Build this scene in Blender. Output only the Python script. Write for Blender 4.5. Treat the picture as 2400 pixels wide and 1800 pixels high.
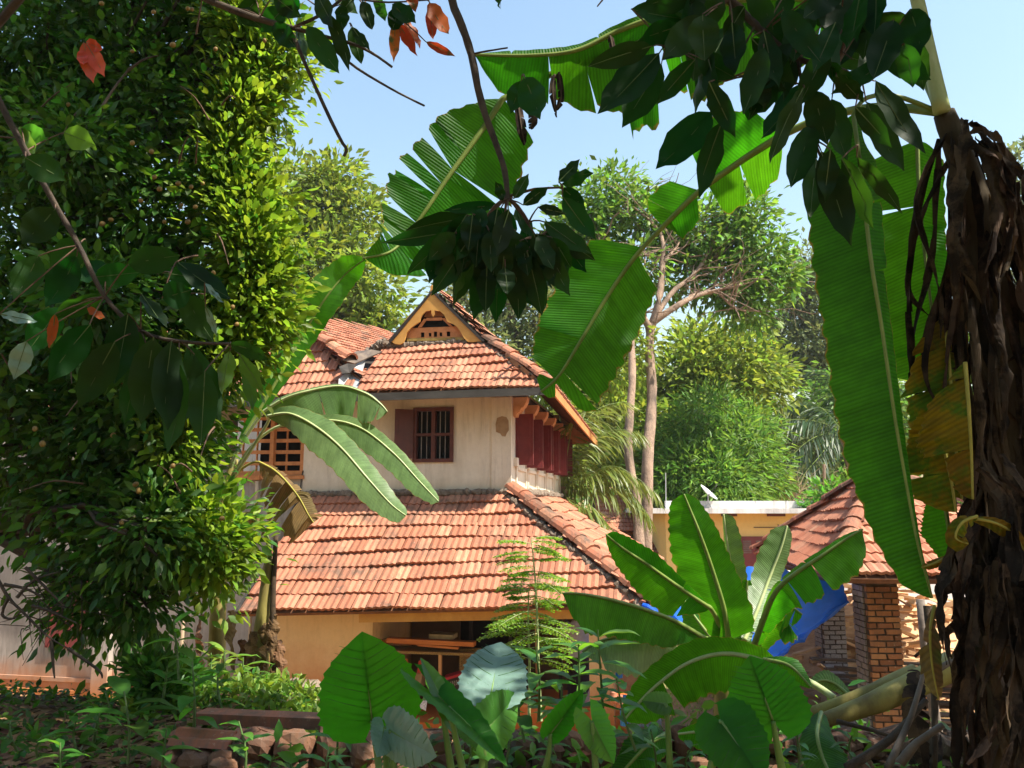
import bpy, math, random
import numpy as np
from mathutils import Vector, Matrix
random.seed(7); rng = np.random.default_rng(11)
for o in list(bpy.data.objects): bpy.data.objects.remove(o)
S = bpy.context.scene
COL = S.collection
# ---------------------------------------------------------------- camera, sky, sun, exposure
FPX = 1870.0                       # focal length in pixels of the 2400 px wide photograph
PITCH = math.atan(290/FPX)
CZ = 3.6                           # the eye is 3.6 m above the yard of the house
cam = bpy.data.cameras.new('camera'); cam.sensor_width = 36; cam.lens = FPX/2400*36
cam.clip_start = 0.05; cam.clip_end = 3000
co = bpy.data.objects.new('camera', cam); COL.objects.link(co)
co.location = (0, 0, CZ); co.rotation_euler = (math.pi/2+PITCH, 0, 0)
S.camera = co
SUN = Vector((.533, -.233, .813)).normalized()
EL = math.asin(SUN.z); AZ = math.atan2(SUN.x, SUN.y)
W = bpy.data.worlds.new('World'); S.world = W; W.use_nodes = True
nt = W.node_tree; nt.nodes.clear()
sky = nt.nodes.new('ShaderNodeTexSky'); sky.sky_type = 'NISHITA'; sky.sun_disc = False
sky.sun_elevation = EL; sky.sun_rotation = AZ
sky.air_density = 2.0; sky.dust_density = 1.6; sky.ozone_density = 2.8; sky.altitude = 0
bg = nt.nodes.new('ShaderNodeBackground'); bg.inputs[1].default_value = 0.107
wo = nt.nodes.new('ShaderNodeOutputWorld')
nt.links.new(sky.outputs[0], bg.inputs[0]); nt.links.new(bg.outputs[0], wo.inputs[0])
sl = bpy.data.lights.new('sun', 'SUN'); sl.energy = 5.0; sl.angle = math.radians(.55); sl.color = (1, .93, .80)
so = bpy.data.objects.new('sun', sl); COL.objects.link(so)
so.rotation_euler = SUN.to_track_quat('Z', 'Y').to_euler(); so.location = (20, -8, 40)
S.view_settings.view_transform = 'Standard'; S.view_settings.look = 'None'
S.view_settings.exposure = 1.2; S.view_settings.gamma = 1; S.view_settings.use_curve_mapping = False
S.render.engine = 'CYCLES'
S.cycles.max_bounces = 7; S.cycles.diffuse_bounces = 4; S.cycles.transmission_bounces = 4
S.cycles.transparent_max_bounces = 6; S.cycles.glossy_bounces = 2
S.cycles.use_denoising = True
# ---------------------------------------------------------------- from the photograph to points of the place
sP, cP = math.sin(PITCH), math.cos(PITCH)
def ray(px, py):
    u = (px-1200)/FPX; v = (900-py)/FPX
    return Vector((u, cP-v*sP, sP+v*cP))
CAM = Vector((0, 0, CZ))
def P(px, py, d):                   # the point seen at that pixel, d metres ahead
    r = ray(px, py); return CAM + r*(d/r.y)
def M(px, d): return px*d/FPX       # pixels to metres at distance d
A0 = P(1195, 1154, 14.5); HA = math.radians(11.5)
HR = Vector((math.cos(HA), -math.sin(HA), 0)); HB = Vector((math.sin(HA), math.cos(HA), 0))
HO = Vector((A0.x, A0.y, 0)); ZB = A0.z
def H(px, py, ax, val):             # house frame: where the ray meets local x, y or z = val
    d = ray(px, py); o = CAM-HO
    ol = Vector((o.dot(HR), o.dot(HB), o.z)); dl = Vector((d.dot(HR), d.dot(HB), d.z))
    return ol + dl*((val-ol[ax])/dl[ax])
def HW(x, y, z): return HO + HR*x + HB*y + Vector((0, 0, z))
# ---------------------------------------------------------------- mesh helpers
class MB:
    def __init__(s): s.v = []; s.f = []; s.uv = None
    def add(s, vs, fs):
        n = len(s.v); s.v += [tuple(v) for v in vs]; s.f += [tuple(i+n for i in f) for f in fs]; return s
    def box(s, a, b, jit=0):
        x0, y0, z0 = a; x1, y1, z1 = b
        vs = [(x, y, z) for z in (z0, z1) for y in (y0, y1) for x in (x0, x1)]
        if jit: vs = [tuple(c+random.uniform(-jit, jit) for c in v) for v in vs]
        return s.add(vs, [(0, 2, 3, 1), (4, 5, 7, 6), (0, 1, 5, 4), (2, 6, 7, 3), (0, 4, 6, 2), (1, 3, 7, 5)])
    def hexa(s, c8): return s.add(c8, [(0, 2, 3, 1), (4, 5, 7, 6), (0, 1, 5, 4), (2, 6, 7, 3), (0, 4, 6, 2), (1, 3, 7, 5)])
    def slab(s, poly, thick):       # polygon (Vectors) extruded along thick
        poly = [Vector(p) for p in poly]; t = Vector(thick); n = len(poly)
        return s.add(poly+[p+t for p in poly], [tuple(range(n))[::-1], tuple(range(n, 2*n))] + [(i, (i+1) % n, (i+1) % n+n, i+n) for i in range(n)])
    def beam(s, a, b, w, h, up=(0, 0, 1)):
        a = Vector(a); b = Vector(b); t = (b-a).normalized(); sd = t.cross(Vector(up))
        if sd.length < 1e-4: sd = t.cross(Vector((1, 0, 0)))
        sd.normalize(); u = sd.cross(t)
        sd = sd*w/2; u = u*h/2
        return s.hexa([a-sd-u, b-sd-u, a+sd-u, b+sd-u, a-sd+u, b-sd+u, a+sd+u, b+sd+u])
    def tube(s, pts, rad, n=7, cap=True, jit=0):
        pts = [Vector(p) for p in pts]; N = len(pts)
        if not hasattr(rad, '__len__'): rad = [rad]*N
        base = len(s.v); ref = Vector((.31, .2, .93))
        for i, p in enumerate(pts):
            t = (pts[min(i+1, N-1)]-pts[max(i-1, 0)]).normalized()
            a = t.cross(ref)
            if a.length < .1: a = t.cross(Vector((1, 0, 0)))
            a.normalize(); b = t.cross(a)
            for k in range(n):
                an = 2*math.pi*k/n; r = rad[i]*(1+random.uniform(-jit, jit))
                s.v.append(tuple(p+(a*math.cos(an)+b*math.sin(an))*r))
        for i in range(N-1):
            for k in range(n):
                k2 = (k+1) % n
                s.f.append((base+i*n+k, base+i*n+k2, base+(i+1)*n+k2, base+(i+1)*n+k))
        if cap:
            s.f.append(tuple(base+k for k in range(n))[::-1]); s.f.append(tuple(base+(N-1)*n+k for k in range(n)))
        return s
    def mesh(s, name, mat, smooth=False, off=None):
        me = bpy.data.meshes.new(name)
        v = s.v if off is None else [(a-off[0], b-off[1], c-off[2]) for a, b, c in s.v]
        me.from_pydata(v, [], s.f)
        for m in (mat if isinstance(mat, (list, tuple)) else [mat]): me.materials.append(m)
        if smooth: me.polygons.foreach_set('use_smooth', [True]*len(me.polygons))
        if s.uv is not None:
            ul = me.uv_layers.new(name='UVMap'); li = np.empty(len(me.loops), dtype=np.int32)
            me.loops.foreach_get('vertex_index', li)
            ul.data.foreach_set('uv', np.array(s.uv, dtype=np.float32)[li].ravel())
        me.update(); return me
def wloc(o):
    v = Vector((0, 0, 0))
    while o is not None: v = v + o.location; o = o.parent
    return v
def link(name, me, parent=None, label=None, kind=None):
    o = bpy.data.objects.new(name, me); COL.objects.link(o)
    if parent is not None: o.parent = parent
    if label: o['label'] = label
    if kind: o['kind'] = kind
    return o
def part(name, mb, mat, parent, smooth=False, label=None, kind=None, local=False):
    """a mesh object under its thing; vertices given in the world are moved to the parent's origin"""
    return link(name, mb.mesh(name, mat, smooth, None if local else wloc(parent)), parent, label, kind)
def thing(name, label, cat, loc, group=None, rotz=0, kind=None):
    o = bpy.data.objects.new(name, None); COL.objects.link(o); o.location = loc; o.rotation_euler = (0, 0, rotz)
    o.empty_display_size = .2
    tag(o, label, cat, group, kind); return o
def tag(o, label=None, cat=None, group=None, kind=None):
    if label: o['label'] = label
    if cat: o['category'] = cat
    if group: o['group'] = group
    if kind: o['kind'] = kind
    return o
def solo(name, mb, mat, label, cat, group=None, smooth=False, kind=None, loc=None):
    """a thing that is one mesh"""
    if loc is None: a = np.array(mb.v); loc = Vector(((a[:, 0].min()+a[:, 0].max())/2, (a[:, 1].min()+a[:, 1].max())/2, a[:, 2].min()))
    o = link(name, mb.mesh(name, mat, smooth, loc)); o.location = loc
    return tag(o, label, cat, group, kind)
def catmull(pts, n):
    pts = [Vector(p) for p in pts]
    if len(pts) == 2: return [pts[0].lerp(pts[1], i/(n-1)) for i in range(n)]
    out = []; K = len(pts)-1
    for i in range(n):
        t = i/(n-1)*K; k = min(int(t), K-1); u = t-k
        p0 = pts[max(k-1, 0)]; p1 = pts[k]; p2 = pts[k+1]; p3 = pts[min(k+2, K)]
        out.append(.5*((2*p1)+(p2-p0)*u+(2*p0-5*p1+4*p2-p3)*u*u+(3*p1-p0-3*p2+p3)*u**3))
    return out
def lerpk(kn, t):
    if t <= kn[0][0]: return kn[0][1]
    for (a, x), (b, y) in zip(kn, kn[1:]):
        if t <= b: return x+(y-x)*(t-a)/(b-a+1e-9)
    return kn[-1][1]
# ---------------------------------------------------------------- materials
def newmat(name):
    m = bpy.data.materials.new(name); m.use_nodes = True; m.node_tree.nodes.clear()
    T = m.node_tree; out = T.nodes.new('ShaderNodeOutputMaterial'); return m, T, out
def N(T, typ, **kw):
    n = T.nodes.new(typ)
    for k, v in kw.items():
        if isinstance(k, str) and hasattr(n, k): setattr(n, k, v)
        else: n.inputs[k].default_value = v
    return n
def noise(T, scale, detail=4, rough=.6, co='Object', stretch=None):
    tc = T.nodes.new('ShaderNodeTexCoord'); nn = T.nodes.new('ShaderNodeTexNoise')
    nn.inputs['Scale'].default_value = scale; nn.inputs['Detail'].default_value = detail; nn.inputs['Roughness'].default_value = rough
    if stretch:
        mp = T.nodes.new('ShaderNodeMapping'); mp.inputs['Scale'].default_value = stretch
        T.links.new(tc.outputs[co], mp.inputs[0]); T.links.new(mp.outputs[0], nn.inputs['Vector'])
    else: T.links.new(tc.outputs[co], nn.inputs['Vector'])
    return nn
def ramp(T, src, stops):
    r = T.nodes.new('ShaderNodeValToRGB'); T.links.new(src, r.inputs[0]); e = r.color_ramp.elements
    while len(e) < len(stops): e.new(.5)
    for k, (p, c) in enumerate(stops):
        e[k].position = p; e[k].color = (*c, 1) if not hasattr(c, 'real') else (c, c, c, 1)
    return r.outputs[0]
def mix(T, fac, a, b, mode='MIX'):
    m = T.nodes.new('ShaderNodeMix'); m.data_type = 'RGBA'; m.blend_type = mode; m.clamp_factor = True
    for sock, v in ((m.inputs[0], fac), (m.inputs[6], a), (m.inputs[7], b)):
        if isinstance(v, (int, float)): sock.default_value = v
        elif isinstance(v, tuple): sock.default_value = (*v, 1) if len(v) == 3 else v
        else: T.links.new(v, sock)
    return m.outputs[2]
def mathn(T, op, a, b=None):
    m = T.nodes.new('ShaderNodeMath'); m.operation = op
    for i, v in enumerate((a, b)):
        if v is None: continue
        if isinstance(v, (int, float)): m.inputs[i].default_value = v
        else: T.links.new(v, m.inputs[i])
    return m.outputs[0]
def bump(T, h, strength=.3, dist=.02):
    b = T.nodes.new('ShaderNodeBump'); b.inputs['Strength'].default_value = strength; b.inputs['Distance'].default_value = dist
    T.links.new(h, b.inputs['Height']); return b.outputs[0]
def rnd(T):                          # one random number per object and per loose piece
    oi = T.nodes.new('ShaderNodeObjectInfo'); ge = T.nodes.new('ShaderNodeNewGeometry')
    return mathn(T, 'FRACT', mathn(T, 'ADD', oi.outputs['Random'], ge.outputs['Random Per Island']))
def princ(T, out, col, rough=.8, spec=.3, nrm=None, metal=0):
    p = T.nodes.new('ShaderNodeBsdfPrincipled')
    if isinstance(col, tuple): p.inputs['Base Color'].default_value = (*col, 1)
    else: T.links.new(col, p.inputs['Base Color'])
    if isinstance(rough, (int, float)): p.inputs['Roughness'].default_value = rough
    else: T.links.new(rough, p.inputs['Roughness'])
    p.inputs['Specular IOR Level'].default_value = spec; p.inputs['Metallic'].default_value = metal
    if nrm is not None: T.links.new(nrm, p.inputs['Normal'])
    if out is not None: T.links.new(p.outputs[0], out.inputs[0])
    return p
def solid(name, c1, c2=None, scale=6, rough=.8, spec=.25, bs=.25, stretch=None, per=0, co='Object', dist=.01):
    m, T, out = newmat(name); n = noise(T, scale, 6, .65, co, stretch)
    c2 = c2 or tuple(x*.6 for x in c1)
    c = ramp(T, n.outputs[0], [(.3, c2), (.62, c1)])
    if per:
        hs = N(T, 'ShaderNodeHueSaturation'); T.links.new(c, hs.inputs['Color'])
        T.links.new(mathn(T, 'ADD', mathn(T, 'MULTIPLY', rnd(T), per*2), 1-per), hs.inputs['Value']); c = hs.outputs[0]
    n2 = noise(T, scale*9, 4, .7, co, stretch)
    princ(T, out, c, rough, spec, bump(T, n2.outputs[0], bs, dist)); return m
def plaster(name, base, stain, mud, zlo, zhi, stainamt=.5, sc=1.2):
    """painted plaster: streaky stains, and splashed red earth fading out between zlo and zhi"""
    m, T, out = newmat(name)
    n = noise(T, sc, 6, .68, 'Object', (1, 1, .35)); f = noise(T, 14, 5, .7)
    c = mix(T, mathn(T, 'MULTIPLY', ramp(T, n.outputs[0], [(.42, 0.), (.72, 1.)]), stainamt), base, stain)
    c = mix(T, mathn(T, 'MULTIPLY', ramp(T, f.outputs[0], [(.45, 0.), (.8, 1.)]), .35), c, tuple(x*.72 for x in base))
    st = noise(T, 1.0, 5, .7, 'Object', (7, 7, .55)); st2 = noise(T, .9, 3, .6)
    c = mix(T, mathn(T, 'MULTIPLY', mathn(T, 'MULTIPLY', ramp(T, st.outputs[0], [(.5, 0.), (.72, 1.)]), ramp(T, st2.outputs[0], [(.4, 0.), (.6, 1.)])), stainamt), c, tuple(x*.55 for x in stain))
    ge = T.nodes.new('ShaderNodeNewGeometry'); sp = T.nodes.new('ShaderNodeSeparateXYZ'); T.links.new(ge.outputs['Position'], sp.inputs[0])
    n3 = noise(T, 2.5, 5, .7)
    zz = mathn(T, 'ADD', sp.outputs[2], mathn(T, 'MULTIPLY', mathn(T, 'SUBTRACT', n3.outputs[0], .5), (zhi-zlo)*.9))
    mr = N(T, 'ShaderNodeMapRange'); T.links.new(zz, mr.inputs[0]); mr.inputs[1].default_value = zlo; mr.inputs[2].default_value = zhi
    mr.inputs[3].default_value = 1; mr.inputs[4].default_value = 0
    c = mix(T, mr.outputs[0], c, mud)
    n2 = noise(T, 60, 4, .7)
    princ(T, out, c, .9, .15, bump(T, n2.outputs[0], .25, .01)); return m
def leafmat(name, c, tr, rough=.42, fac=.4, var=.35, vein=0, spot=None, spec=.45, hue=.02, under=None, nsc=3.0):
    """a leaf: reflecting top, light coming through it, small differences from leaf to leaf"""
    m, T, out = newmat(name); r = rnd(T); n = noise(T, nsc, 4, .6)
    def vary(col):
        hs = N(T, 'ShaderNodeHueSaturation')
        if isinstance(col, tuple): hs.inputs['Color'].default_value = (*col, 1)
        else: T.links.new(col, hs.inputs['Color'])
        T.links.new(mathn(T, 'ADD', mathn(T, 'MULTIPLY', r, var*2), 1-var), hs.inputs['Value'])
        r2 = mathn(T, 'FRACT', mathn(T, 'MULTIPLY', r, 7.31))
        T.links.new(mathn(T, 'ADD', mathn(T, 'MULTIPLY', r2, hue*2), .5-hue), hs.inputs['Hue'])
        return hs.outputs[0]
    base = mix(T, ramp(T, n.outputs[0], [(.35, 0.), (.7, 1.)]), c, tuple(x*.72 for x in c))
    trc = mix(T, ramp(T, n.outputs[0], [(.35, 0.), (.7, 1.)]), tr, tuple(x*.7 for x in tr))
    if under is not None:
        ge = T.nodes.new('ShaderNodeNewGeometry'); base = mix(T, ge.outputs['Backfacing'], base, under)
    if spot is not None:
        n4 = noise(T, spot[1], 5, .7); k = ramp(T, n4.outputs[0], [(spot[2], 0.), (spot[2]+.1, 1.)])
        base = mix(T, k, base, spot[0]); trc = mix(T, k, trc, tuple(x*.9 for x in spot[0]))
    nrm = None
    if vein:
        uv = T.nodes.new('ShaderNodeUVMap'); sp = T.nodes.new('ShaderNodeSeparateXYZ'); T.links.new(uv.outputs[0], sp.inputs[0])
        wv = mathn(T, 'SINE', mathn(T, 'MULTIPLY', sp.outputs[1], vein))
        wn = noise(T, 40, 2, .5, 'UV', (.02, 1, 1))
        wb = noise(T, 9, 4, .7, 'UV', (.35, 1, 1))
        w2 = mathn(T, 'ADD', mathn(T, 'MULTIPLY', wv, wb.outputs[0]), mathn(T, 'MULTIPLY', wn.outputs[0], 2.4))
        k = ramp(T, mathn(T, 'MULTIPLY', w2, .5), [(.25, 0.), (.85, 1.)])
        base = mix(T, k, tuple_mul(T, base, .68), base); trc = mix(T, k, tuple_mul(T, trc, .66), trc)
        kb = ramp(T, wb.outputs[0], [(.4, 0.), (.62, 1.)]); base = mix(T, kb, tuple_mul(T, base, .78), base); trc = mix(T, kb, tuple_mul(T, trc, .74), trc)
        ed = mathn(T, 'ABSOLUTE', mathn(T, 'SUBTRACT', sp.outputs[0], .5)); en = noise(T, 22, 5, .75)
        ke = ramp(T, mathn(T, 'ADD', mathn(T, 'MULTIPLY', ed, 2.0), mathn(T, 'MULTIPLY', mathn(T, 'SUBTRACT', en.outputs[0], .5), .22)), [(.97, 0.), (1.02, 1.)])
        base = mix(T, ke, base, (.22, .15, .03)); trc = mix(T, ke, trc, (.4, .28, .04))
        nrm = bump(T, w2, .35, .006)
    else:
        n2 = noise(T, nsc*12, 3, .6); nrm = bump(T, n2.outputs[0], .2, .004)
    base = vary(base); trc = vary(trc)
    p = princ(T, None, base, rough, spec, nrm)
    t = N(T, 'ShaderNodeBsdfTranslucent'); T.links.new(trc, t.inputs[0])
    mx = N(T, 'ShaderNodeMixShader'); mx.inputs[0].default_value = fac
    T.links.new(p.outputs[0], mx.inputs[1]); T.links.new(t.outputs[0], mx.inputs[2]); T.links.new(mx.outputs[0], out.inputs[0])
    return m
def tuple_mul(T, c, k):
    return mix(T, 1.0, c, (k, k, k), 'MULTIPLY')
# ---------------------------------------------------------------- shared materials
def terracotta(name, dark=.35, tones=None):
    m, T, out = newmat(name); r = rnd(T)
    tones = tones or [(0, (.33, .115, .065)), (.3, (.39, .145, .083)), (.6, (.43, .17, .10)), (.9, (.465, .20, .122)), (1, (.50, .245, .145))]
    c = ramp(T, r, tones)
    ge = T.nodes.new('ShaderNodeNewGeometry')
    def pn(sc, det=5, rough=.7):
        n = T.nodes.new('ShaderNodeTexNoise'); n.inputs['Scale'].default_value = sc; n.inputs['Detail'].default_value = det; n.inputs['Roughness'].default_value = rough
        T.links.new(ge.outputs['Position'], n.inputs['Vector']); return n.outputs[0]
    c = mix(T, mathn(T, 'MULTIPLY', ramp(T, pn(1.3), [(.5, 0.), (.68, 1.)]), dark+.3), c, (.10, .075, .055))
    mp = T.nodes.new('ShaderNodeMapping'); mp.inputs['Scale'].default_value = (26, 4, 4); T.links.new(ge.outputs['Position'], mp.inputs[0])
    ns = T.nodes.new('ShaderNodeTexNoise'); ns.inputs['Scale'].default_value = 1; ns.inputs['Detail'].default_value = 5; ns.inputs['Roughness'].default_value = .7; T.links.new(mp.outputs[0], ns.inputs['Vector'])
    c = mix(T, mathn(T, 'MULTIPLY', ramp(T, ns.outputs[0], [(.46, 0.), (.7, 1.)]), dark*1.1), c, (.14, .09, .065))
    c = mix(T, mathn(T, 'MULTIPLY', ramp(T, pn(26), [(.6, 0.), (.72, 1.)]), .5), c, (.56, .45, .33))
    princ(T, out, c, .88, .2, bump(T, pn(70, 3), .35, .008)); return m
M_TILE = terracotta('terracotta', .5)
M_TILE2 = terracotta('terracotta_clean', .12)
M_TILED = terracotta('terracotta_weathered', .75, [(0, (.24, .09, .05)), (.5, (.36, .13, .075)), (1, (.42, .19, .11))])
M_WHITE = plaster('white_plaster', (.78, .70, .58), (.46, .38, .28), (.50, .38, .26), 3.75, 4.15, .6, 1.7)
M_WHITEL = plaster('stained_shaded_plaster', (.42, .38, .34), (.12, .105, .09), (.46, .17, .05), .0, .75, .85, 1.0)  # real stains and mud; the wing wall's shade darkens the base too
M_OCHRE = plaster('ochre_plaster', (.80, .57, .31), (.58, .38, .19), (.46, .125, .03), .45, 1.45, .5)
M_YELLOW = plaster('yellow_plaster', (.80, .56, .22), (.62, .42, .18), (.7, .48, .2), -3, -2, .3)
M_MORTAR = solid('lime_mortar', (.27, .21, .16), (.12, .095, .075), 7, .95, bs=.9, dist=.03)
M_OPAINT = solid('orange_ochre_paint', (.62, .33, .085), (.50, .24, .06), 5, .6, bs=.1)
M_OPAINT2 = solid('orange_wood_paint', (.56, .23, .085), (.40, .15, .05), 8, .6, bs=.15)
M_BRACKET = solid('orange_pink_paint', (.80, .45, .25), (.68, .33, .16), 6, .7, bs=.15)
M_MAROON = solid('maroon_paint', (.20, .035, .035), (.13, .022, .025), 5, .45, .4, bs=.12)
M_MAROON2 = solid('brown_window_paint', (.13, .040, .030), (.08, .025, .02), 6, .5, .4, bs=.15)
M_DARK = solid('dark_timber', (.050, .042, .036), (.022, .02, .018), 7, .7, bs=.3)
M_FASCIA = solid('weathered_fascia_board', (.085, .078, .068), (.045, .04, .035), 5, .7, bs=.3, stretch=(.3, 1, 1))
M_WOODO = solid('sawn_orange_timber', (.52, .19, .06), (.38, .12, .04), 9, .7, bs=.3, stretch=(.15, 1, 1), per=.15)
M_SOFFIT = solid('soffit_timber', (.20, .085, .04), (.10, .045, .025), 9, .8, bs=.3)
M_METAL = solid('grey_sheet_metal', (.42, .42, .42), (.30, .30, .31), 4, .45, .5, bs=.1)
M_CLOTH = solid('white_cotton', (.62, .62, .68), (.5, .5, .56), 9, .9, bs=.2)
M_ROOMDARK = solid('unlit_room_panel', (.02, .018, .016), (.012, .011, .01), 3, .9)  # near-black panels; the darkness of unlit rooms is put into the colour
# ---------------------------------------------------------------- Mangalore tiles
TW, TL, TG = .236, .375, .305
def tile_mesh(seed):
    r = random.Random(seed); mb = MB(); n = 8
    prof = [(TW*(i/n)-TW/2+(-.003 if i == n else .003 if i == 0 else 0), .021*(.5-.5*math.cos(4*math.pi*i/n))) for i in range(n+1)]
    ys = (0, TL); vs = []
    for y in ys:
        for x, z in prof: vs.append((x+r.uniform(-.001, .001), y, z))
    for x, z in prof: vs.append((x, .006, z-.044))
    k = n+1
    fs = [(i, i+1, k+i+1, k+i) for i in range(n)] + [(2*k+i, 2*k+i+1, i+1, i) for i in range(n)]
    mb.add(vs, fs); return mb
def ridge_mb(L=.42, R=.125, n=6):
    mb = MB(); vs = []
    for y, rr in ((0, R*1.06), (.07, R*1.04), (.075, R), (L, R*.93)):
        for i in range(n+1):
            a = math.pi*(.04+.92*i/n); vs.append((rr*math.cos(a)*1.05, y, rr*math.sin(a)*.85))
    for i in range(n+1):
        a = math.pi*(.04+.92*i/n); vs.append((.8*R*math.cos(a), .003, .8*R*math.sin(a)*.8))
    k = n+1
    fs = [(j*k+i+1, j*k+i, (j+1)*k+i, (j+1)*k+i+1) for j in range(3) for i in range(n)] + [(i, i+1, 4*k+i+1, 4*k+i) for i in range(n)]
    return mb.add(vs, fs)
TILES = [tile_mesh(k) for k in range(3)]
def tile_mats(O, Uv, Vv, poly, r, u0=0.0, sc=1.0):
    """matrices of tiles laid in courses on the plane O + u*U + v*V inside the polygon (u, v)"""
    Uv = Vector(Uv).normalized(); Nn = Uv.cross(Vector(Vv)).normalized(); Vv = Nn.cross(Uv).normalized(); out = []
    us = [p[0] for p in poly]; vs = [p[1] for p in poly]
    def inside(u, v):
        c = False; n = len(poly)
        for i in range(n):
            (x1, y1), (x2, y2) = poly[i], poly[(i+1) % n]
            if (y1 > v) != (y2 > v) and u < (x2-x1)*(v-y1)/(y2-y1)+x1: c = not c
        return c
    g, w = TG*sc, TW*sc
    tilt = Matrix.Rotation(-math.atan2(.034, TG), 3, 'X')
    B = Matrix((Uv, Vv, Nn)).transposed()
    for i in range(int((max(vs)-min(vs))/g)+1):
        v = min(vs)+i*g; drift = r.uniform(-.02, .02)+(w/2 if i % 2 else 0)*0
        for j in range(int((max(us)-min(us))/w)+2):
            u = min(us)+u0+(j+.5)*w+drift
            if not inside(u, v+g*.5): continue
            M3 = B @ Matrix.Rotation(r.gauss(0, .012), 3, 'Z') @ Matrix.Rotation(r.gauss(0, .012), 3, 'Y') @ tilt
            p = Vector(O)+Uv*u+Vv*(v+r.gauss(0, .006))+Nn*(.045+r.gauss(0, .004))
            out.append(Matrix.Translation(p) @ (M3.to_4x4() @ Matrix.Scale(sc, 4)))
    return out
def tile_quad(BL, BR, TR, TL, r, rows=None, sc=1.0, over=.06):
    """courses of tiles on a roof face given by its four corners (the face may be slightly twisted)"""
    out = []; rows = rows or round((TL-BL).length/(TG*sc)); w = TW*sc
    tilt = Matrix.Rotation(-math.atan2(.034, TG), 3, 'X')
    for i in range(rows):
        v0 = i/rows; vm = (i+.5)/rows
        L0, R0 = BL.lerp(TL, v0), BR.lerp(TR, v0); L1, R1 = BL.lerp(TL, vm), BR.lerp(TR, vm)
        Ln = (R0-L0).length; x0 = r.uniform(-.03, .03); n = int(Ln/w)+1; Uv = (R0-L0).normalized()
        lo = max(0, (L1-L0).dot(Uv)*.6); hi = (R1-L0).dot(Uv)+over
        for j in range(n):
            u = x0+(j+.5)*w
            if u < lo or u > hi: continue
            a = L0+Uv*u; t = u/Ln
            Vv = ((TL-BL)*(1-t)+(TR-BR)*t); Vv = Vv-Uv*Vv.dot(Uv); Vv.normalize(); Nn = Uv.cross(Vv)
            sag = .018*math.sin(u*1.3+i)+.012*math.sin(u*2.9+i*2.1)
            B = Matrix((Uv, Vv, Nn)).transposed() @ Matrix.Rotation(r.gauss(0, .014), 3, 'Z') @ Matrix.Rotation(r.gauss(0, .014), 3, 'Y') @ tilt
            p = a+Nn*(.05+sag*.6+r.gauss(0, .004))+Vv*(sag+r.gauss(0, .006))
            out.append(Matrix.Translation(p) @ (B.to_4x4() @ Matrix.Scale(sc, 4)))
    return out
def lay_single(mats, parent, mat, name='tile', meshes=None):
    meshes = meshes or [t.mesh('tile', mat) for t in TILES]
    for i, m in enumerate(mats):
        o = bpy.data.objects.new(name, meshes[i % len(meshes)]); o.matrix_local = m; o.parent = parent; COL.objects.link(o)
def lay_joined(mats, mb, base=None):
    src = base or TILES
    for i, m in enumerate(mats):
        t = src[i % len(src)]; mb.add([m @ Vector(v) for v in t.v], t.f)
    return mb
RIDGE = None
def ridge_line(a, b, parent, mat, up=(0, 0, 1), L=.42, R=.125, r=random, me=None, lift=.03):
    a = Vector(a); b = Vector(b); t = (b-a).normalized(); n = max(1, round((b-a).length/(L-.05)))
    x = t.cross(Vector(up)).normalized(); z = x.cross(t)
    me = me or ridge_mb(L, R).mesh('ridge_tile', mat)
    for i in range(n):
        o = bpy.data.objects.new('ridge_tile', me); p = a.lerp(b, i/n)+z*(lift+r.uniform(-.008, .008))
        B = Matrix((x, t, z)).transposed() @ Matrix.Rotation(r.gauss(0, .04), 3, 'Z') @ Matrix.Rotation(-.05+r.gauss(0, .02), 3, 'X')
        o.matrix_local = Matrix.Translation(p) @ B.to_4x4(); o.parent = parent; COL.objects.link(o)
def deck(poly, n, th):               # boarding under the tiles
    n = Vector(n).normalized(); return [Vector(p)-n*th for p in poly], n*(th-.02)
# ---------------------------------------------------------------- the house (local frame: x along the facade, y away, z up; origin below the upper corner)
house = thing('house', 'white two-storey house with terracotta tiled roofs and a small ochre gable', 'house', HO, rotz=-HA)
def hp(name, mb, mat, par=None, **k):
    return part(name, mb, mat, par or house, local=True, **k)
rr = random.Random(3)
WX0, WX1, WZ0, WZ1 = -1.84, -1.06, 4.43, 5.45                          # window opening of the upper room
mb = MB(); T_ = .25
mb.box((-4.03, 0, 3.4), (WX0, T_, 5.95)); mb.box((WX1, 0, 3.4), (0, T_, 5.95)); mb.box((WX0, 0, 3.4), (WX1, T_, WZ0)); mb.box((WX0, 0, WZ1), (WX1, T_, 5.95))
hp('upper_wall', mb, M_WHITE)
hp('corner_pilaster', MB().box((-.335, -.028, 3.80), (.03, -.001, 5.60)), M_WHITE)
pp = [H(550+x/2.458, 640+y/2.458, 1, -.03) for x, y in ((1512, 835), (1540, 824), (1566, 830), (1578, 850), (1580, 905), (1568, 922), (1560, 942), (1540, 940), (1530, 925), (1506, 915), (1503, 870))]
hp('bare_plaster_patch', MB().slab(pp, (0, -.004, 0)), solid('bare_plaster', (.40, .27, .16), (.30, .19, .11), 12, .95, bs=.5))
mb = MB().box((-4.03, .25, 3.4), (-3.9, 6.5, 6.2)); mb.box((-4, 6.3, 3.2), (0, 6.5, 6)); mb.box((-4, .3, 3.3), (0, 6.4, 3.45))
hp('inner_wall', mb, M_OCHRE)
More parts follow.
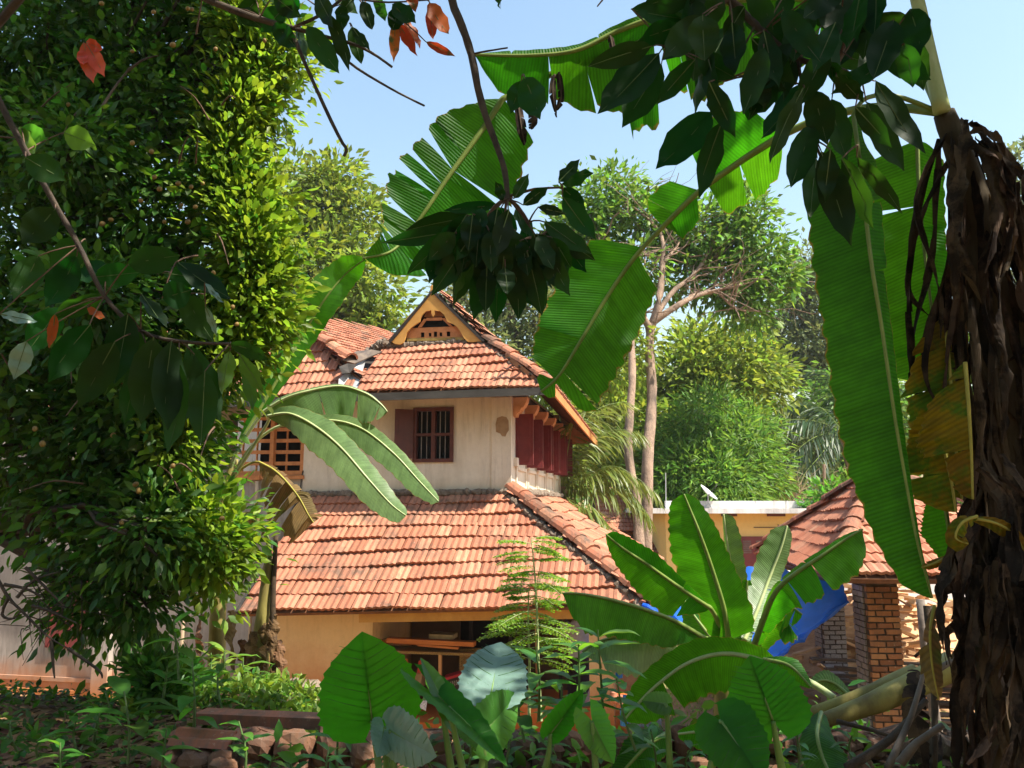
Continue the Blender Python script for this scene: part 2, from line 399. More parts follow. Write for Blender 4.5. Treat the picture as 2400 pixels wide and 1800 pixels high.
# window of the upper room
win = hp('window', MB().box((WX0+.03, .12, WZ0+.02), (WX1-.03, .15, WZ1-.02)), M_ROOMDARK)
fr = MB(); fw = .065
fr.box((WX0, -.035, WZ0), (WX0+fw, .10, WZ1)); fr.box((WX1-fw, -.035, WZ0), (WX1, .10, WZ1)); fr.box((WX0+fw, -.035, WZ1-fw), (WX1-fw, .10, WZ1)); fr.box((WX0+fw, -.035, WZ0), (WX1-fw, .10, WZ0+fw))
xm = (WX0+WX1)/2
fr.box((xm-.035, -.028, WZ0+fw), (xm+.035, .09, WZ1-fw)); fr.box((WX0+fw, -.024, 4.92), (xm-.035, .085, 4.97)); fr.box((xm+.035, -.024, 4.92), (WX1-fw, .085, 4.97))
hp('frame', fr, M_MAROON2, win)
M_BAR = solid('pale_iron_bar', (.30, .27, .24), None, 8, .6)
for cx in (WX0+fw+.085, WX0+fw+.19, xm+.12, xm+.22):
    hp('bar', MB().tube([(cx, .03, WZ0+fw), (cx, .03, WZ1-fw)], .0085, 6), M_BAR, win)
sh = MB(); a = math.radians(62); d = Vector((-math.cos(a*.55), -math.sin(a*.55), 0)); p0 = Vector((WX0-.002, -.04, 0)); nn = Vector((-d.y, d.x, 0))
def panel(mb, p0, d, nn, L, z0, z1, th=.03):
    q = p0+d*L
    mb.hexa([p0+Vector((0, 0, z0)), q+Vector((0, 0, z0)), p0+nn*th+Vector((0, 0, z0)), q+nn*th+Vector((0, 0, z0)), p0+Vector((0, 0, z1)), q+Vector((0, 0, z1)), p0+nn*th+Vector((0, 0, z1)), q+nn*th+Vector((0, 0, z1))])
panel(sh, p0, d, nn, .345, 4.50, 5.41)
panel(sh, p0+d*.06-nn*-.034, d, nn, .22, 4.58, 4.90, .008); panel(sh, p0+d*.06+nn*.034, d, nn, .22, 4.98, 5.33, .008)
hp('shutter', sh, M_MAROON2, win)
# right-hand side wall with a row of open shutters
mb = MB()
nb = 5; y_end = 6.45
mb.box((-.22, .26, 3.4), (0, y_end, 4.45)); mb.box((-.22, .26, 5.33), (0, y_end, 5.9))
ys = [.42+i*(y_end-.5)/nb for i in range(nb+1)]
for i, y in enumerate(ys): mb.box((-.22, y-.10 if i else .26, 4.45), (0, min(y+.10, y_end), 5.33))
hp('side_wall', mb, M_WHITE)
for i in range(nb):
    y0, y1 = ys[i]+.10, ys[i+1]-.10
    w = hp('side_window', MB().box((-.18, y0, 4.45), (-.14, y1, 5.33)), M_ROOMDARK)
    fr = MB(); fr.box((-.05, y0, 4.45), (.03, y0+.06, 5.33)); fr.box((-.05, y1-.06, 4.45), (.03, y1, 5.33)); fr.box((-.05, y0+.06, 4.45), (.03, y1-.06, 4.51)); fr.box((-.05, y0+.06, 5.27), (.03, y1-.06, 5.33))
    hp('frame', fr, M_MAROON, w)
    for yy, ang in ((y0, rr.uniform(-.08, .1)), (y1, rr.uniform(-.1, .25))):
        L = .30+.02*rr.random(); dd = Vector((math.cos(ang), math.sin(ang), 0)); n2 = Vector((-dd.y, dd.x, 0))
        sm = MB(); panel(sm, Vector((.034, yy, 0)), dd, n2, L, 4.39, 5.35, .035)
        panel(sm, Vector((.034, yy, 0))+dd*.06-n2*.008, dd, n2, L-.12, 4.47, 4.80, .008); panel(sm, Vector((.034, yy, 0))+dd*.06-n2*.008, dd, n2, L-.12, 4.90, 5.27, .008)
        hp('shutter', sm, M_MAROON, w)
    fm = MB().box((.001, y0-.04, 3.96), (.035, y1+.04, 4.02)); fm.box((.001, y0-.04, 4.30), (.035, y1+.04, 4.36)); fm.box((.001, y0-.04, 4.02), (.035, y0+.05, 4.30)); fm.box((.001, y1-.05, 4.02), (.035, y1+.04, 4.30))
    hp('relief_panel', fm, M_WHITE)
    hp('sill_post', MB().box((.001, ys[i]-.09, 4.36), (.07, ys[i]+.09, 4.52)), M_WHITE)
for i in range(nb+1):                                                # carved brackets under the eave
    y = ys[i]; b_ = MB(); prof = [(0.001, 5.28), (.06, 5.28), (.075, 5.34), (.13, 5.37), (.13, 5.42), (.20, 5.46), (.25, 5.55), (.27, 5.64), (.001, 5.64)]
    b_.slab([(x, y-.12, z) for x, z in prof], (0, .24, 0)); b_.slab([(x*.6+.02, y-.15, z) for x, z in [(0.05, 5.36), (.2, 5.40), (.25, 5.46), (.1, 5.50), (.02, 5.46)]], (0, .30, 0))
    hp('bracket', b_, M_BRACKET)
hp('wall_beam', MB().box((.001, -.02, 5.645), (.17, 6.45, 5.72)), M_DARK)
# ---- lower storey
TL_, BL_, BR_, TR_ = Vector((-3.97, 0, 3.83)), Vector((-3.87, -2.3, 1.95)), Vector((2.54, -2.3, 2.235)), Vector((.02, 0, 3.86))
FT_, FB_ = Vector((0.02, 6.45, 3.86)), Vector((2.54, 8.3, 2.2))
lw = MB(); lw.box((-3.86, -1.6, -.6), (-1.93, -1.40, 2.02)); lw.box((-3.86, -1.4, -.6), (-3.70, .01, 2.05)); lw.box((-2.13, -1.4, -.6), (-1.93, .2, 2.2))
hp('lower_wall', lw, M_OCHRE)
hp('verandah_back_wall', MB().box((-1.93, .9, -.6), (2.2, 1.05, 2.23)).box((-1.9, .3, -.6), (-1.0, .4, 2.23)), solid('shade_brown_wall', (.13, .085, .05), (.08, .055, .035), 3, .9))  # the verandah's inner shade is darkened into the back wall colour
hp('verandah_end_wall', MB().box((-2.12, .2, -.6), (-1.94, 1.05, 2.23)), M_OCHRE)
hp('dark_doorway', MB().box((-1.3, .84, .2), (-.1, .895, 1.95)), M_ROOMDARK)
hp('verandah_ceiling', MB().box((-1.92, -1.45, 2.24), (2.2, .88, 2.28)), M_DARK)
hp('verandah_floor', MB().box((-1.93, -1.75, -.6), (2.1, .9, .32)), M_OCHRE)
hp('parapet', MB().box((.25, -1.75, .32), (2.1, -1.6, .62)).box((.23, -1.77, .62), (2.12, -1.58, .66)), M_OCHRE)
beam = MB().beam((-1.95, -2.08, 1.905), (2.35, -2.08, 2.09), .12, .13); hp('eave_beam', beam, M_OPAINT)
for x0, x1 in ((1.60, 1.955),): hp('pillar', MB().box((x0, -1.95, -.6), (x1, -1.62, 2.02)).box((x0-.02, -1.97, -.6), (x1+.02, -1.6, .25)), M_OCHRE)
hp('pillar', MB().box((1.6, 3.0, -.6), (1.9, 3.3, 2.5)), M_OCHRE)
for x in (-.6, .1, .55, .95, 1.2): hp('post', MB().beam((x, -.45+rr.random()*.2, .3), (x, -.45, 2.22), .06, .05), M_DARK if x != .55 else M_OCHRE)
hp('rail', MB().beam((-1.9, -1.0, 1.24), (.1, -.9, 1.17), .06, .05), M_DARK)
# lower roof: boarding and courses of tiles
def plane_axes(a, b, c):
    Uv = (b-a).normalized(); n = Uv.cross(c-a).normalized(); return Uv, n.cross(Uv), n
def to_uv(p, o, Uv, Vv): return ((p-o).dot(Uv), (p-o).dot(Vv))
lroof = hp('lower_roof', MB().slab(*deck([TL_, BL_, BR_, TR_], (0, -.62, .78), .07)).slab(*deck([TR_, BR_, FB_, FT_], (.55, 0, .83), .07)), M_SOFFIT)
mats_front = tile_quad(BL_, BR_, TR_, TL_, rr, 9)
mats_front.sort(key=lambda m: m.translation.z)
lay_single(mats_front[:292], lroof, M_TILE)
more = MB(); lay_joined(mats_front[292:], more)
more2 = MB(); lay_joined(tile_quad(BR_, FB_, FT_, TR_, rr, 9), more2)
hipme = ridge_mb(.46, .15).mesh('ridge_tile', M_TILED)
ridge_line(BR_+Vector((-.05, .05, .06)), TR_+Vector((0.05, 0, .07)), lroof, M_TILED, L=.40, me=hipme, lift=.02)
def lumps(a, b, n, off, r0=.05, seed=5, ry=.7):
    q = random.Random(seed); a = Vector(a); b = Vector(b); m = int(n*1.6); mb = MB(); st = random.getstate(); random.seed(seed)
    pts = [a.lerp(b, i/m)+Vector(off)+Vector((q.gauss(0, .012), q.gauss(0, .012), q.gauss(0, .008)-.02)) for i in range(m+1)]
    mb.tube(pts, [r0*q.uniform(.75, 1.25) for _ in pts], 8, True, .18); random.setstate(st); return mb
hp('hip_mortar', lumps(BR_+Vector((-.17, -.02, .0)), TR_+Vector((-.14, -.04, .0)), 70, (0, 0, .03), .055), M_MORTAR, lroof)
hp('top_mortar', lumps(TL_, TR_, 60, (0, -.05, .04), .06, 6), M_MORTAR, lroof)
hp('top_mortar', lumps(TR_, FT_, 60, (.06, 0, .05), .07, 8), M_MORTAR, lroof)
vb = MB().beam(TL_+Vector((-.05, 0, -.02)), BL_+Vector((-.05, 0, -.02)), .05, .14); hp('verge_board', vb, M_DARK, lroof)
# ---- upper roof
UL, UR, UTR, UTL = Vector((-2.72, -.75, 5.64)), Vector((.93, -.75, 5.66)), Vector((-.60, .55, 6.76)), Vector((-2.68, .55, 6.75))
UF, RB, RF = Vector((.93, 6.9, 5.34)), Vector((-1.66, 6.6, 7.7)), Vector((-1.66, .45, 7.80))
uroof = hp('upper_roof', MB().slab(*deck([UL, UR, UTR, UTL], (0, -.62, .78), .06)).slab(*deck([UR, UF, RB, RF, UTR], (.64, 0, .77), .06)).slab(*deck([UTL, RF, RB, Vector((-3.4, 6.6, 6.1))], (-.64, 0, .77), .06)), M_SOFFIT)
lay_joined(tile_quad(UL, UR, UTR, UTL, rr, 6), more)
Uv, Vv, Nv = plane_axes(UR, UF, RB)
lay_joined(tile_mats(UR, Uv, Vv, [to_uv(p, UR, Uv, Vv) for p in (UR, UF, RB, RF, UTR)], rr), more2)
ridge_line(UR+Vector((-.03, .03, .05)), UTR+Vector((.05, 0, .07)), uroof, M_TILED, L=.36, me=ridge_mb(.42, .12).mesh('ridge_tile', M_TILED), lift=.02)
hp('hip_mortar', lumps(UR+Vector((-.13, -.02, 0)), UTR+Vector((-.12, -.03, 0)), 44, (0, 0, .03), .04, 9), M_MORTAR, uroof)
hp('gable_mortar', lumps(UTL+Vector((-.12, 0, 0)), UTR+Vector((.1, 0, 0)), 40, (0, -.03, .05), .06, 10), M_MORTAR, uroof)
hp('gable_mortar', lumps(UTL+Vector((-.42, .02, -.22)), UTL+Vector((.05, -.05, .06)), 26, (0, -.05, .05), .09, 12), M_MORTAR, uroof)
hp('ridge_mortar', lumps(RF, RB, 40, (0, 0, .02), .07, 11), M_MORTAR, uroof)
hp('fascia', MB().beam(UL+Vector((-.05, -.02, -.075)), UR+Vector((-.02, -.02, -.075)), .035, .135), M_FASCIA, uroof)
hp('side_fascia', MB().beam(UR+Vector((.0, .02, -.08)), UF+Vector((.0, 0, -.08)), .03, .15), M_OPAINT2, uroof)
for i in range(26):
    y = -.6+i*.27; zo = 5.655-(y+.75)/7.65*.32
    hp('rafter', MB().beam((.05, y, zo+.62), (.90, y, zo-.09), .045, .07), M_SOFFIT, uroof)
for i in range(5): hp('batten', MB().beam((.12+i*.19, -.7, 6.21-i*.15), (.12+i*.19, 6.85, 5.9-i*.15), .04, .025), M_DARK, uroof)
hp('end_board', MB().slab([(0.02, 6.47, 5.24), (.93, 6.47, 5.24), (.93, 6.47, 5.36), (.02, 6.47, 6.1)], (0, .03, 0)), M_OPAINT2, uroof)
# ---- the gablet: barge boards, louvred front, finial
gab = hp('gable', MB().slab([(-2.45, .62, 6.72), (-.72, .62, 6.72), (-1.66, .62, 7.72)], (0, .03, 0)), M_ROOMDARK)
def G(x, y, yl=.42): return H(890+x*260/2212, 660+y*260/2212, 1, yl)
bb = [(1035, 185), (900, 340), (560, 700), (250, 1095), (190, 1180), (225, 1195), (300, 1240), (400, 1255), (470, 1220), (500, 1150), (540, 1020), (620, 920), (720, 850), (800, 800), (810, 740), (850, 660), (920, 590), (1025, 570)]
bc = [(1035, 185), (1025, 570), (1030, 640), (1060, 700), (1095, 650), (1090, 575), (1200, 590), (1280, 660), (1330, 760), (1345, 800), (1450, 840), (1540, 900), (1620, 1010), (1680, 1130), (1750, 1195), (1850, 1205), (1960, 1190), (2050, 1190), (1900, 1060), (1500, 650), (1170, 300)]
hp('barge_board', MB().slab([G(*p) for p in bb], (0, .04, 0)), M_OPAINT, gab)
hp('barge_board', MB().slab([G(*p) for p in bc], (0, .04, 0)), M_OPAINT, gab)
e1 = [(1000, 185), (170, 1190), (215, 1200), (1035, 200)]
hp('verge', MB().slab([G(*p, .40) for p in [(1040, 165), (185, 1150), (175, 1200), (240, 1190), (1040, 215)]], (0, .5, 0)), M_DARK, gab)
hp('verge', MB().slab([G(*p, .40) for p in [(1040, 165), (1040, 215), (2020, 1185), (2095, 1200), (2080, 1170)]], (0, .5, 0)), M_DARK, gab)
hp('finial', MB().slab([G(*p, .41) for p in [(1035, 60), (1010, 100), (1003, 200), (1035, 260), (1070, 205), (1070, 110)]], (0, .05, 0)), M_OPAINT, gab)
fp = [(560, 1100), (640, 925), (1510, 895), (1650, 1110)]
front = MB()
def hole_strip(x0, x1, yt0, yt1, yb0, yb1, th=.02): front.slab([G(x0, yt0, .5), (G(x1, yt1, .5)), G(x1, yb1, .5), G(x0, yb0, .5)], (0, th, 0))
slots = [(820, 890, 1010, 1110), (975, 1030, 1020, 1095), (1078, 1142, 995, 1100), (1192, 1245, 1010, 1090), (1336, 1406, 995, 1090)]
xs = 520
for s0, s1, t_, b__ in slots:
    hole_strip(xs, s0, 930-(xs-560)*.04, 930-(s0-560)*.04, 1130, 1120)
    hole_strip(s0, s1, 930-(s0-560)*.04, 930-(s1-560)*.04, t_, t_); hole_strip(s0, s1, b__, b__, 1120, 1120); xs = s1
hole_strip(xs, 1660, 892, 890, 1110, 1110)
hp('slotted_front', front, M_OPAINT2, gab)
hp('sill_moulding', MB().slab([G(540, 1135, .47), G(1665, 1110, .47), G(1680, 1165, .47), G(540, 1190, .47)], (0, .05, 0)), solid('dull_ochre_paint', (.36, .25, .07), None, 6, .6), gab)
for q in ([(930, 720), (1240, 712), (1240, 770), (930, 775)], [(880, 740), (940, 745), (830, 905), (760, 915)], [(1230, 735), (1285, 720), (1450, 885), (1390, 890)]):
    hp('inner_board', MB().slab([G(*p, .49) for p in q], (0, .03, 0)), M_OPAINT2, gab)
hp('inner_board', MB().slab([G(*p, .54) for p in [(880, 705), (1290, 690), (1180, 560), (950, 570)]], (0, .02, 0)), M_OPAINT2, gab)
# ---- left wing: walls, lattice, roofs
wing = MB(); wing.box((-14, .02, -.8), (-5.62, .3, 5.6)); wing.box((-5.62, .02, -.8), (-3.90, .3, 4.22)); wing.box((-5.62, .02, 5.42), (-4.04, .3, 5.9)); wing.box((-14, 6, -.8), (-4.1, 6.3, 6))
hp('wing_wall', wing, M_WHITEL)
hp('wing_recess', MB().box((-5.6, 1.2, 4.2), (-4.05, 1.25, 5.6)), M_ROOMDARK)
lat = hp('lattice', MB().box((-5.62, .0, 4.22), (-4.02, .12, 4.30)).box((-4.10, .0, 4.30), (-4.03, .12, 5.42)).box((-4.74, -.01, 4.30), (-4.66, .1, 5.42)), M_OPAINT2)
for i in range(5): hp('slat', MB().beam((-5.6, .05, 4.45+i*.22), (-4.1, .05, 4.44+i*.22), .03, .07), M_OPAINT2, lat)
for x in (-5.35, -5.05, -4.42): hp('slat', MB().beam((x, .08, 4.3), (x, .08, 5.4), .05, .02), M_OPAINT2, lat)
hp('ledge', MB().box((-5.7, -.06, 4.13), (-4.9, .015, 4.22)).box((-4.9, -.04, 4.14), (-4.0, .01, 4.21)), M_OPAINT2)
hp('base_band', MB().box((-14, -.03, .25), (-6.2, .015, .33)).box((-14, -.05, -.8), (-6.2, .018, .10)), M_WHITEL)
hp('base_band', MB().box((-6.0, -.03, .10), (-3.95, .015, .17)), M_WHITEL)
hp('maroon_shutter', MB().box((-9.36, -.03, .88), (-8.5, .015, 2.35)), M_MAROON)
hp('drain_pipe', MB().tube([(-4.95, -.05, 4.1), (-4.95, -.05, 0)], .03, 8), M_WHITE)
hp('wall_pipe', MB().tube([(-6.35, -.04, 1.6), (-6.35, -.04, .3)], .035, 8), M_WHITE)
hp('wall_cable', MB().tube([(-4.02, -.02, 4.3), (-4.05, -.02, 4.15), (-4.07, -.02, 3.5), (-4.06, -.02, 3.0)], .012, 5), M_DARK)
hp('pilaster', MB().box((-8.2, -.12, -.8), (-7.85, .018, 3.5)), M_WHITEL)
wl, wr_, wa, wt = Vector((-10, -.6, 5.52)), Vector((-2.62, -.6, 5.70)), Vector((-4.85, .9, 7.45)), Vector((-10, .9, 7.3))
wroof = hp('wing_roof', MB().slab(*deck([wl, wr_, wa, wt], (0, -.7, .7), .06)), M_SOFFIT)
Uv, Vv, Nv = plane_axes(wl, wr_, wa)
lay_joined(tile_mats(wl, Uv, Vv, [to_uv(p, wl, Uv, Vv) for p in (wl, wr_, wa, wt)], rr, .08), more)
p0, p1, p2 = Vector((-4.45, .62, 7.15)), Vector((-3.28, -.12, 6.36)), Vector((-5, 5, 8.3))
n3 = (p1-p0).cross(p2-p0); n3 = -n3 if n3.z < 0 else n3; n3.normalize()
u3 = n3.cross(Vector((0, 0, 1))); u3 = -u3 if u3.y < 0 else u3; u3.normalize(); v3 = n3.cross(u3); v3 = -v3 if v3.z < 0 else v3
q3 = [p1+Vector((.75, -.4, -.45)), p1, p0, p0+Vector((-1.1, .65, .7)), Vector((-5, 3.49, 8.46)), Vector((-5, 6.34, 8.17)), Vector((-4.2, 6.8, 7.4)), Vector((-2.6, 3.2, 6.3)), Vector((-2.45, .4, 6.2))]
q3 = [p-n3*((p-p0).dot(n3)) for p in q3]
hp('roof_board', MB().slab([p-n3*.03 for p in q3], n3*-.04), M_SOFFIT, wroof)
if u3.cross(v3).dot(n3) < 0: u3s = -u3
else: u3s = u3
tm = tile_mats(p1, u3s, v3, [to_uv(p, p1, u3s, v3) for p in q3], rr, 0, .72)
hp('roof_tiles', lay_joined(tm, MB()), M_TILED, wroof, kind='stuff')
ridge_line(p1+Vector((.25, -.12, -.02)), p0+Vector((-.9, .5, .65)), wroof, M_TILED, L=.42, me=ridge_mb(.46, .14).mesh('ridge_tile', M_TILE), lift=.05)
hp('valley_board', MB().slab([Vector((-4.2, .3, 6.6)), Vector((-3.2, -.55, 5.62)), Vector((-2.6, -.6, 5.6)), Vector((-2.5, .6, 6.55)), Vector((-3.0, 3, 6.6))], (0, .02, -.05)), M_DARK, wroof)
hp('wing_fascia', MB().beam((-10, -.62, 5.43), (-2.75, -.62, 5.60), .04, .13), M_FASCIA, wroof)
# torn sheet-metal valley between the wing and the upper roof
def G5(x, y, yl): return H(550+x/2.458, 640+y/2.458, 1, yl)
vm = MB().slab([G5(600, 610, -.55), G5(690, 530, .0), G5(755, 500, .15), G5(700, 690, -.72), G5(605, 850, -.80), G5(545, 850, -.82), G5(590, 720, -.75)], (0, .012, .006))
hp('valley_sheet', vm, M_METAL, uroof)
hp('torn_flashing', MB().slab([G5(620, 500, -.35), G5(700, 450, .1), G5(790, 440, .3), G5(850, 452, .3), G5(760, 490, .05), G5(690, 520, -.2)], (0, .02, -.015)), solid('torn_tar_sheet', (.16, .12, .09), (.07, .055, .05), 5, .7), uroof)
hp('torn_flashing', MB().slab([G5(600, 540, -.5), G5(650, 520, -.3), G5(700, 525, -.3), G5(660, 575, -.5), G5(620, 580, -.55)], (0, .02, -.015)), M_DARK, uroof)
hp('roof_tiles', more, M_TILE, house, kind='stuff')
hp('side_roof_tiles', more2, M_TILE, house, kind='stuff')
# ---------------------------------------------------------------- ground
def sm(a, b, x):
    t = min(1, max(0, (x-a)/(b-a))); return t*t*(3-2*t)
def gz(x, y):
    left = 1-sm(-1.9, -.6, x)
    a = 1.86+.10*math.sin(x*1.7+y)*sm(6, 3, abs(y))
    crest = 2.02+.05*math.sin(x*2.3)
    zl = a+(crest-a)*sm(3.6, 6.2, y); zl = zl*(1-sm(6.6, 12.5, y))+.0*sm(6.6, 12.5, y)
    zr = a*(1-sm(5.0, 9.5, y))+.22*sm(5.0, 9.5, y)
    z = zl*left+zr*(1-left)
    z += .03*math.sin(x*5.1+y*3.3)*math.sin(y*4.7-x*2)
    return z+2.5*sm(45, 140, math.hypot(x, y-15))+14*sm(140, 500, math.hypot(x, y))
ax = sorted(set([round(v, 3) for v in np.concatenate([np.linspace(-8, 8, 65), np.linspace(-30, 30, 41), np.array([-900, -500, -300, -180, -120, -80, -55, -40, 40, 55, 80, 120, 180, 300, 500, 900])])]))
ay = sorted(set([round(v, 3) for v in np.concatenate([np.linspace(-2, 14, 65), np.linspace(-20, 40, 41), np.array([-900, -500, -300, -180, -120, -80, -50, -30, 50, 65, 80, 120, 180, 300, 500, 900])])]))
mb = MB(); nx = len(ax)
mb.add([(x, y, gz(x, y)) for y in ay for x in ax], [(j*nx+i, j*nx+i+1, (j+1)*nx+i+1, (j+1)*nx+i) for j in range(len(ay)-1) for i in range(nx-1)])
m, T, out = newmat('red_earth')
n1 = noise(T, .35, 6, .65); n2 = noise(T, 3.5, 6, .7); n3 = noise(T, 28, 5, .75)
c = ramp(T, n1.outputs[0], [(.35, (.40, .20, .10)), (.5, (.33, .19, .09)), (.62, (.13, .16, .04))])
c = mix(T, mathn(T, 'MULTIPLY', ramp(T, n2.outputs[0], [(.42, 0.), (.62, 1.)]), .6), c, (.16, .09, .05))
c = mix(T, mathn(T, 'MULTIPLY', ramp(T, n3.outputs[0], [(.45, 0.), (.7, 1.)]), .5), c, (.46, .30, .18))
princ(T, out, c, .95, .1, bump(T, n3.outputs[0], .7, .03))
o = link('ground', mb.mesh('ground', m, True)); tag(o, kind='structure', label='red earth yard sloping down from a low mound to the house')
# ---------------------------------------------------------------- hut with a tiled hip roof
C1 = P(1956, 1353, 10.3)
def at_z(px, py, z):
    r = ray(px, py); return CAM+r*((z-CZ)/r.z)
C2 = at_z(1770, 1301, C1.z); AP = P(2056, 1106, 13.1)
C4 = C1+Vector((3.6, -.35, 0)); C3 = C2+Vector((3.4, -.2, 0))
hut = thing('shed', 'open firewood shed with terracotta hip roof on brick pillars', 'shed', Vector((C1.x+1.7, 12.5, .2)))
r4 = random.Random(8)
hr = part('roof', MB().slab(*deck([C1, C4, AP], (0, -.3, .9), .08)).slab(*deck([C2, C1, AP], (-.6, 0, .8), .08)).slab(*deck([C3, C2, AP], (0, .5, .8), .08)).slab(*deck([C4, C3, AP], (.6, 0, .8), .08)), M_SOFFIT, hut)
ho = wloc(hut)
def shift(ms): return [Matrix.Translation(-ho) @ q for q in ms]
lay_single(shift(tile_quad(C1, C4, AP, AP, r4)), hr, M_TILE2)
lay_single(shift(tile_quad(C2, C1, AP, AP, r4)), hr, M_TILE2)
rm = ridge_mb(.44, .13).mesh('ridge_tile', M_TILED)
for a, b in ((C1, AP), (C2, AP), (C4, AP)): ridge_line(a-ho+Vector((0, 0, .05)), b-ho+Vector((0, 0, .05)), hr, M_TILED, me=rm)
M_BRICK = terracotta('brick_orange', .45, [(0, (.20, .085, .04)), (.5, (.31, .13, .055)), (1, (.40, .20, .085))])
M_BRICKW = solid('whitewashed_brick', (.38, .35, .34), (.18, .15, .14), 12, .9, bs=.5, per=.12)
M_PMORT = solid('pillar_mortar', (.11, .08, .055), (.05, .04, .03), 10, .95, bs=.6)
def bbox_brick(seed):
    q = random.Random(seed); mb = MB(); e = .006
    mb.box((-.5, -.5, -.5), (.5, .5, .5)); mb.v = [tuple(c*(1-q.uniform(0, .12)) for c in v) for v in mb.v]; return mb
BR = [bbox_brick(i) for i in range(3)]; brick_me = [b.mesh('brick', M_BRICK) for b in BR]; brick_mw = [b.mesh('brick', M_BRICKW) for b in BR]
def pillar(x, y, z0, z1, w, d, white_side=True, allwhite=False):
    pl = part('pillar', MB().box((x+.012, y+.012, z0), (x+w-.012, y+d, z1)), M_PMORT, hut)
    h = .078; n = int((z1-z0)/h)
    for i in range(n):
        z = z0+(i+.5)*h; off = (i % 2)*.5
        xs = [0, .5, 1] if i % 2 else [0, .25, .75, 1]
        for a, b in zip(xs, xs[1:]):
            o = bpy.data.objects.new('brick', (brick_mw if allwhite else brick_me)[r4.randrange(3)]); o.parent = pl; COL.objects.link(o)
            o.location = Vector((x+w*(a+b)/2, y+.03+r4.uniform(-.014, .008), z))-ho; o.scale = (w*(b-a)-.014, .08, h-.014); o.rotation_euler = (r4.gauss(0, .01), r4.gauss(0, .02), r4.gauss(0, .015))
        ys = [.2, .6, 1] if i % 2 else [.2, .4, .8, 1]
        for a, b in zip(ys, ys[1:]):
            o = bpy.data.objects.new('brick', brick_mw[r4.randrange(3)]); o.parent = pl; COL.objects.link(o)
            o.location = Vector((x+.03+r4.uniform(-.004, .004), y+d*(a+b)/2, z))-ho; o.scale = (.08, d*(b-a)-.012, h-.012); o.rotation_euler = (0, r4.gauss(0, .01), r4.gauss(0, .015))
px_ = P(2030, 1400, 10.9).x
pillar(px_, 10.9, .15, 2.62, .44, .44)
pillar(P(1925, 1400, 14.3).x, 14.3, .1, 2.5, .40, .42, allwhite=True)
part('beam', MB().beam((C1.x+.3, 11.1, 2.66), (C4.x-.2, 10.8, 2.66), .12, .12), M_DARK, hut)
part('beam', MB().beam((C1.x+.3, 11.1, 2.66), (C2.x+.3, 14.7, 2.62), .12, .12), M_DARK, hut)
lwx = P(1925, 1400, 14.3).x
part('low_wall', MB().hexa([(lwx-.02, 14.3, -.1), (lwx+.2, 14.3, -.1), (px_, 11.4, -.1), (px_+.2, 11.4, -.1), (lwx-.02, 14.3, .95), (lwx+.2, 14.3, .95), (px_, 11.4, .95), (px_+.2, 11.4, .95)]), M_BRICKW, hut)
# firewood and planks in and behind the shed
M_WOODL = solid('split_firewood', (.62, .40, .22), (.40, .22, .11), 12, .85, bs=.4, stretch=(.3, 1, 1), per=.35)
M_WOODD = solid('grey_old_planks', (.16, .11, .08), (.09, .065, .05), 9, .9, bs=.4, per=.3)
fw = thing('firewood_heap', 'tall heap of pale split firewood stacked behind the brick pillar', 'firewood', Vector((6.6, 14.2, .2)))
def stick(q, p, L, r, el=.25, az=None):
    az = q.gauss(0, .5) if az is None else az; d = Vector((math.cos(az), math.sin(az), q.gauss(0, el))).normalized()
    mb = MB(); mb.beam(p-d*L/2, p+d*L/2, r*q.uniform(.7, 1.5), r*q.uniform(.5, 1.1)); mb.v = [tuple(c+q.uniform(-.012, .012) for c in v) for v in mb.v]; return mb
q = random.Random(4); cnt = 0
for i in range(295):
    t = q.random(); x = (4.6+q.random()*4.6) if i < 130 else 6.3+q.random()*2.3; y = 15.0+q.gauss(0, .12)-(1.0*q.random()); top = 1.35+.62*math.exp(-((x-6.4)/1.9)**2)
    y = 15.6-2.2*(1-t)*q.uniform(.6, 1); z = .3+t*(top)
    part('stick', stick(q, Vector((x, y, z)), q.uniform(.25, .9), q.uniform(.03, .09), .3), M_WOODL, fw)
core = MB().slab([(4.7, 13.9, .1), (9, 13.9, .1), (9, 15.2, 1.5), (6.4, 15.2, 1.95), (4.7, 15.1, 1.2)], (0, .9, 0)); part('heap_core', core, M_WOODL, fw)
pk = thing('plank_stack', 'dark stack of old planks on the shed floor behind the front pillar', 'planks', Vector((5.6, 12.3, .2)))
for i in range(26):
    y = 11.5+q.random()*1.6; z = .25+i*.035; x = 5.0+q.random()*.5
    part('plank', MB().beam((x-.3, y, z+q.uniform(-.05, .25)), (x+2.6, y+q.uniform(-.2, .2), z), .16, .03), M_WOODD, pk)
fw2 = thing('firewood_heap', 'low heap of thin sticks and billets beside the blue tarp', 'firewood', Vector((4.3, 14.6, .15)))
for i in range(70):
    x = 3.7+q.random()*1.25; y = 14.4+q.random()*1.0
    part('stick', stick(q, Vector((x, y, .15+q.random()*1.0)), q.uniform(.3, .9), q.uniform(.03, .07), .5), M_WOODL, fw2)
solo('yard_wall', MB().box((4.2, 17.6, 0), (11, 17.8, 2.25)), plaster('limewash', (.78, .74, .72), (.5, .46, .42), (.5, .3, .2), .0, .6), 'white limewashed yard wall behind the firewood heap', 'wall')
pos = MB().tube([P(2158, 1405, 9.0), P(2165, 1500, 9.0), P(2185, 1640, 9.0), Vector((4.62, 9, .2))], [.045, .04, .05, .06], 8, jit=.15)
solo('fence_post', pos, solid('grey_bark_post', (.22, .18, .15), (.1, .08, .07), 9, .9), 'thin grey branch post standing in front of the firewood heap', 'post', smooth=True)
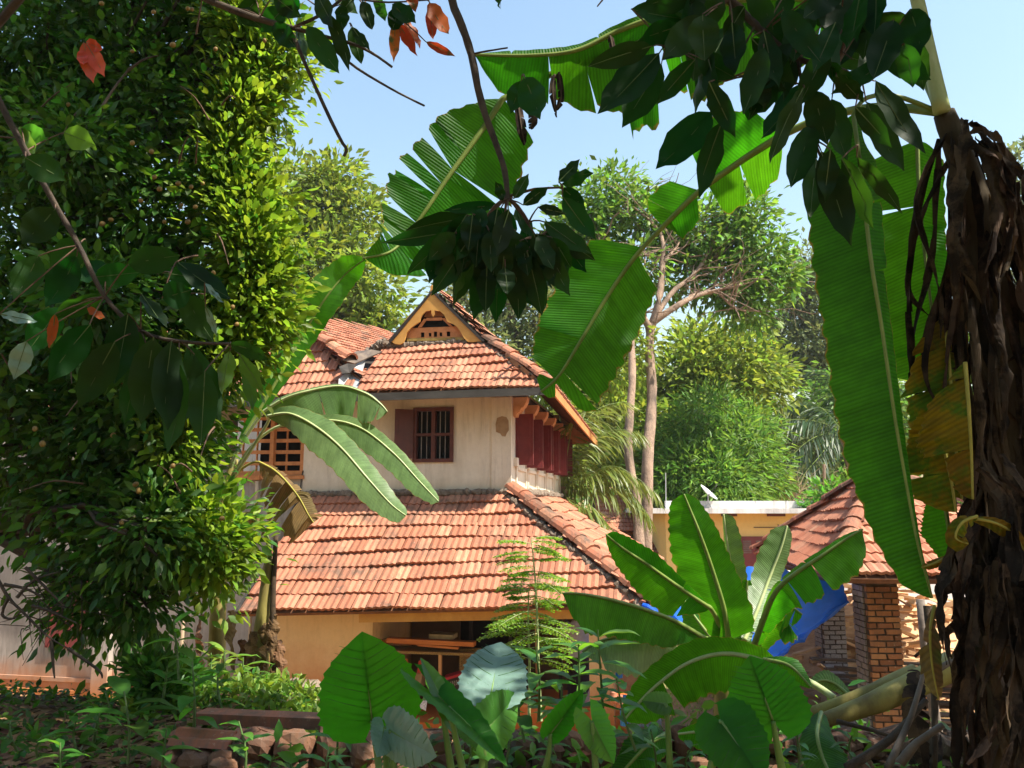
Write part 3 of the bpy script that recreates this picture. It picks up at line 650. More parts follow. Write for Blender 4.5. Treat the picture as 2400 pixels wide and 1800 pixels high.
# blue tarpaulin
top_ = catmull([P(1500, 1392, 12.6), P(1620, 1350, 12.9), P(1745, 1331, 13.2), P(1850, 1338, 12.8), P(1975, 1356, 11.6)], 30)
hem = catmull([P(1505, 1418, 11.4), P(1580, 1452, 11.2), P(1655, 1490, 11.1), P(1740, 1536, 11.0), P(1805, 1548, 10.9), P(1850, 1516, 10.9), P(1905, 1472, 10.9), P(1988, 1408, 10.9)], 30)
mb = MB(); K = 12
for i, (a, b) in enumerate(zip(top_, hem)):
    for k in range(K):
        t = k/(K-1); p = a.lerp(b, t); p.z -= .28*math.sin(math.pi*t)*(.4+.6*math.sin(i/29*math.pi)); p.y += .03*math.sin(i*1.9+k)+.02*math.sin(i*.7-k*1.3); p.z += .03*math.sin(i*1.3+k*.4)+.018*math.sin(i*3.1-k*2.3); p.y += .035*math.sin(i*2.7+k*.9)*math.sin(k*1.7+i*.3)
        mb.v.append(tuple(p))
mb.f = [(i*K+k, i*K+k+1, (i+1)*K+k+1, (i+1)*K+k) for i in range(29) for k in range(K-1)]
tp = thing('tarpaulin', 'blue plastic tarpaulin slung from the shed to the house', 'tarpaulin', Vector((3.3, 12, 2)))
M_TARP = leafmat('blue_tarpaulin', (.018, .15, .66), (.03, .24, .9), .38, .35, .05, spec=.5, hue=0, nsc=2)
part('sheet', mb, M_TARP, tp, smooth=True)
hm = MB(); hm.tube([h+Vector((0, -.01, .01*math.sin(i*2.1))) for i, h in enumerate(hem)], [.028+.016*math.sin(i*1.7)+.008*math.sin(i*5) for i in range(30)], 7, jit=.35)
part('rolled_hem', hm, M_TARP, tp)
# ---------------------------------------------------------------- buildings behind
fx0, fx1 = P(1563, 1250, 24).x, P(2010, 1250, 24).x
flat = thing('flat_roofed_house', 'yellow single-storey house with white flat concrete roof and maroon door', 'house', Vector(((fx0+fx1)/2, 26, 0)))
zt = P(1700, 1203, 24).z
part('wall', MB().box((fx0, 24, -.5), (fx1, 30, zt)), M_YELLOW, flat)
part('column', MB().box((fx0-.05, 23.9, -.5), (fx0+.16, 24.0, zt)), M_YELLOW, flat)
zs = P(1700, 1193, 24).z
M_CONC = plaster('whitewashed_concrete', (.82, .80, .79), (.26, .23, .21), (.5, .5, .5), -9, -8, .9, .9)
part('roof_slab', MB().box((P(1520, 1195, 23.5).x, 23.4, zt), (P(1918, 1195, 23.4).x, 30.3, zs+.02)), M_CONC, flat)
part('parapet', MB().box((P(1561, 1180, 24.4).x, 24.4, zs+.02), (P(1906, 1180, 24.4).x, 24.6, P(1700, 1174, 24.4).z)), M_CONC, flat)
dx0, dx1, dz0, dz1 = P(1735, 1300, 24).x, P(1797, 1300, 24).x, .2, P(1760, 1257, 24).z
door = part('door', MB().box((dx0, 23.94, dz0), (dx1, 24.02, dz1)), M_MAROON, flat)
for k in (0, 1):
    xa = dx0+.07+k*(dx1-dx0)/2
    for j in range(7): part('louvre', MB().beam((xa, 23.93, dz1-.14-j*.055), (xa+.24, 23.93, dz1-.14-j*.055), .03, .03), solid('grey_louvre', (.24, .17, .15)) if (k, j) == (0, 0) else bpy.data.materials['grey_louvre'], door)
for a, b in ((1690, 1727), (1797, 1840)): part('ventilator', MB().box((P(a, 1205, 24).x, 23.97, zt-.09), (P(b, 1205, 24).x, 24.02, zt-.01)), M_MAROON2, flat)
part('conduit', MB().tube([(P(1766, 1236, 24).x, 23.97, P(1766, 1236, 24).z), (P(1830, 1236, 24).x, 23.97, P(1766, 1236, 24).z), (P(1822, 1229, 24).x, 23.97, P(1766, 1229, 24).z)], .014, 5), M_WOODD, flat)
sd = thing('satellite_dish', 'white satellite dish on a thin stand on the flat roof', 'satellite dish', P(1652, 1190, 24.2))
dc = P(1662, 1153, 24.2); dn = Vector((.62, -.30, .72)).normalized(); da = dn.cross(Vector((0, 1, 0))).normalized(); db = dn.cross(da)
mb = MB(); vs = [dc-dn*.08]
for k in (1, 2, 3):
    for j in range(20):
        a = 2*math.pi*j/20; rr_ = .32*k/3; vs.append(dc+(da*math.cos(a)+db*math.sin(a))*rr_+dn*(.08*(k/3)**2-.08))
fs = [(0, 1+j, 1+(j+1) % 20) for j in range(20)]+[(1+k*20+j, 1+(k+1)*20+j, 1+(k+1)*20+(j+1) % 20, 1+k*20+(j+1) % 20) for k in (0, 1) for j in range(20)]
part('dish', mb.add(vs, fs), solid('white_dish_paint', (.8, .8, .8), (.7, .7, .7), 5, .4, .5), sd, smooth=True)
part('feed_arm', MB().tube([dc+db*.3-dn*.05, dc+dn*.28+db*.22, dc+dn*.36+db*.05], .014, 6), M_DARK, sd)
part('stand', MB().tube([dc-dn*.06, P(1660, 1178, 24.2), P(1650, 1192, 24.2)], .016, 6).tube([P(1660, 1176, 24.2), P(1668, 1192, 24.2)], .014, 6), M_METAL, sd)
solo('aerial_mast', MB().tube([P(1560, 1108, 24.3), P(1561, 1192, 24.3)], .014, 6), M_METAL, 'thin grey aerial mast at the left end of the flat roof', 'mast')
solo('aerial_mast', MB().tube([P(1575, 1172, 23.7), P(1575, 1200, 23.7)], .012, 6), M_DARK, 'short dark iron stub on the edge of the flat roof', 'mast')
solo('brick_block', MB().box((P(1636, 1186, 23.8).x, 23.7, zs+.02), (P(1645, 1186, 23.8).x, 23.85, zs+.09)), M_WOODD, 'small dark block lying on the flat roof by the dish', 'block')
bk = thing('tiled_house', 'low house with red tiled roof behind the flat-roofed house', 'house', Vector((P(1480, 1220, 27).x, 29, 0)))
B0, B1 = P(1395, 1247, 27), P(1600, 1247, 27); B1.z = B0.z
T0, T1 = P(1395, 1164, 29.5), P(1655, 1163, 29.5)
B1 = B0+Vector((T1.x-T0.x, 0, 0))
bo = wloc(bk); br_ = part('roof', MB().slab(*deck([B0, B1, T1, T0], (0, -.6, .8), .1)), M_SOFFIT, bk)
part('roof_tiles', lay_joined(tile_quad(B0, B1, T1, T0, r4), MB()), M_TILE2, br_, kind='stuff')
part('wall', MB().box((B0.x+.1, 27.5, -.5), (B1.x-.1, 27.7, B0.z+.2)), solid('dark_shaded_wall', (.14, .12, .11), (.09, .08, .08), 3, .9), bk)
part('window', MB().box((P(1553, 1260, 27.3).x, 27.38, P(1553, 1288, 27.3).z), (P(1567, 1260, 27.3).x, 27.49, P(1553, 1250, 27.3).z)), M_YELLOW, bk)
part('low_tiles', lay_joined(tile_quad(P(1440, 1300, 25.5), P(1570, 1300, 25.5), P(1570, 1268, 26.6), P(1440, 1266, 26.6), r4), MB()), M_TILED, bk, kind='stuff')
solo('utility_post', MB().tube([P(1931, 1088, 27), P(1936, 1230, 27)], .05, 7), solid('weathered_post', (.28, .2, .15), None, 6, .9), 'slim weathered wooden post among the bushes behind the flat roof', 'post')
# ---------------------------------------------------------------- things in the verandah
def HP(px, py, yl): h = H(px, py, 1, yl); return HW(*h)
M_CARD = solid('cardboard', (.36, .24, .13), (.26, .17, .09), 5, .9)
M_CANE = solid('woven_cane', (.45, .30, .12), (.10, .06, .02), 70, .8, bs=.8)
rk = thing('work_rack', 'rough timber rack with woven cane sides in the verandah', 'rack', HP(1000, 1630, -1.0))
part('shelf', MB().beam(HP(895, 1521, -1.15), HP(1120, 1528, -1.15), .5, .04), M_CANE, rk)
for x in (925, 1032, 1085): part('leg', MB().beam(HP(x, 1525, -1.2), HP(x, 1640, -1.2), .05, .05), M_OCHRE, rk)
cp = part('cane_panel', MB().slab([HP(1077, 1524, -1.25), HP(1125, 1520, -1.25), HP(1125, 1575, -1.25), HP(1077, 1570, -1.25)], (0, .02, 0)), M_CANE, rk)
for k in range(9): part('cane_strip', MB().beam(HP(1077, 1524+k*5.2, -1.275), HP(1125, 1521+k*5.4, -1.275), .012, .018), M_CANE, cp)
for k in range(8): part('cane_strip', MB().beam(HP(1079+k*6, 1523, -1.285), HP(1079+k*6, 1573, -1.285), .018, .01), M_CANE, cp)
for lab, a, b, y, w, h in (('long orange sawn plank lying on top of the verandah rack', (910, 1499), (1113, 1509), -1.35, .16, .07), ('thin sawn batten lying under the long plank on the rack', (980, 1511), (1075, 1519), -1.40, .07, .035), ('dark orange plank lying at the back of the rack', (880, 1501), (1000, 1507), -1.10, .14, .06)):
    solo('plank', MB().beam(HP(*a, y), HP(*b, y), w, h), M_WOODO, lab, 'plank', 'planks on the verandah rack')
solo('carton', MB().slab([HP(1005, 1486, -1.3), HP(1061, 1489, -1.3), HP(1061, 1499, -1.3), HP(1005, 1497, -1.3)], (.06, .28, 0)), solid('pale_box', (.55, .42, .24)), 'flat pale cardboard tray on the planks of the rack', 'box')
solo('cardboard_box', MB().slab([HP(962, 1577, -1.2), HP(990, 1577, -1.2), HP(985, 1612, -1.2), HP(968, 1612, -1.2)], (.1, .3, 0)), M_CARD, 'brown cardboard box under the verandah rack', 'box')
sg = thing('packing_box', 'dark brown packing box with a red top edge and pale script lettering', 'box', HP(1065, 1620, -1.3))
part('carton', MB().slab([HP(1040, 1592, -1.3), HP(1090, 1580, -1.3), HP(1090, 1625, -1.3), HP(1045, 1630, -1.3)], (.06, .28, 0)), solid('dark_box_print', (.05, .035, .03)), sg)
part('flap', MB().slab([HP(1040, 1590, -1.32), HP(1085, 1577, -1.32), HP(1085, 1583, -1.32), HP(1040, 1596, -1.32)], (.02, .2, .02)), solid('red_flap', (.55, .05, .06)), sg)
lt = MB()
for k, (w, base) in enumerate(((5, 1600), (4, 1606))):
    for j in range(w): lt.tube([HP(1057+j*4.6+1.6*math.cos(t)*(.6+.4*(j % 2)), base-j*1.1+2.2*math.sin(t), -1.315) for t in np.linspace(.3, 5.2, 7)], .0035, 4)
part('lettering', lt, solid('cream_print', (.62, .55, .42)), sg)
of = MB(); of.beam(HP(935, 1551, -1.1), HP(956, 1547, -1.1), .02, .045); of.beam(HP(954, 1548, -1.1), HP(956, 1582, -1.1), .02, .04); of.beam(HP(937, 1552, -1.1), HP(939, 1580, -1.1), .02, .04)
solo('wooden_frame', of, M_WOODO, 'small orange wooden frame leaning under the rack', 'frame')
solo('red_board', MB().slab([HP(981, 1550, -1.2), HP(987, 1545, -1.2), HP(987, 1580, -1.2), HP(977, 1580, -1.2)], (.02, .05, 0)), solid('red_gloss', (.55, .07, .04), None, 4, .4), 'narrow red board standing under the rack behind the leaves', 'board')
solo('newspaper', MB().slab([HP(983, 1639, -1.9), HP(1001, 1644, -1.9), HP(998, 1666, -1.9), HP(985, 1660, -1.9)], (0, .01, .006)), solid('printed_paper', (.66, .68, .76), (.2, .2, .26), 60, .9), 'crumpled printed white paper beside the verandah step', 'paper')
bd = solo('blue_drum', MB().tube([HP(1447, 1553, -1.2), HP(1448, 1588, -1.2)], .075, 10), solid('blue_plastic', (.01, .22, .50), None, 4, .35, .5), 'blue plastic pipe standing beside the verandah pillar', 'pipe', smooth=False)
solo('blue_drum', MB().tube([HP(1462, 1630, -2.2), HP(1463, 1700, -2.2)], .06, 10), bpy.data.materials['blue_plastic'], 'short blue pipe stub on the ground right of the verandah', 'pipe')
sb = P(1500, 1580, 13.5); solo('stone_slab', MB().box((sb.x-.4, sb.y-.3, .18), (sb.x+.28, sb.y+.5, .30), .02), M_CONC, 'pale flat stone slab lying in the sunny yard', 'slab')
for k, (px, py, d) in enumerate(((1438, 1640, 11.2), (1452, 1648, 11.2))):
    pt = MB(); c0 = P(px, py, d); pt.tube([c0+Vector((0, 0, z)) for z in (-.05, 0, .05, .09, .10)], [.05, .065, .06, .045, .05], 10)
    solo('clay_pot', pt, M_TILE, ('small clay pot at the foot of the verandah pillar', 'small clay pot beside the blue pipe stub')[k], 'pot', smooth=True)
# ---- a person standing in the shade of the verandah
pe = thing('person', 'person in a white shirt and dark lungi standing in the verandah', 'person', HW(1.28, -.55, .32))
bm_ = bpy.data.meshes.new('body')
J = [(0, 0, .92, .13), (0, 0, 1.12, .125), (0, .01, 1.32, .15), (0, .01, 1.43, .075), (0, -.01, 1.50, .05), (0, -.02, 1.58, .085), (0, -.02, 1.66, .085),
     (-.10, 0, .88, .10), (-.11, .0, .48, .07), (-.11, .03, .08, .045), (-.11, -.12, .03, .04), (.10, 0, .88, .10), (.12, -.03, .48, .07), (.12, .02, .08, .045), (.12, -.13, .03, .04),
     (-.19, .01, 1.38, .06), (-.24, .03, 1.12, .045), (-.25, -.06, .88, .035), (-.25, -.09, .79, .035), (.19, .01, 1.38, .06), (.25, .02, 1.12, .045), (.20, -.15, .97, .035), (.15, -.21, .99, .033)]
E_ = [(0, 1), (1, 2), (2, 3), (3, 4), (4, 5), (5, 6), (0, 7), (7, 8), (8, 9), (9, 10), (0, 11), (11, 12), (12, 13), (13, 14), (2, 15), (15, 16), (16, 17), (17, 18), (2, 19), (19, 20), (20, 21), (21, 22)]
def skin(name, J, E_, mat, par, lv=1):
    me = bpy.data.meshes.new(name); me.from_pydata([j[:3] for j in J], E_, []); me.materials.append(mat); o = link(name, me, par)
    md = o.modifiers.new('skin', 'SKIN'); md.use_smooth_shade = True
    sv = me.skin_vertices[0].data if me.skin_vertices else None
    if sv is None: me.attributes.new('skin', 'FLOAT_VECTOR', 'POINT')
    if me.skin_vertices:
        for v, j in zip(me.skin_vertices[0].data, J): v.radius = (j[3], j[3]*(.72 if j[2] > .9 and abs(j[0]) < .05 and j[2] < 1.4 else 1))
        me.skin_vertices[0].data[0].use_root = True
    ss = o.modifiers.new('sub', 'SUBSURF'); ss.levels = lv; ss.render_levels = lv; return o
M_SKIN = solid('brown_skin', (.20, .10, .06), (.17, .085, .05), 9, .55, .4)
skin('body', J, E_, M_SKIN, pe, 2)
def ringtube(rows, mat, name):
    mb = MB(); n = 16
    for z, rx, ry, cy in rows:
        for k in range(n):
            a = 2*math.pi*k/n; f = 1+.03*math.sin(5*a+z*9); mb.v.append((rx*math.cos(a)*f, cy+ry*math.sin(a)*f, z))
    mb.f = [(i*n+k, i*n+(k+1) % n, (i+1)*n+(k+1) % n, (i+1)*n+k) for i in range(len(rows)-1) for k in range(n)]
    return part(name, mb, mat, pe, smooth=True, local=True)
ringtube([(.86, .19, .15, 0), (1.0, .18, .14, 0), (1.15, .18, .135, 0), (1.3, .205, .14, .01), (1.38, .20, .12, .01), (1.43, .12, .09, .01), (1.46, .07, .065, .005)], M_CLOTH, 'shirt')
ringtube([(.12, .20, .17, 0), (.5, .19, .16, 0), (.8, .185, .15, 0), (.93, .175, .14, 0)], solid('dark_lungi', (.05, .03, .035), (.03, .02, .03), 12, .9), 'lungi')
for s in (-1, 1):
    mb = MB().tube([(s*.15, .01, 1.40), (s*.20, .01, 1.34), (s*.235, .025, 1.18)], [.075, .078, .075], 10); part('sleeve', mb, M_CLOTH, pe, smooth=True, local=True)
    h0 = Vector((-.25, -.09, .79)) if s < 0 else Vector((.15, -.21, .99))
    for k in range(4):
        d = Vector((.012*(k-1.5), -.012*k, -.06)) if s < 0 else Vector((-.05, -.03, .012*(k-1.5)))
        part('finger', MB().tube([h0+d*.3, h0+d, h0+d*1.5+Vector((0, .012, 0))], [.010, .009, .006], 6), M_SKIN, pe, smooth=True, local=True)
hairm = MB(); n = 14
for i, (z, r_) in enumerate(((1.60, .094), (1.66, .100), (1.72, .088), (1.755, .05), (1.765, .005))):
    for k in range(n): a = 2*math.pi*k/n; hairm.v.append((r_*math.cos(a)*.92, .012+r_*math.sin(a), z+(.05 if math.sin(a) < -.3 and i < 1 else 0)))
hairm.f = [(i*n+k, i*n+(k+1) % n, (i+1)*n+(k+1) % n, (i+1)*n+k) for i in range(4) for k in range(n)]
part('hair', hairm, solid('black_hair', (.012, .01, .01), None, 20, .5), pe, smooth=True, local=True)
# ---------------------------------------------------------------- laterite wall and loose tiles in front
M_LAT = terracotta('laterite_stone', .8, [(0, (.07, .035, .025)), (.5, (.14, .065, .038)), (1, (.21, .11, .065))])
def rock_mb(q, rx, ry, rz, jit=.18, nr=6, ns=9):
    mb = MB()
    for i in range(nr):
        t = math.pi*i/(nr-1)
        for k in range(ns):
            f = 2*math.pi*k/ns; j = 1+q.uniform(-jit, jit)
            sx = math.copysign(abs(math.sin(t)*math.cos(f))**.75, math.cos(f)); sy = math.copysign(abs(math.sin(t)*math.sin(f))**.75, math.sin(f)); sz = math.copysign(abs(math.cos(t))**.75, math.cos(t))
            mb.v.append((rx*sx*j, ry*sy*j, rz*sz*j))
    mb.f = [(i*ns+k, i*ns+(k+1) % ns, (i+1)*ns+(k+1) % ns, (i+1)*ns+k) for i in range(nr-1) for k in range(ns)]
    return mb
wall = thing('stone_wall', 'low dry wall of rough brown laterite stones topped with broken tiles', 'wall', Vector((0, 5.0, 1.75)))
q = random.Random(21); rocks = [rock_mb(q, 1, 1, 1, .13, 8, 12).mesh('stone', M_LAT) for _ in range(5)]
x = -2.15
for row in range(4):
    x = -2.2+q.uniform(0, .1)
    while x < 3.3:
        w = q.uniform(.06, .125); o = bpy.data.objects.new('stone', rocks[q.randrange(5)]); o.parent = wall; COL.objects.link(o)
        o.location = (x+w, q.gauss(0, .03)+.02*row, .10+row*.115+q.gauss(0, .012)-(.12 if x < -1.75 else 0)); o.scale = (w, .12, q.uniform(.055, .085)); o.rotation_euler = (q.gauss(0, .3), q.gauss(0, .25), q.gauss(0, .3)); x += w*1.9
part('wall_fill', MB().box((-2.1, 4.98, 1.6), (3.3, 5.45, 2.10)), solid('wall_earth', (.10, .055, .035), (.05, .03, .02), 9, .95), wall)
x = -2.0; tms = [t.mesh('coping_tile', M_TILED) for t in TILES]
while x < 3.2:
    o = bpy.data.objects.new('coping_tile', tms[q.randrange(3)]); o.parent = wall; COL.objects.link(o)
    o.location = (x, .16+q.gauss(0, .07), .42+q.gauss(0, .02)); o.rotation_euler = (q.gauss(.05, .12), q.gauss(0, .2), q.gauss(1.4, .5)); o.scale = [q.uniform(.5, .95)]*3; x += q.uniform(.14, .34)
solo('terracotta_slab', MB().beam(P(470, 1678, 5.7), P(790, 1692, 5.5), .16, .07), M_TILED, 'long broken terracotta slab lying along the top of the stone wall', 'slab')
M_ROCK = solid('grey_brown_boulder', (.33, .25, .18), (.16, .12, .09), 4, .9, bs=.8, dist=.04)
for px, py, d, s, lab in ((690, 1652, 8.2, (.34, .3, .22), 'large brown boulder at the foot of the ochre wall'), (700, 1690, 7.6, (.34, .25, .16), 'flat pale boulder lying below the large brown one'), (560, 1690, 7.2, (.2, .2, .14), 'small dark boulder among the weeds by the banana stump'), (655, 1640, 8.6, (.18, .2, .16), 'small round boulder half hidden by bright weeds')):
    rb = rock_mb(q, *s, .12, 7, 11); c0 = P(px, py, d); rb.v = [(a+c0.x, b+c0.y, c+c0.z) for a, b, c in rb.v]
    solo('boulder', rb, M_ROCK, lab, 'boulder', 'boulders by the house', smooth=False)
c0 = P(60, 1650, 7.6); solo('clay_block', MB().box((c0.x-.11, c0.y-.1, c0.z-.08), (c0.x+.10, c0.y+.1, c0.z+.035), .012), M_TILE2, 'single red brick lying on the dark mound', 'brick')
# ---------------------------------------------------------------- leaves: materials
G_TREE = leafmat('glossy_tree_leaf', (.045, .115, .016), (.14, .34, .02), .45, .36, .45, hue=.025, spec=.3)
G_SUNEDGE = leafmat('sunlit_edge_leaf', (.14, .235, .018), (.36, .54, .03), .45, .42, .45, hue=.025, spec=.3)  # sunlit yellow-green of the tree's right edge put into the leaf colour
G_BG = leafmat('sunny_tree_leaf', (.165, .225, .028), (.40, .52, .05), .55, .36, .45, hue=.03, spec=.25)
G_BG2 = leafmat('mango_leaf', (.10, .20, .028), (.28, .50, .05), .5, .36, .45, hue=.025, spec=.3)
G_BG3 = leafmat('olive_far_leaf', (.14, .18, .06), (.28, .34, .10), .55, .36, .4, hue=.03, spec=.25)  # greyer olive green for the far trees
G_BAN = leafmat('banana_leaf', (.028, .145, .010), (.14, .60, .008), .48, .45, .12, vein=420, hue=.012, spec=.22, spot=((.17, .14, .03), 16, .69))
G_BAN2 = leafmat('pale_banana_leaf', (.20, .34, .13), (.24, .50, .04), .34, .3, .1, vein=420, hue=.01, spec=.5, spot=((.26, .22, .07), 14, .70))
G_BANY = leafmat('yellowing_banana_leaf', (.30, .20, .012), (.60, .36, .008), .5, .5, .2, vein=300, spot=((.13, .24, .012), 5, .5), hue=.02, spec=.2)
G_BAND = leafmat('withered_banana_leaf', (.26, .17, .055), (.38, .24, .05), .7, .35, .3, vein=260, spot=((.14, .20, .03), 3, .55))
G_DRY = leafmat('dry_brown_leaf', (.078, .053, .036), (.10, .05, .02), .85, .12, .55, hue=.02, spec=.1, spot=((.022, .016, .013), 7, .45), nsc=9)
G_DRY2 = leafmat('tan_dry_sheath', (.24, .14, .07), (.3, .16, .06), .8, .15, .45, hue=.02, spec=.15, spot=((.10, .06, .035), 9, .5))
M_PSEUDOD = solid('dark_banana_stem', (.075, .055, .03), (.03, .024, .018), 4, .8, .2, bs=.6, stretch=(1, 1, .3))
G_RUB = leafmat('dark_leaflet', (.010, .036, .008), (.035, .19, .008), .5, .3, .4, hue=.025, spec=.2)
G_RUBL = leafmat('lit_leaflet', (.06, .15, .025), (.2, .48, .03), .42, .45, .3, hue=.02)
G_RED = leafmat('red_old_leaflet', (.36, .07, .02), (.75, .13, .02), .5, .5, .2, spot=((.10, .11, .03), 9, .55), hue=.015)
G_ORG = leafmat('orange_leaf', (.62, .10, .012), (.8, .16, .01), .5, .35, .1, spot=((.15, .05, .01), 60, .66))
G_EAR = leafmat('elephant_ear_leaf', (.014, .085, .008), (.10, .58, .010), .45, .52, .08, vein=0, hue=.008, spec=.3, nsc=7, spot=((.10, .11, .02), 24, .69))
M_VEIN = solid('leaf_vein', (.06, .17, .03), (.04, .12, .02), 12, .5)
G_EARG = leafmat('glaucous_sheen_leaf', (.20, .33, .28), (.2, .36, .08), .30, .18, .08, hue=.008, spec=.7, nsc=8, spot=((.16, .17, .09), 20, .70))  # blue-grey leaf; its sky sheen is lightened into the base colour
G_HERB = leafmat('herb_leaf', (.07, .20, .03), (.22, .52, .03), .4, .42, .35, hue=.025)
G_WEED = leafmat('bright_weed', (.14, .24, .03), (.32, .50, .03), .5, .4, .4, hue=.03)
G_MOR = leafmat('feathery_leaflet', (.16, .30, .03), (.38, .62, .03), .5, .45, .3, hue=.03)
G_PALM = leafmat('coconut_frond', (.15, .20, .035), (.34, .40, .06), .4, .35, .3, hue=.02, spec=.5)
G_PALMD = leafmat('dark_frond', (.045, .085, .035), (.10, .18, .05), .45, .3, .3)
M_BARK = solid('dark_bark', (.10, .075, .055), (.045, .035, .03), 14, .9, bs=.7)
M_BARKP = solid('pinkish_bark', (.36, .25, .18), (.10, .075, .06), 2.6, .95, bs=.9, stretch=(1, 1, .45), dist=.05)
M_TWIG = solid('brown_twig', (.17, .10, .065), (.07, .045, .035), 25, .8, bs=.4)
M_RIB = solid('banana_midrib', (.20, .27, .06), (.13, .20, .04), 10, .45, .4, bs=.1)
M_RIBP = solid('pale_petiole', (.46, .52, .26), (.34, .42, .16), 7, .45, .4, bs=.1)
M_RIBD = solid('brown_midrib', (.07, .045, .025), (.03, .022, .015), 20, .85, bs=.5)
M_RIBY = solid('yellow_midrib', (.40, .34, .07), (.24, .24, .04), 10, .6)
M_STEM = solid('green_stem', (.10, .17, .05), (.06, .10, .03), 12, .5, .4, bs=.2)
M_STALK = solid('ear_stalk', (.13, .24, .05), (.09, .17, .04), 8, .45, .4, bs=.1)
M_PSEUDO = solid('banana_stem', (.34, .30, .08), (.12, .085, .035), 3.5, .6, .3, bs=.4, stretch=(1, 1, .3))
M_FRUIT = solid('tan_fruit', (.24, .15, .04), (.16, .10, .03), 20, .55, .3, bs=.15, per=.2)
TPL = (np.array([(0, 0, 0), (0, .4, -.03), (0, .75, -.02), (0, 1, -.10), (-.22, .33, .05), (-.18, .68, .04), (.22, .33, .05), (.18, .68, .04)], dtype=np.float32),
       [(0, 1, 4), (0, 6, 1), (1, 2, 5, 4), (1, 6, 7, 2), (2, 3, 5), (2, 7, 3)])
TPD = (np.array([(0, 0, 0), (-.24, .45, .06), (0, 1, -.06), (.24, .45, .06)], dtype=np.float32), [(0, 2, 1), (0, 3, 2)])
TPN = (np.array([(0, 0, 0), (-.11, .45, .03), (0, 1, -.08), (.11, .45, .03)], dtype=np.float32), [(0, 2, 1), (0, 3, 2)])
def unit(a): return a/(np.linalg.norm(a, axis=1, keepdims=True)+1e-9)
def cloud_mesh(name, p, d, n, size, mat, tpl=TPL, off=(0, 0, 0)):
    p = np.asarray(p, float)-np.array(off); d = unit(np.asarray(d, float)); x = unit(np.cross(d, n)); n = np.cross(x, d)
    t, fs = tpl; k = len(t); s = np.asarray(size, float)[:, None, None]
    V = p[:, None, :]+s*(x[:, None, :]*t[None, :, 0:1]+d[:, None, :]*t[None, :, 1:2]+n[:, None, :]*t[None, :, 2:3])
    Nn = len(p); V = V.reshape(-1, 3)
    lens = np.array([len(f) for f in fs]); flat = np.array([i for f in fs for i in f])
    loops = (np.arange(Nn)[:, None]*k+flat[None, :]).ravel(); tot = np.tile(lens, Nn); start = np.concatenate([[0], np.cumsum(tot)[:-1]])
    me = bpy.data.meshes.new(name); me.vertices.add(len(V)); me.vertices.foreach_set('co', V.astype(np.float32).ravel())
    me.loops.add(len(loops)); me.loops.foreach_set('vertex_index', loops.astype(np.int32))
    me.polygons.add(len(tot)); me.polygons.foreach_set('loop_start', start.astype(np.int32)); me.polygons.foreach_set('loop_total', tot.astype(np.int32))
    me.materials.append(mat); me.update(calc_edges=True); me.validate(); return me
def rand_dirs(n, droop=.3, up=.8, spread=None):
    d = rng.normal(size=(n, 3)); d[:, 2] = d[:, 2]*.6-droop; nn = rng.normal(size=(n, 3))*.7; nn[:, 2] += up
    return unit(d), unit(nn)
def blob_points(blobs, total, clump, cs, shell=.45, flat=.85):
    """clumps of leaves spread through ellipsoids (px, py, distance, radius px[, radius py])"""
    P_, C_, D_ = [], [], []
    w = np.array([M(b[3], b[2])**2 for b in blobs]); w = w/w.sum()
    for b, ww in zip(blobs, w):
        c = np.array(P(b[0], b[1], b[2])); rx = M(b[3], b[2]); rz = M(b[4], b[2]) if len(b) > 4 else rx*flat
        m = max(3, int(total*ww/clump)); v = unit(rng.normal(size=(m, 3))); rad = (shell+(1-shell)*rng.random(m)**.6)[:, None]
        cc = c+v*rad*np.array([rx, rx*.85, rz]); C_.append(cc)
        k = np.repeat(np.arange(m), clump); off = rng.normal(size=(len(k), 3))*cs
        P_.append(cc[k]+off); D_.append(unit(off+v[k]*cs*.6))
    return np.concatenate(P_), np.concatenate(D_), C_
def limb(mb, a, b, r0, r1, wob=.06, n=6, sides=6):
    a = Vector(a); b = Vector(b); L = (b-a).length; pts = []
    for i in range(n+1):
        t = i/n; p = a.lerp(b, t)+Vector((random.gauss(0, wob), random.gauss(0, wob), random.gauss(0, wob)+.10*math.sin(math.pi*t)))*L*(0 if i in (0, n) else 1)*.5
        pts.append(p)
    mb.tube(pts, [r0+(r1-r0)*i/n for i in range(n+1)], sides, False); return pts
def tree(name, label, trunk, blobs, total, size, mat, clump=10, cs=.3, bark=M_BARK, tr=(.25, .12), tpl=TPD, droop=.3, group=None, limbs=1, twig=.35, shell=.45, up=.8):
    base = Vector(trunk[0]); t = thing(name, label, 'tree', base, group)
    far = blobs[0][2] > 20; clump, cs, size, total = (clump*2, cs*.95, size*1.12, int(total*.95)) if far else (clump, cs, size, total)
    p, d, C_ = blob_points(blobs, total, clump, cs, .62 if far else shell); _, nn = rand_dirs(len(p), 0, up); d = d+np.array([0, 0, -droop])
    s = size*rng.uniform(.45, 1.4, len(p))
    cr = link('crown', cloud_mesh('crown', p, d, nn, s, mat, tpl, base), t, kind='stuff')
    mb = MB(); tp = catmull(trunk, 14); mb.tube(tp, [tr[0]+(tr[1]-tr[0])*i/13 for i in range(14)], 9, False, jit=.06)
    part('trunk', mb, bark, t, smooth=True)
    if limbs:
        lb = MB()
        for b, cc in zip(blobs, C_):
            c = P(b[0], b[1], b[2]); f = min(tp[5:], key=lambda q_: (q_-c).length+max(0, q_.z-c.z)*1.5)
            pts = limb(lb, f, c, tr[1]*.62, tr[1]*.3)
            for q_ in cc[::max(1, len(cc)//7)]: limb(lb, pts[random.randrange(2, 6)], q_, tr[1]*.28, .012, .05, 4, 4)
        part('limbs', lb, bark, t, smooth=True)
    return t
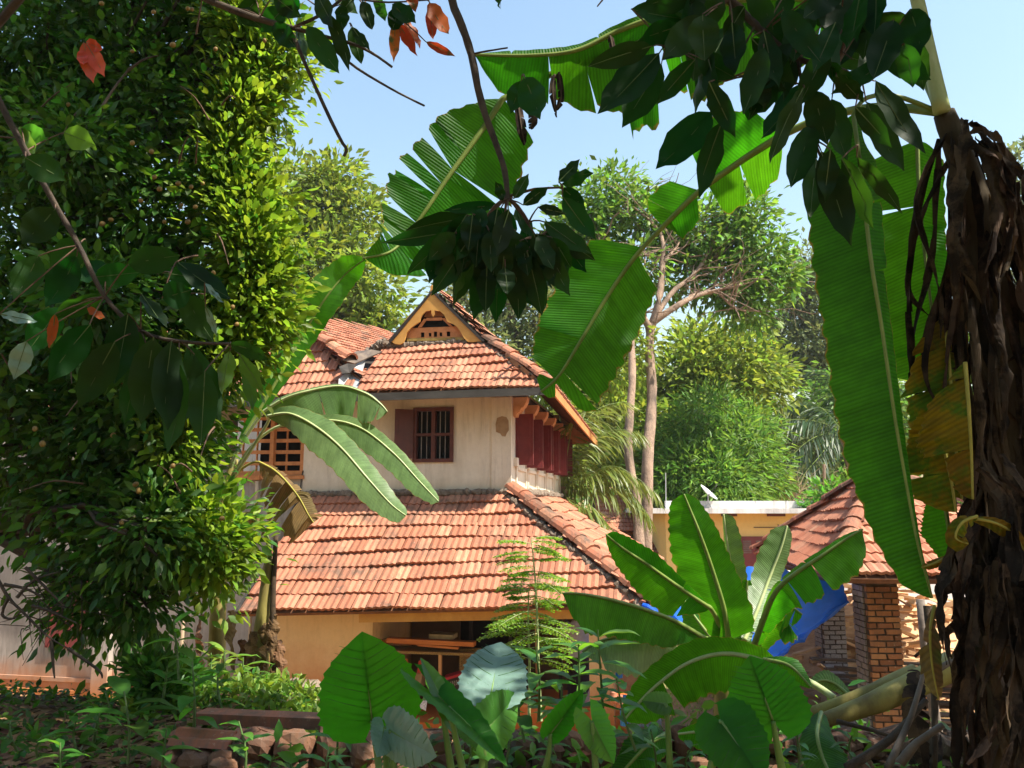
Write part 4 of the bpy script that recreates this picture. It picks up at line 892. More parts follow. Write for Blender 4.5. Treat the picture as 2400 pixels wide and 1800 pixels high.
# ---------------------------------------------------------------- trees behind the houses
grp = 'trees behind the houses'
tree('broadleaf_tree', 'leafy yellow-green tree rising above the red tiled roof ridge', [P(790, 1230, 36), P(780, 800, 36), P(770, 560, 36)],
     [(720, 450, 36, 85), (790, 430, 36, 60), (800, 530, 36, 100), (690, 540, 36, 80), (650, 470, 35, 50), (760, 640, 35, 110), (860, 690, 35, 85), (650, 640, 36, 80), (900, 770, 35, 70), (800, 770, 36, 90)], 16200, .34, G_BG, 9, .42, tr=(.3, .15), group=grp)
tree('light_tree', 'airy olive-green tree behind the ochre gable', [P(1216, 1230, 40), P(1214, 860, 40), P(1190, 700, 40)],
     [(1120, 740, 40, 80), (1220, 690, 40, 95), (1290, 770, 40, 90), (1110, 830, 38, 80), (1220, 860, 40, 100), (1310, 690, 41, 60), (1060, 700, 41, 60)], 10800, .30, G_BG3, 8, .45, M_BARKP, tr=(.3, .14), group=grp)
big = [(1385, 490, 27, 75), (1440, 450, 27, 60), (1345, 560, 27, 70), (1510, 520, 27, 60), (1590, 560, 27, 70), (1660, 545, 27, 80), (1740, 500, 27, 60), (1770, 575, 27, 75), (1690, 640, 27, 85), (1800, 650, 27, 65), (1500, 620, 26, 50), (1585, 660, 27, 45), (1760, 720, 27, 60), (1400, 600, 28, 60)]
bt = tree('tall_spreading_tree', 'tall tree with forked pinkish trunk and spreading bare limbs', [P(1512, 1330, 23), P(1518, 1080, 23.5), P(1528, 930, 24.5), P(1522, 800, 25), P(1532, 752, 25)],
     big, 13000, .26, G_BG2, 9, .30, M_BARKP, tr=(.19, .13), tpl=TPD, limbs=0, group=grp)
lb = MB()
for pts, r0, r1 in (([(1528, 775, 25), (1500, 735, 25), (1470, 690, 25.4), (1420, 600, 26), (1385, 500, 27)], .13, .04), ([(1532, 755, 25), (1545, 700, 25), (1552, 620, 25.6), (1545, 540, 26.2), (1450, 460, 27)], .15, .03),
                   ([(1535, 752, 25), (1590, 715, 25), (1640, 690, 25.5), (1720, 672, 26), (1800, 650, 27)], .12, .03), ([(1540, 735, 25), (1580, 680, 25.4), (1630, 640, 26), (1680, 560, 26.6), (1740, 500, 27)], .10, .025),
                   ([(1620, 695, 25.4), (1660, 680, 25.8), (1700, 655, 26.3)], .05, .02), ([(1552, 620, 25.6), (1590, 570, 26.2), (1600, 520, 26.8)], .07, .02), ([(1522, 800, 25), (1512, 740, 25.2), (1512, 660, 25.8), (1510, 540, 26.6)], .07, .02), ([(1680, 680, 25.7), (1720, 720, 26), (1765, 725, 26.6)], .05, .015)):
    q_ = catmull([P(*p) for p in pts], 12); lb.tube(q_, [r0+(r1-r0)*i/11 for i in range(12)], 7, False, jit=.08)
    for k in range(12):
        a = q_[random.randrange(4, 12)]; e = a+Vector((random.gauss(0, 1.0), random.gauss(0, .6), random.gauss(.3, .6))); pl_ = limb(lb, a, e, .03, .010, .08, 4, 4)
        for _ in range(3): limb(lb, pl_[random.randrange(1, 5)], e+Vector((random.gauss(0, .5), random.gauss(0, .4), random.gauss(0, .4))), .012, .005, .08, 3, 3)
part('limbs', lb, M_BARKP, bt, smooth=True)
tk = MB().tube(catmull([P(1500, 1320, 22), P(1492, 1180, 22.5), P(1472, 1060, 23), P(1478, 950, 23.5), P(1482, 850, 24), P(1476, 760, 24.6)], 14), [.15-.004*i for i in range(14)], 9, False, jit=.14)
t2 = thing('bare_trunk_tree', 'grey leaning trunk with sparse leaves left of the forked tree', 'tree', P(1500, 1330, 22), grp)
part('trunk', tk, M_BARKP, t2, smooth=True)
p, d, _ = blob_points([(1450, 790, 25, 45), (1500, 820, 25, 40), (1440, 870, 25, 50)], 900, 8, .25); part_me = cloud_mesh('crown', p, d-np.array([0, 0, .3]), rand_dirs(len(p))[1], .26*rng.uniform(.6, 1.2, len(p)), G_BG, TPD, wloc(t2)); link('crown', part_me, t2, kind='stuff')
tree('mango_tree', 'rounded dark green mango tree behind the satellite dish', [P(1690, 1250, 30), P(1690, 1100, 30), P(1690, 1000, 30)],
     [(1670, 1000, 29, 95), (1750, 1030, 30, 85), (1590, 1060, 29, 80), (1700, 1080, 28.5, 105), (1640, 1130, 28, 85), (1770, 1120, 29, 70), (1560, 1140, 28, 60), (1700, 1150, 27.5, 80)], 17100, .30, G_BG2, 11, .28, tr=(.3, .15), tpl=TPN, group=grp)
tree('bushy_tree', 'yellowish leafy tree behind the mango crown', [P(1620, 1240, 34), P(1620, 1000, 34), P(1620, 900, 34)],
     [(1620, 880, 34, 95), (1710, 860, 34, 100), (1560, 930, 34, 70), (1780, 900, 35, 70), (1690, 940, 33, 80), (1640, 800, 35, 45), (1740, 790, 35, 45)], 11700, .32, G_BG, 9, .4, tr=(.25, .12), group=grp)
tree('bushy_tree', 'light green tree between the two grey trunks and the house', [P(1400, 1240, 33), P(1400, 1000, 33), P(1400, 900, 33)],
     [(1420, 900, 33, 80), (1350, 870, 33, 75), (1460, 980, 32, 80), (1540, 1030, 32, 70), (1400, 1010, 32, 80), (1560, 1100, 31, 60), (1460, 1090, 30, 70), (1330, 980, 34, 80), (1300, 1060, 33, 70)], 11700, .32, G_BG, 9, .38, tr=(.25, .12), group=grp)
tree('hazy_tree', 'thin-leaved tall hazy tree seen left of the long hanging banana leaf', [P(1930, 1240, 50), P(1925, 900, 50), P(1890, 700, 50)],
     [(1890, 640, 50, 70), (1840, 740, 50, 60), (1930, 720, 50, 80), (1880, 830, 50, 80), (1960, 840, 49, 90), (1820, 850, 50, 50), (1980, 640, 50, 60)], 11700, .36, G_BG3, 8, .5, tr=(.3, .15), group=grp, droop=.5)
tree('dark_tree', 'dense dark green tree behind the coconut palm on the right', [P(2010, 1240, 42), P(2010, 1050, 42), P(2000, 950, 42)],
     [(1960, 960, 43, 80), (2030, 930, 43, 100), (2040, 1050, 42, 100), (1960, 1070, 42, 70), (2100, 1000, 42, 100), (1890, 1130, 41, 60), (2020, 1150, 40, 80)], 11700, .36, G_BG2, 9, .45, tr=(.3, .15), group=grp)
tree('pale_bush_tree', 'pale grey-green bushy growth behind the white parapet', [P(1830, 1230, 36), P(1830, 1150, 36), P(1830, 1100, 36)],
     [(1790, 1040, 38, 60), (1850, 1010, 39, 70), (1820, 1120, 36, 70), (1880, 1060, 38, 60), (1900, 1170, 35, 60), (1780, 1170, 33, 50), (1850, 1190, 33, 60)], 9000, .26, G_BG3, 9, .4, tr=(.15, .08), group=grp)
tree('far_right_tree', 'grey-green tree top showing beyond the dry banana trunk', [P(2430, 1240, 52), P(2420, 700, 52), P(2410, 500, 52)],
     [(2410, 400, 52, 75), (2370, 500, 52, 50), (2430, 520, 52, 70), (2400, 620, 52, 60), (2480, 450, 52, 90), (2520, 600, 52, 100)], 7560, .42, G_BG3, 8, .5, tr=(.3, .15), group=grp)
tree('sunny_bush_tree', 'bright yellow-green bushy tree seen right of the dry trunk', [P(2340, 1300, 26), P(2340, 1050, 26), P(2340, 900, 26)],
     [(2350, 780, 26, 80), (2390, 850, 26, 90), (2300, 900, 26, 80), (2370, 980, 25, 90), (2280, 1010, 26, 70), (2440, 960, 26, 90), (2310, 1090, 25, 80), (2230, 950, 27, 60), (2180, 1060, 27, 70)], 9000, .28, G_BG, 9, .35, tr=(.2, .1), group=grp)
tree('small_bush', 'fresh green bush growing behind the shed ridge', [P(1970, 1230, 24), P(1970, 1200, 24), P(1965, 1180, 24)],
     [(1945, 1180, 24, 40), (1985, 1175, 24, 45), (2010, 1195, 24, 40), (1920, 1200, 24, 30)], 1500, .2, G_HERB, 8, .2, tr=(.06, .04), group=grp)
# dead tangle of twigs behind the parapet
tg = MB()
for i in range(46):
    a = P(1850+random.gauss(0, 14), 1200, 29); limb(tg, a, P(1850+random.gauss(0, 70), 1080+abs(random.gauss(0, 45)), 29), .022, .006, .1, 5, 4)
solo('dry_shrub', tg, solid('dry_twigs', (.36, .27, .17), None, 20, .9), 'leafless pale tangle of dry twigs behind the white parapet', 'shrub')
fl = [(x, 1185+random.gauss(0, 12), 62+random.gauss(0, 5), 95, 85) for x in range(-900, 3400, 75)]+[(x, 1110+random.gauss(0, 30), 66, 90) for x in list(range(950, 2500, 90))]
p, d, _ = blob_points(fl, 26000, 10, .6, .3)
o = link('treeline', cloud_mesh('treeline', p, d-np.array([0, 0, .3]), rand_dirs(len(p))[1], .6*rng.uniform(.6, 1.3, len(p)), G_BG2, TPD)); tag(o, 'far green wood closing the view behind the gardens', kind='stuff')
# ---------------------------------------------------------------- coconut palms
def frond(pts, L0, n, mat, par, droop=.9, seed=0, rib=.022):
    q = random.Random(seed); pp = catmull(pts, 26); mb = MB(); mb.tube(pp, [rib*(1-i/27) for i in range(26)], 5, False)
    fr = part('frond', mb, M_RIB, par)
    ps, ds, ns, ss = [], [], [], []
    for i in range(n):
        t = .08+.91*i/n; k = t*25; a = int(k); u = k-a; p = pp[a].lerp(pp[min(a+1, 25)], u); tg_ = (pp[min(a+1, 25)]-pp[max(a-1, 0)]).normalized()
        sd = tg_.cross(Vector((0, 0, 1)))
        if sd.length < .2: sd = tg_.cross(Vector((0, 1, 0)))
        sd.normalize(); L = L0*(.45+.55*math.sin(math.pi*min(1, t*.85+.12)))*q.uniform(.85, 1.1)
        for s in (-1, 1):
            ps.append(p); ds.append(sd*s*.75+tg_*.75+Vector((q.gauss(0, .1), q.gauss(0, .1), -droop*q.uniform(.5, 1.1)))); ns.append(Vector((q.gauss(0, .4), q.gauss(0, .4), 1))); ss.append(L)
    tpl = (np.array([(0, 0, 0), (-.024, .3, .01), (.024, .3, .01), (-.02, .7, -.05), (.02, .7, -.05), (0, 1, -.22)], dtype=np.float32), [(0, 2, 1), (1, 2, 4, 3), (3, 4, 5)])
    link('leaflets', cloud_mesh('leaflets', ps, ds, ns, ss, mat, tpl, wloc(par)), fr, kind='stuff')
pl = thing('coconut_palm', 'young coconut palm with yellow-green drooping fronds beside the house', 'palm', P(1325, 1330, 21))
part('trunk', MB().tube([P(1325, 1330, 21), P(1322, 1230, 21), P(1318, 1140, 21)], [.2, .16, .12], 9, jit=.05), M_BARKP, pl)
hb = (1318, 1145, 21)
for k, pts in enumerate(([hb, (1360, 1070, 20.8), (1430, 1010, 20.6), (1505, 1015, 20.4)], [hb, (1380, 1110, 20.5), (1450, 1095, 20.2), (1545, 1160, 20)], [hb, (1390, 1140, 20.3), (1470, 1150, 20), (1525, 1215, 19.8)], [hb, (1350, 1030, 21.3), (1400, 960, 21.6), (1470, 940, 22)],
                         [hb, (1340, 1180, 19.8), (1390, 1190, 19.4), (1430, 1250, 19.2)], [hb, (1330, 1000, 21.6), (1350, 900, 22), (1400, 850, 22.4)], [hb, (1330, 1060, 20.2), (1345, 990, 19.6), (1375, 960, 19)], [hb, (1280, 1050, 21.6), (1230, 980, 22), (1180, 960, 22.6)])):
    frond([P(*p) for p in pts], .95, 62, G_PALM, pl, .95, k)
pl2 = thing('coconut_palm', 'dark hazy coconut palm leaning at the right behind the flat roof', 'palm', P(2020, 1240, 36))
part('trunk', MB().tube(catmull([P(2030, 1240, 36), P(2000, 1120, 36), P(1972, 1010, 36)], 8), [.24-.01*i for i in range(8)], 8, jit=.05), M_BARKP, pl2)
hb = (1970, 1005, 36)
for k, pts in enumerate(([hb, (1900, 985, 35.6), (1840, 990, 35.2), (1795, 1050, 35)], [hb, (1900, 1030, 35), (1850, 1080, 34.6), (1812, 1170, 34)], [hb, (1930, 960, 36), (1880, 940, 36.5), (1820, 965, 37)], [hb, (1920, 1070, 34.6), (1880, 1120, 34), (1850, 1200, 33.6)], [hb, (2010, 960, 36), (2060, 970, 36), (2110, 1030, 36)], [hb, (2000, 930, 37), (2040, 890, 37), (2100, 900, 37)], [hb, (1960, 920, 37), (1950, 880, 37.5), (1900, 860, 38)])):
    frond([P(*p) for p in pts], 1.5, 60, G_PALMD, pl2, .8, 20+k)
# ---------------------------------------------------------------- the big fruiting tree on the left
lt_ = [(90, 90, 7.6, 220), (330, 60, 7.6, 215), (520, 30, 7.6, 150), (600, 130, 7.4, 85), (100, 340, 7.6, 220), (330, 260, 7.5, 200), (510, 280, 7.3, 105), (100, 600, 7.4, 220), (330, 500, 7.2, 190), (510, 450, 7.1, 95), (570, 620, 7.1, 100), (575, 745, 7.1, 80), (485, 790, 7.0, 115), (330, 740, 7.2, 200), (100, 840, 7.3, 210), (425, 950, 7.1, 80), (330, 980, 7.1, 190), (110, 1060, 7.3, 190), (390, 1130, 7.1, 110), (270, 1210, 7.1, 170), (430, 1290, 7.1, 75), (260, 1380, 7.2, 130), (350, 1420, 7.2, 65), (190, 1400, 7.2, 65), (-150, 300, 7.8, 260), (-150, 800, 7.8, 260), (425, 1150, 7.1, 60), (500, 1230, 7.0, 60), (200, -200, 8, 300), (480, -150, 8, 200), (210, 700, 6.4, 120), (170, 350, 6.6, 130), (350, 1240, 6.5, 90)]
left = tree('fruit_tree', 'large dense dark green tree hung with small tan fruits at the left', [P(-140, 1700, 7.8), P(-120, 1300, 7.8), P(0, 900, 7.7), P(120, 500, 7.7)], lt_, 66000, .112, G_TREE, 6, .16, tr=(.16, .10), tpl=TPL, droop=.35, shell=.25, twig=.2, up=1.0)
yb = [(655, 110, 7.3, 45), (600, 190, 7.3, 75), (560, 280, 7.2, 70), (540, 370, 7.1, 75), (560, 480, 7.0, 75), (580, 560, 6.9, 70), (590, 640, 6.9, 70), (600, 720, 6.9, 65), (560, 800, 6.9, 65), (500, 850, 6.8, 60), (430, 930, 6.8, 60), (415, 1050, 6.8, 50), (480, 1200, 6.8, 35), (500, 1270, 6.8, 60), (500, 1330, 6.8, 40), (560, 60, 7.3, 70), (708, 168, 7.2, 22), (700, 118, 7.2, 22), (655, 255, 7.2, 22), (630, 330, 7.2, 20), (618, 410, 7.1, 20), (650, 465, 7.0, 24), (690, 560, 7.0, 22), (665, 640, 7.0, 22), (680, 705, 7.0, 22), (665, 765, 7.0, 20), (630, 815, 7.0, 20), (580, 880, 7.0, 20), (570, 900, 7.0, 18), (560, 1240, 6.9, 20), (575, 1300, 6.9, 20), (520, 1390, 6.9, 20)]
p, d, _ = blob_points(yb, 12500, 4, .12, .0); link('sunlit_edge_leaves', cloud_mesh('sunlit_edge_leaves', p, d+np.array([.2, -.1, -.1]), unit(rand_dirs(len(p), 0, .9)[1]+np.array([.5, 0, 0])), .105*rng.uniform(.45, 1.45, len(p)), G_SUNEDGE, TPL, wloc(left)), left, kind='stuff')
fm = []
for k in range(3):
    mb = MB(); q = random.Random(k)
    for i in range(6):
        for j in range(8): t = math.pi*i/5; f = 2*math.pi*j/8; mb.v.append((.024*math.sin(t)*math.cos(f), .024*math.sin(t)*math.sin(f), .028*math.cos(t)))
    mb.f = [(i*8+j, i*8+(j+1) % 8, (i+1)*8+(j+1) % 8, (i+1)*8+j) for i in range(5) for j in range(8)]; fm.append(mb.mesh('fruit', M_FRUIT, True))
lo = wloc(left)
for px, py in ((238, 8), (360, 28), (440, 20), (405, 105), (450, 22), (310, 120), (362, 415), (374, 443), (418, 430), (448, 438), (475, 430), (260, 515), (240, 525), (310, 335), (355, 355), (440, 520), (425, 480), (265, 1020), (397, 1045), (405, 1092), (318, 1135), (325, 1150), (285, 1225), (520, 1215), (545, 720), (555, 760), (505, 115), (620, 95), (458, 485), (385, 520), (160, 245), (82, 1005), (100, 1040), (330, 470), (500, 640)):
    o = bpy.data.objects.new('fruit', fm[random.randrange(3)]); o.parent = left; o.location = P(px, py, random.uniform(6.15, 6.5))-lo; o.rotation_euler = (random.random(), random.random(), 3*random.random()); o.scale = [random.uniform(.7, 1.0)]*3; COL.objects.link(o)
def put_twig(name, pts, r0, r1, par, mat, n=10, sides=5):
    mb = MB(); mb.tube(catmull(pts, n), [r0+(r1-r0)*i/(n-1) for i in range(n)], sides, False, jit=.12); return part(name, mb, mat, par, smooth=True)
for pts in ([(-20, 1330), (20, 1400), (60, 1440), (110, 1490), (160, 1520)], [(20, 1400), (5, 1440), (30, 1450), (55, 1425)], [(60, 1330), (110, 1380), (150, 1420)], [(40, 1400), (80, 1360), (140, 1340)], [(120, 1500), (125, 1560), (128, 1590)], [(160, 1520), (230, 1570), (240, 1590)], [(75, 1420), (110, 1430), (180, 1460)], [(10, 1370), (60, 1380), (100, 1400)], [(228, 272), (262, 215), (300, 165), (318, 150)], [(300, 165), (335, 140), (372, 130)]):
    put_twig('twig', [P(x, y, 6.3) for x, y in pts], .015, .005, left, M_BARK)
for i in range(26):
    a = P(random.uniform(30, 200), random.uniform(1330, 1480), 6.5); put_twig('twig', [a, a+Vector((random.gauss(0, .08), random.gauss(0, .05), random.gauss(0, .08))), a+Vector((random.gauss(0, .2), random.gauss(0, .1), random.gauss(0, .18)))], .005, .002, left, M_BARK, 5, 4)

sg_ = 'dark shrubs under the fruit tree'
for k, (b, lab) in enumerate((([(350, 1585, 6.7, 42), (385, 1620, 6.6, 34)], 'dark leafy shrub under the middle of the fruit tree'), ([(400, 1590, 6.9, 42), (440, 1625, 6.9, 32)], 'leafy shrub at the right edge of the fruit tree shade'))):
    c = P(b[0][0], 1650, b[0][2]); c.z = gz(c.x, c.y); t = thing('shrub', lab, 'shrub', c, sg_); p, d, C_ = blob_points(b, 900, 5, .07, .1)
    link('foliage', cloud_mesh('foliage', p, d+np.array([0, 0, .1]), rand_dirs(len(p), 0, .9)[1], .10*rng.uniform(.6, 1.3, len(p)), G_TREE if k != 1 else G_HERB, TPL, c), t, kind='stuff')
    sb_ = MB()
    for cc in C_:
        for e in cc[::max(1, len(cc)//8)]: limb(sb_, c+Vector((random.gauss(0, .03), random.gauss(0, .03), -.05)), e, .010, .004, .05, 4, 4)
    part('stems', sb_, M_BARK, t, kind='stuff')

for i in range(22):
    a = P(random.uniform(20, 560), random.uniform(40, 1250), 6.55); e = a+Vector((random.gauss(.1, .25), -random.uniform(.1, .4), random.gauss(-.05, .25)))
    put_twig('twig', [a, a.lerp(e, .5)+Vector((0, 0, .05)), e], .010, .003, left, M_TWIG, 7, 5)
# ---------------------------------------------------------------- banana leaves
def blade(rib, wl, wr, tl=0.0, tr=0.0, q=None, tears=.0, gap=.25, ang=.28, curl=.25, N_=56, K=7, ragged=.05, rip=.02, t0=0, t1=1):
    """blade along a midrib given by (px, py, distance); wl, wr: half widths in px along it; tl, tr: how far each half turns away (+) or towards the eye (-)"""
    q = q or random; pts = catmull([P(*p) for p in rib], N_); mb = MB(); uv = []; Lc = [0]
    for a, b in zip(pts, pts[1:]): Lc.append(Lc[-1]+(b-a).length)
    for side, w_, tilt in ((-1, wl, tl), (1, wr, tr)):
        i = int(t0*(N_-1)); strips = []; cur = [i]
        for i in range(int(t0*(N_-1))+1, int(t1*(N_-1))+1):
            cur.append(i)
            if q.random() < tears and len(cur) > 2: strips.append(cur); cur = [i]
        if len(cur) > 1: strips.append(cur)
        for st in strips:
            torn = len(strips) > 1; sk = q.gauss(0, .10)*torn; dt = q.gauss(0, .35)*torn; sh = 1+q.gauss(0, ragged)*(1 if torn else .3); g = gap*q.uniform(.3, 1.2) if torn else 0
            base = len(mb.v); n = len(st); mid = (st[0]+st[-1])/2
            for i in st:
                t = i/(N_-1); p = pts[i]; tg = (pts[min(i+1, N_-1)]-pts[max(i-1, 0)]).normalized(); vd = (p-CAM).normalized()
                sd = tg.cross(vd).normalized()*-side; w = lerpk(w_, t)*p.y/FPX*sh*(1+.04*math.sin(i*1.7+side))
                f = (i-mid)/max(1, (st[-1]-st[0])/2)
                for k in range(K):
                    s = k/(K-1)
                    dirv = (sd+tg*(ang+sk)+vd*(tilt+dt*.5)).normalized()
                    pp = p+dirv*(w*s)+Vector((0, 0, -1))*curl*w*s*s - tg*f*g*s*s*min(.02, (n-1)*Lc[-1]/N_*.09)
                    pp = pp+vd*rip*w*math.sin(i*.9+side*2+s*2)*s
                    mb.v.append(tuple(pp)); uv.append((.5+side*s*.5, Lc[i]-s*w*.25))
            for a in range(n-1):
                if lerpk(w_, st[a]/(N_-1)) < .8 and lerpk(w_, st[a+1]/(N_-1)) < .8: continue
                for k in range(K-1):
                    c = base+a*K+k; f4 = (c, c+1, c+K+1, c+K); mb.f.append(f4 if side > 0 else f4[::-1])
    mb.uv = uv; return mb, pts
def bleaf(par, rib, wl, wr, mat, rmat=None, rr_=(.016, .005), seed=0, pet=None, name='leaf', label=None, **k):
    q = random.Random(seed); mb, pts = blade(rib, wl, wr, q=q, **k)
    lf = part(name, mb, mat, par, smooth=True, label=label)
    ex = catmull([P(*p) for p in pet], 12)[:-1] if pet else []
    allp = ex+pts; n = len(allp); r0, r1 = rr_
    part('midrib', MB().tube(allp, [r0+(r1-r0)*i/(n-1) for i in range(n)], 7), rmat or M_RIB, lf, smooth=True)
    return lf
def dry_strip(par, pts, w, mat, q, name='dry_leaf', n=26, K=7):
    """a withered leaf hanging as a folded, twisting, ragged ribbon"""
    pp = catmull(pts, n); mb = MB(); a0 = q.uniform(0, 6.28); tw = q.gauss(0, 1.1); ph = q.uniform(0, 6); fold = q.uniform(.3, 1.0)
    for i in range(n):
        t = i/(n-1); tg = (pp[min(i+1, n-1)]-pp[max(i-1, 0)]).normalized(); x = tg.cross(Vector((.2, 1, .1))).normalized(); y = x.cross(tg)
        an = a0+tw*t+.35*math.sin(i*.8+ph); c, s_ = math.cos(an), math.sin(an); ww = w*(.35+.65*math.sin(math.pi*min(1, .12+.9*t)))*(1+.16*math.sin(i*.7+ph*2))*(1 if t < .9 else .6)
        for k in range(K):
            u = k/(K-1)*2-1; r = ww*u*(1+q.gauss(0, .10)*abs(u)); h = ww*fold*(abs(u)**1.4)*(.7+.5*math.sin(i*.6+k*.8+ph))+q.gauss(0, .05)*ww
            mb.v.append(tuple(pp[i]+x*(r*c-h*s_)+y*(r*s_+h*c)))
    for i in range(n-1):
        for k in range(K-1):
            if k in (0, K-2) and q.random() < .07: continue
            cc = i*K+k; mb.f.append((cc, cc+1, cc+K+1, cc+K))
    return part(name, mb, mat, par)
# ---- banana plant in front of the house (left)
bc_ = thing('banana_plant', 'sunlit banana plant arching long pale leaves before the white wall', 'banana plant', P(515, 1650, 9.2))
part('pseudostem', MB().tube(catmull([P(505, 1640, 9.2), P(510, 1450, 9.2), P(518, 1300, 9.2), P(530, 1170, 9.2), P(548, 1075, 9.2)], 18), [.10-.0028*i for i in range(18)], 11, jit=.05), M_PSEUDO, bc_, smooth=True)
bleaf(bc_, [(617, 965, 9.0), (660, 938, 8.95), (713, 919, 8.9), (794, 905, 8.9), (855, 921, 8.85), (890, 945, 8.8), (908, 965, 8.8)], [(0, 4), (.15, 14), (.5, 10), (1, 2)], [(0, 6), (.12, 34), (.4, 62), (.7, 52), (.92, 26), (1, 3)], G_BAN2, M_RIBP, (.022, .006), 1, pet=[(535, 1120, 9.2), (560, 1050, 9.1), (617, 965, 9.0)], tl=.8, tr=-.2, tears=.10, gap=.5, curl=.3, ang=.2)
bleaf(bc_, [(628, 975, 8.7), (680, 970, 8.6), (740, 1000, 8.5), (800, 1050, 8.4), (865, 1125, 8.3), (915, 1180, 8.3), (951, 1208, 8.3)], [(0, 3), (.1, 20), (.35, 40), (.7, 34), (.93, 18), (1, 3)], [(0, 4), (.1, 30), (.35, 50), (.7, 42), (.93, 24), (1, 3)], G_BAN2, M_RIBP, (.02, .005), 2, pet=[(540, 1130, 9.2), (585, 1060, 9), (628, 990, 8.8), (628, 975, 8.7)], tl=.35, tr=-.15, tears=.02, gap=.3, curl=.15)
bleaf(bc_, [(690, 1000, 8.9), (770, 985, 8.85), (845, 1003, 8.8), (920, 1060, 8.7), (985, 1130, 8.65), (1028, 1175, 8.6)], [(0, 3), (.15, 18), (.4, 26), (.8, 20), (.95, 10), (1, 2)], [(0, 3), (.15, 22), (.45, 40), (.8, 30), (.95, 14), (1, 2)], G_BAN2, M_RIBP, (.018, .005), 3, pet=[(538, 1125, 9.2), (590, 1045, 9.05), (650, 1000, 8.95), (690, 1000, 8.9)], tl=.3, tr=-.1, tears=.03, gap=.3, curl=.2)
bleaf(bc_, [(608, 1083, 9.0), (640, 1100, 8.9), (668, 1125, 8.8), (700, 1165, 8.8), (722, 1205, 8.8), (735, 1225, 8.8)], [(0, 2), (.2, 10), (.6, 26), (.85, 22), (1, 3)], [(0, 3), (.2, 40), (.5, 78), (.75, 80), (.9, 50), (1, 4)], G_BAND, M_RIBY, (.016, .005), 4, pet=[(540, 1140, 9.2), (560, 1105, 9.15), (590, 1085, 9.1), (608, 1083, 9)], tl=.3, tr=.1, tears=.22, gap=1.2, curl=.3, ang=.1, ragged=.2, label='withered brown torn leaf')
bleaf(bc_, [(560, 1040, 9.4), (650, 890, 9.4), (706, 790, 9.4), (762, 700, 9.3), (812, 640, 9.3), (855, 608, 9.2)], [(0, 3), (.3, 46), (.6, 60), (.85, 40), (1, 3)], [(0, 3), (.3, 30), (.6, 40), (.85, 30), (1, 3)], G_BAN, M_RIB, (.022, .006), 5, tl=.3, tr=-.1, tears=.015, gap=.2, curl=.1)
for k, (a, w) in enumerate((((470, 1440, 9.05), 26), ((545, 1430, 9.0), 22), ((560, 1500, 9.0), 20))):
    dry_strip(bc_, [P(*a), P(a[0]+12*(k-1), a[1]+60, 8.98), P(a[0]+6, a[1]+150, 9.0)], M(w*.7, 9), G_DRY2, random.Random(k), 'dry_sheath')
# ---- half-dead banana stem beside it
bd_ = thing('banana_plant', 'half-dead banana stem hung with brown sheaths at the verandah roof edge', 'banana plant', P(625, 1640, 9.0))
part('pseudostem', MB().tube(catmull([P(612, 1640, 9), P(612, 1500, 9), P(622, 1400, 9), P(632, 1310, 9)], 14), [.10-.0035*i for i in range(14)], 10, jit=.06), M_PSEUDO, bd_, smooth=True)
part('dead_stalk', MB().tube(catmull([P(640, 1570, 8.95), P(640, 1400, 8.95), P(647, 1255, 9.0)], 10), [.035-.001*i for i in range(10)], 7, jit=.1), M_RIBD, bd_, smooth=True)
bleaf(bd_, [(632, 1310, 9), (626, 1262, 9), (600, 1222, 9), (575, 1215, 8.9), (556, 1230, 8.9)], [(0, 0), (.35, 4), (.6, 22), (.85, 18), (1, 2)], [(0, 0), (.35, 6), (.55, 36), (.85, 30), (1, 2)], G_BAND, M_RIB, (.03, .006), 21, tears=.06, gap=.6, curl=.5)
for k, a in enumerate(((596, 1480), (640, 1440), (652, 1500), (612, 1540), (625, 1460), (640, 1560))):
    dry_strip(bd_, [P(a[0], a[1], 8.93), P(a[0]-6+5*(k % 3), a[1]+50, 8.9), P(a[0]-10+9*(k % 3), a[1]+110, 8.9)], M(13, 9), G_DRY2, random.Random(30+k), 'dry_sheath')
# ---- banana plant in the middle, right of the house
bb_ = thing('banana_plant', 'broad-leaved young banana plant right of the house with a tall upright leaf', 'banana plant', P(1700, 1660, 6.2))
part('pseudostem', MB().tube(catmull([P(1700, 1700, 6.3), P(1698, 1580, 6.25), P(1692, 1480, 6.2)], 8), [.085-.004*i for i in range(8)], 10, jit=.03), M_PSEUDO, bb_, smooth=True)
bleaf(bb_, [(1708, 1500, 6.1), (1695, 1420, 6.0), (1668, 1330, 5.95), (1640, 1250, 5.9), (1618, 1195, 5.9), (1603, 1158, 5.9)], [(0, 40), (.2, 76), (.45, 86), (.7, 62), (.88, 40), (1, 2)], [(0, 60), (.12, 66), (.35, 52), (.6, 42), (.85, 26), (1, 2)], G_BAN, M_RIB, (.022, .006), 41, tl=.25, tr=.1, curl=.0, ang=.32)
bleaf(bb_, [(1735, 1480, 6.6), (1722, 1380, 6.6), (1708, 1290, 6.6), (1696, 1205, 6.6)], [(0, 20), (.5, 16), (1, 3)], [(0, 28), (.4, 34), (.75, 34), (.92, 24), (1, 4)], G_BAN2, M_RIBP, (.016, .006), 42, tl=.8, tr=-.2, curl=.05)
bleaf(bb_, [(1665, 1425, 5.9), (1590, 1375, 5.7), (1520, 1325, 5.55), (1460, 1285, 5.45), (1420, 1252, 5.4)], [(0, 8), (.2, 70), (.45, 62), (.7, 40), (1, 3)], [(0, 5), (.2, 24), (.5, 42), (.75, 36), (.92, 22), (1, 2)], G_BAN, M_RIB, (.02, .006), 43, pet=[(1695, 1490, 6.15), (1680, 1450, 6.05), (1665, 1425, 5.9)], tl=.5, tr=-.35, tears=.03, gap=.5, curl=.15)
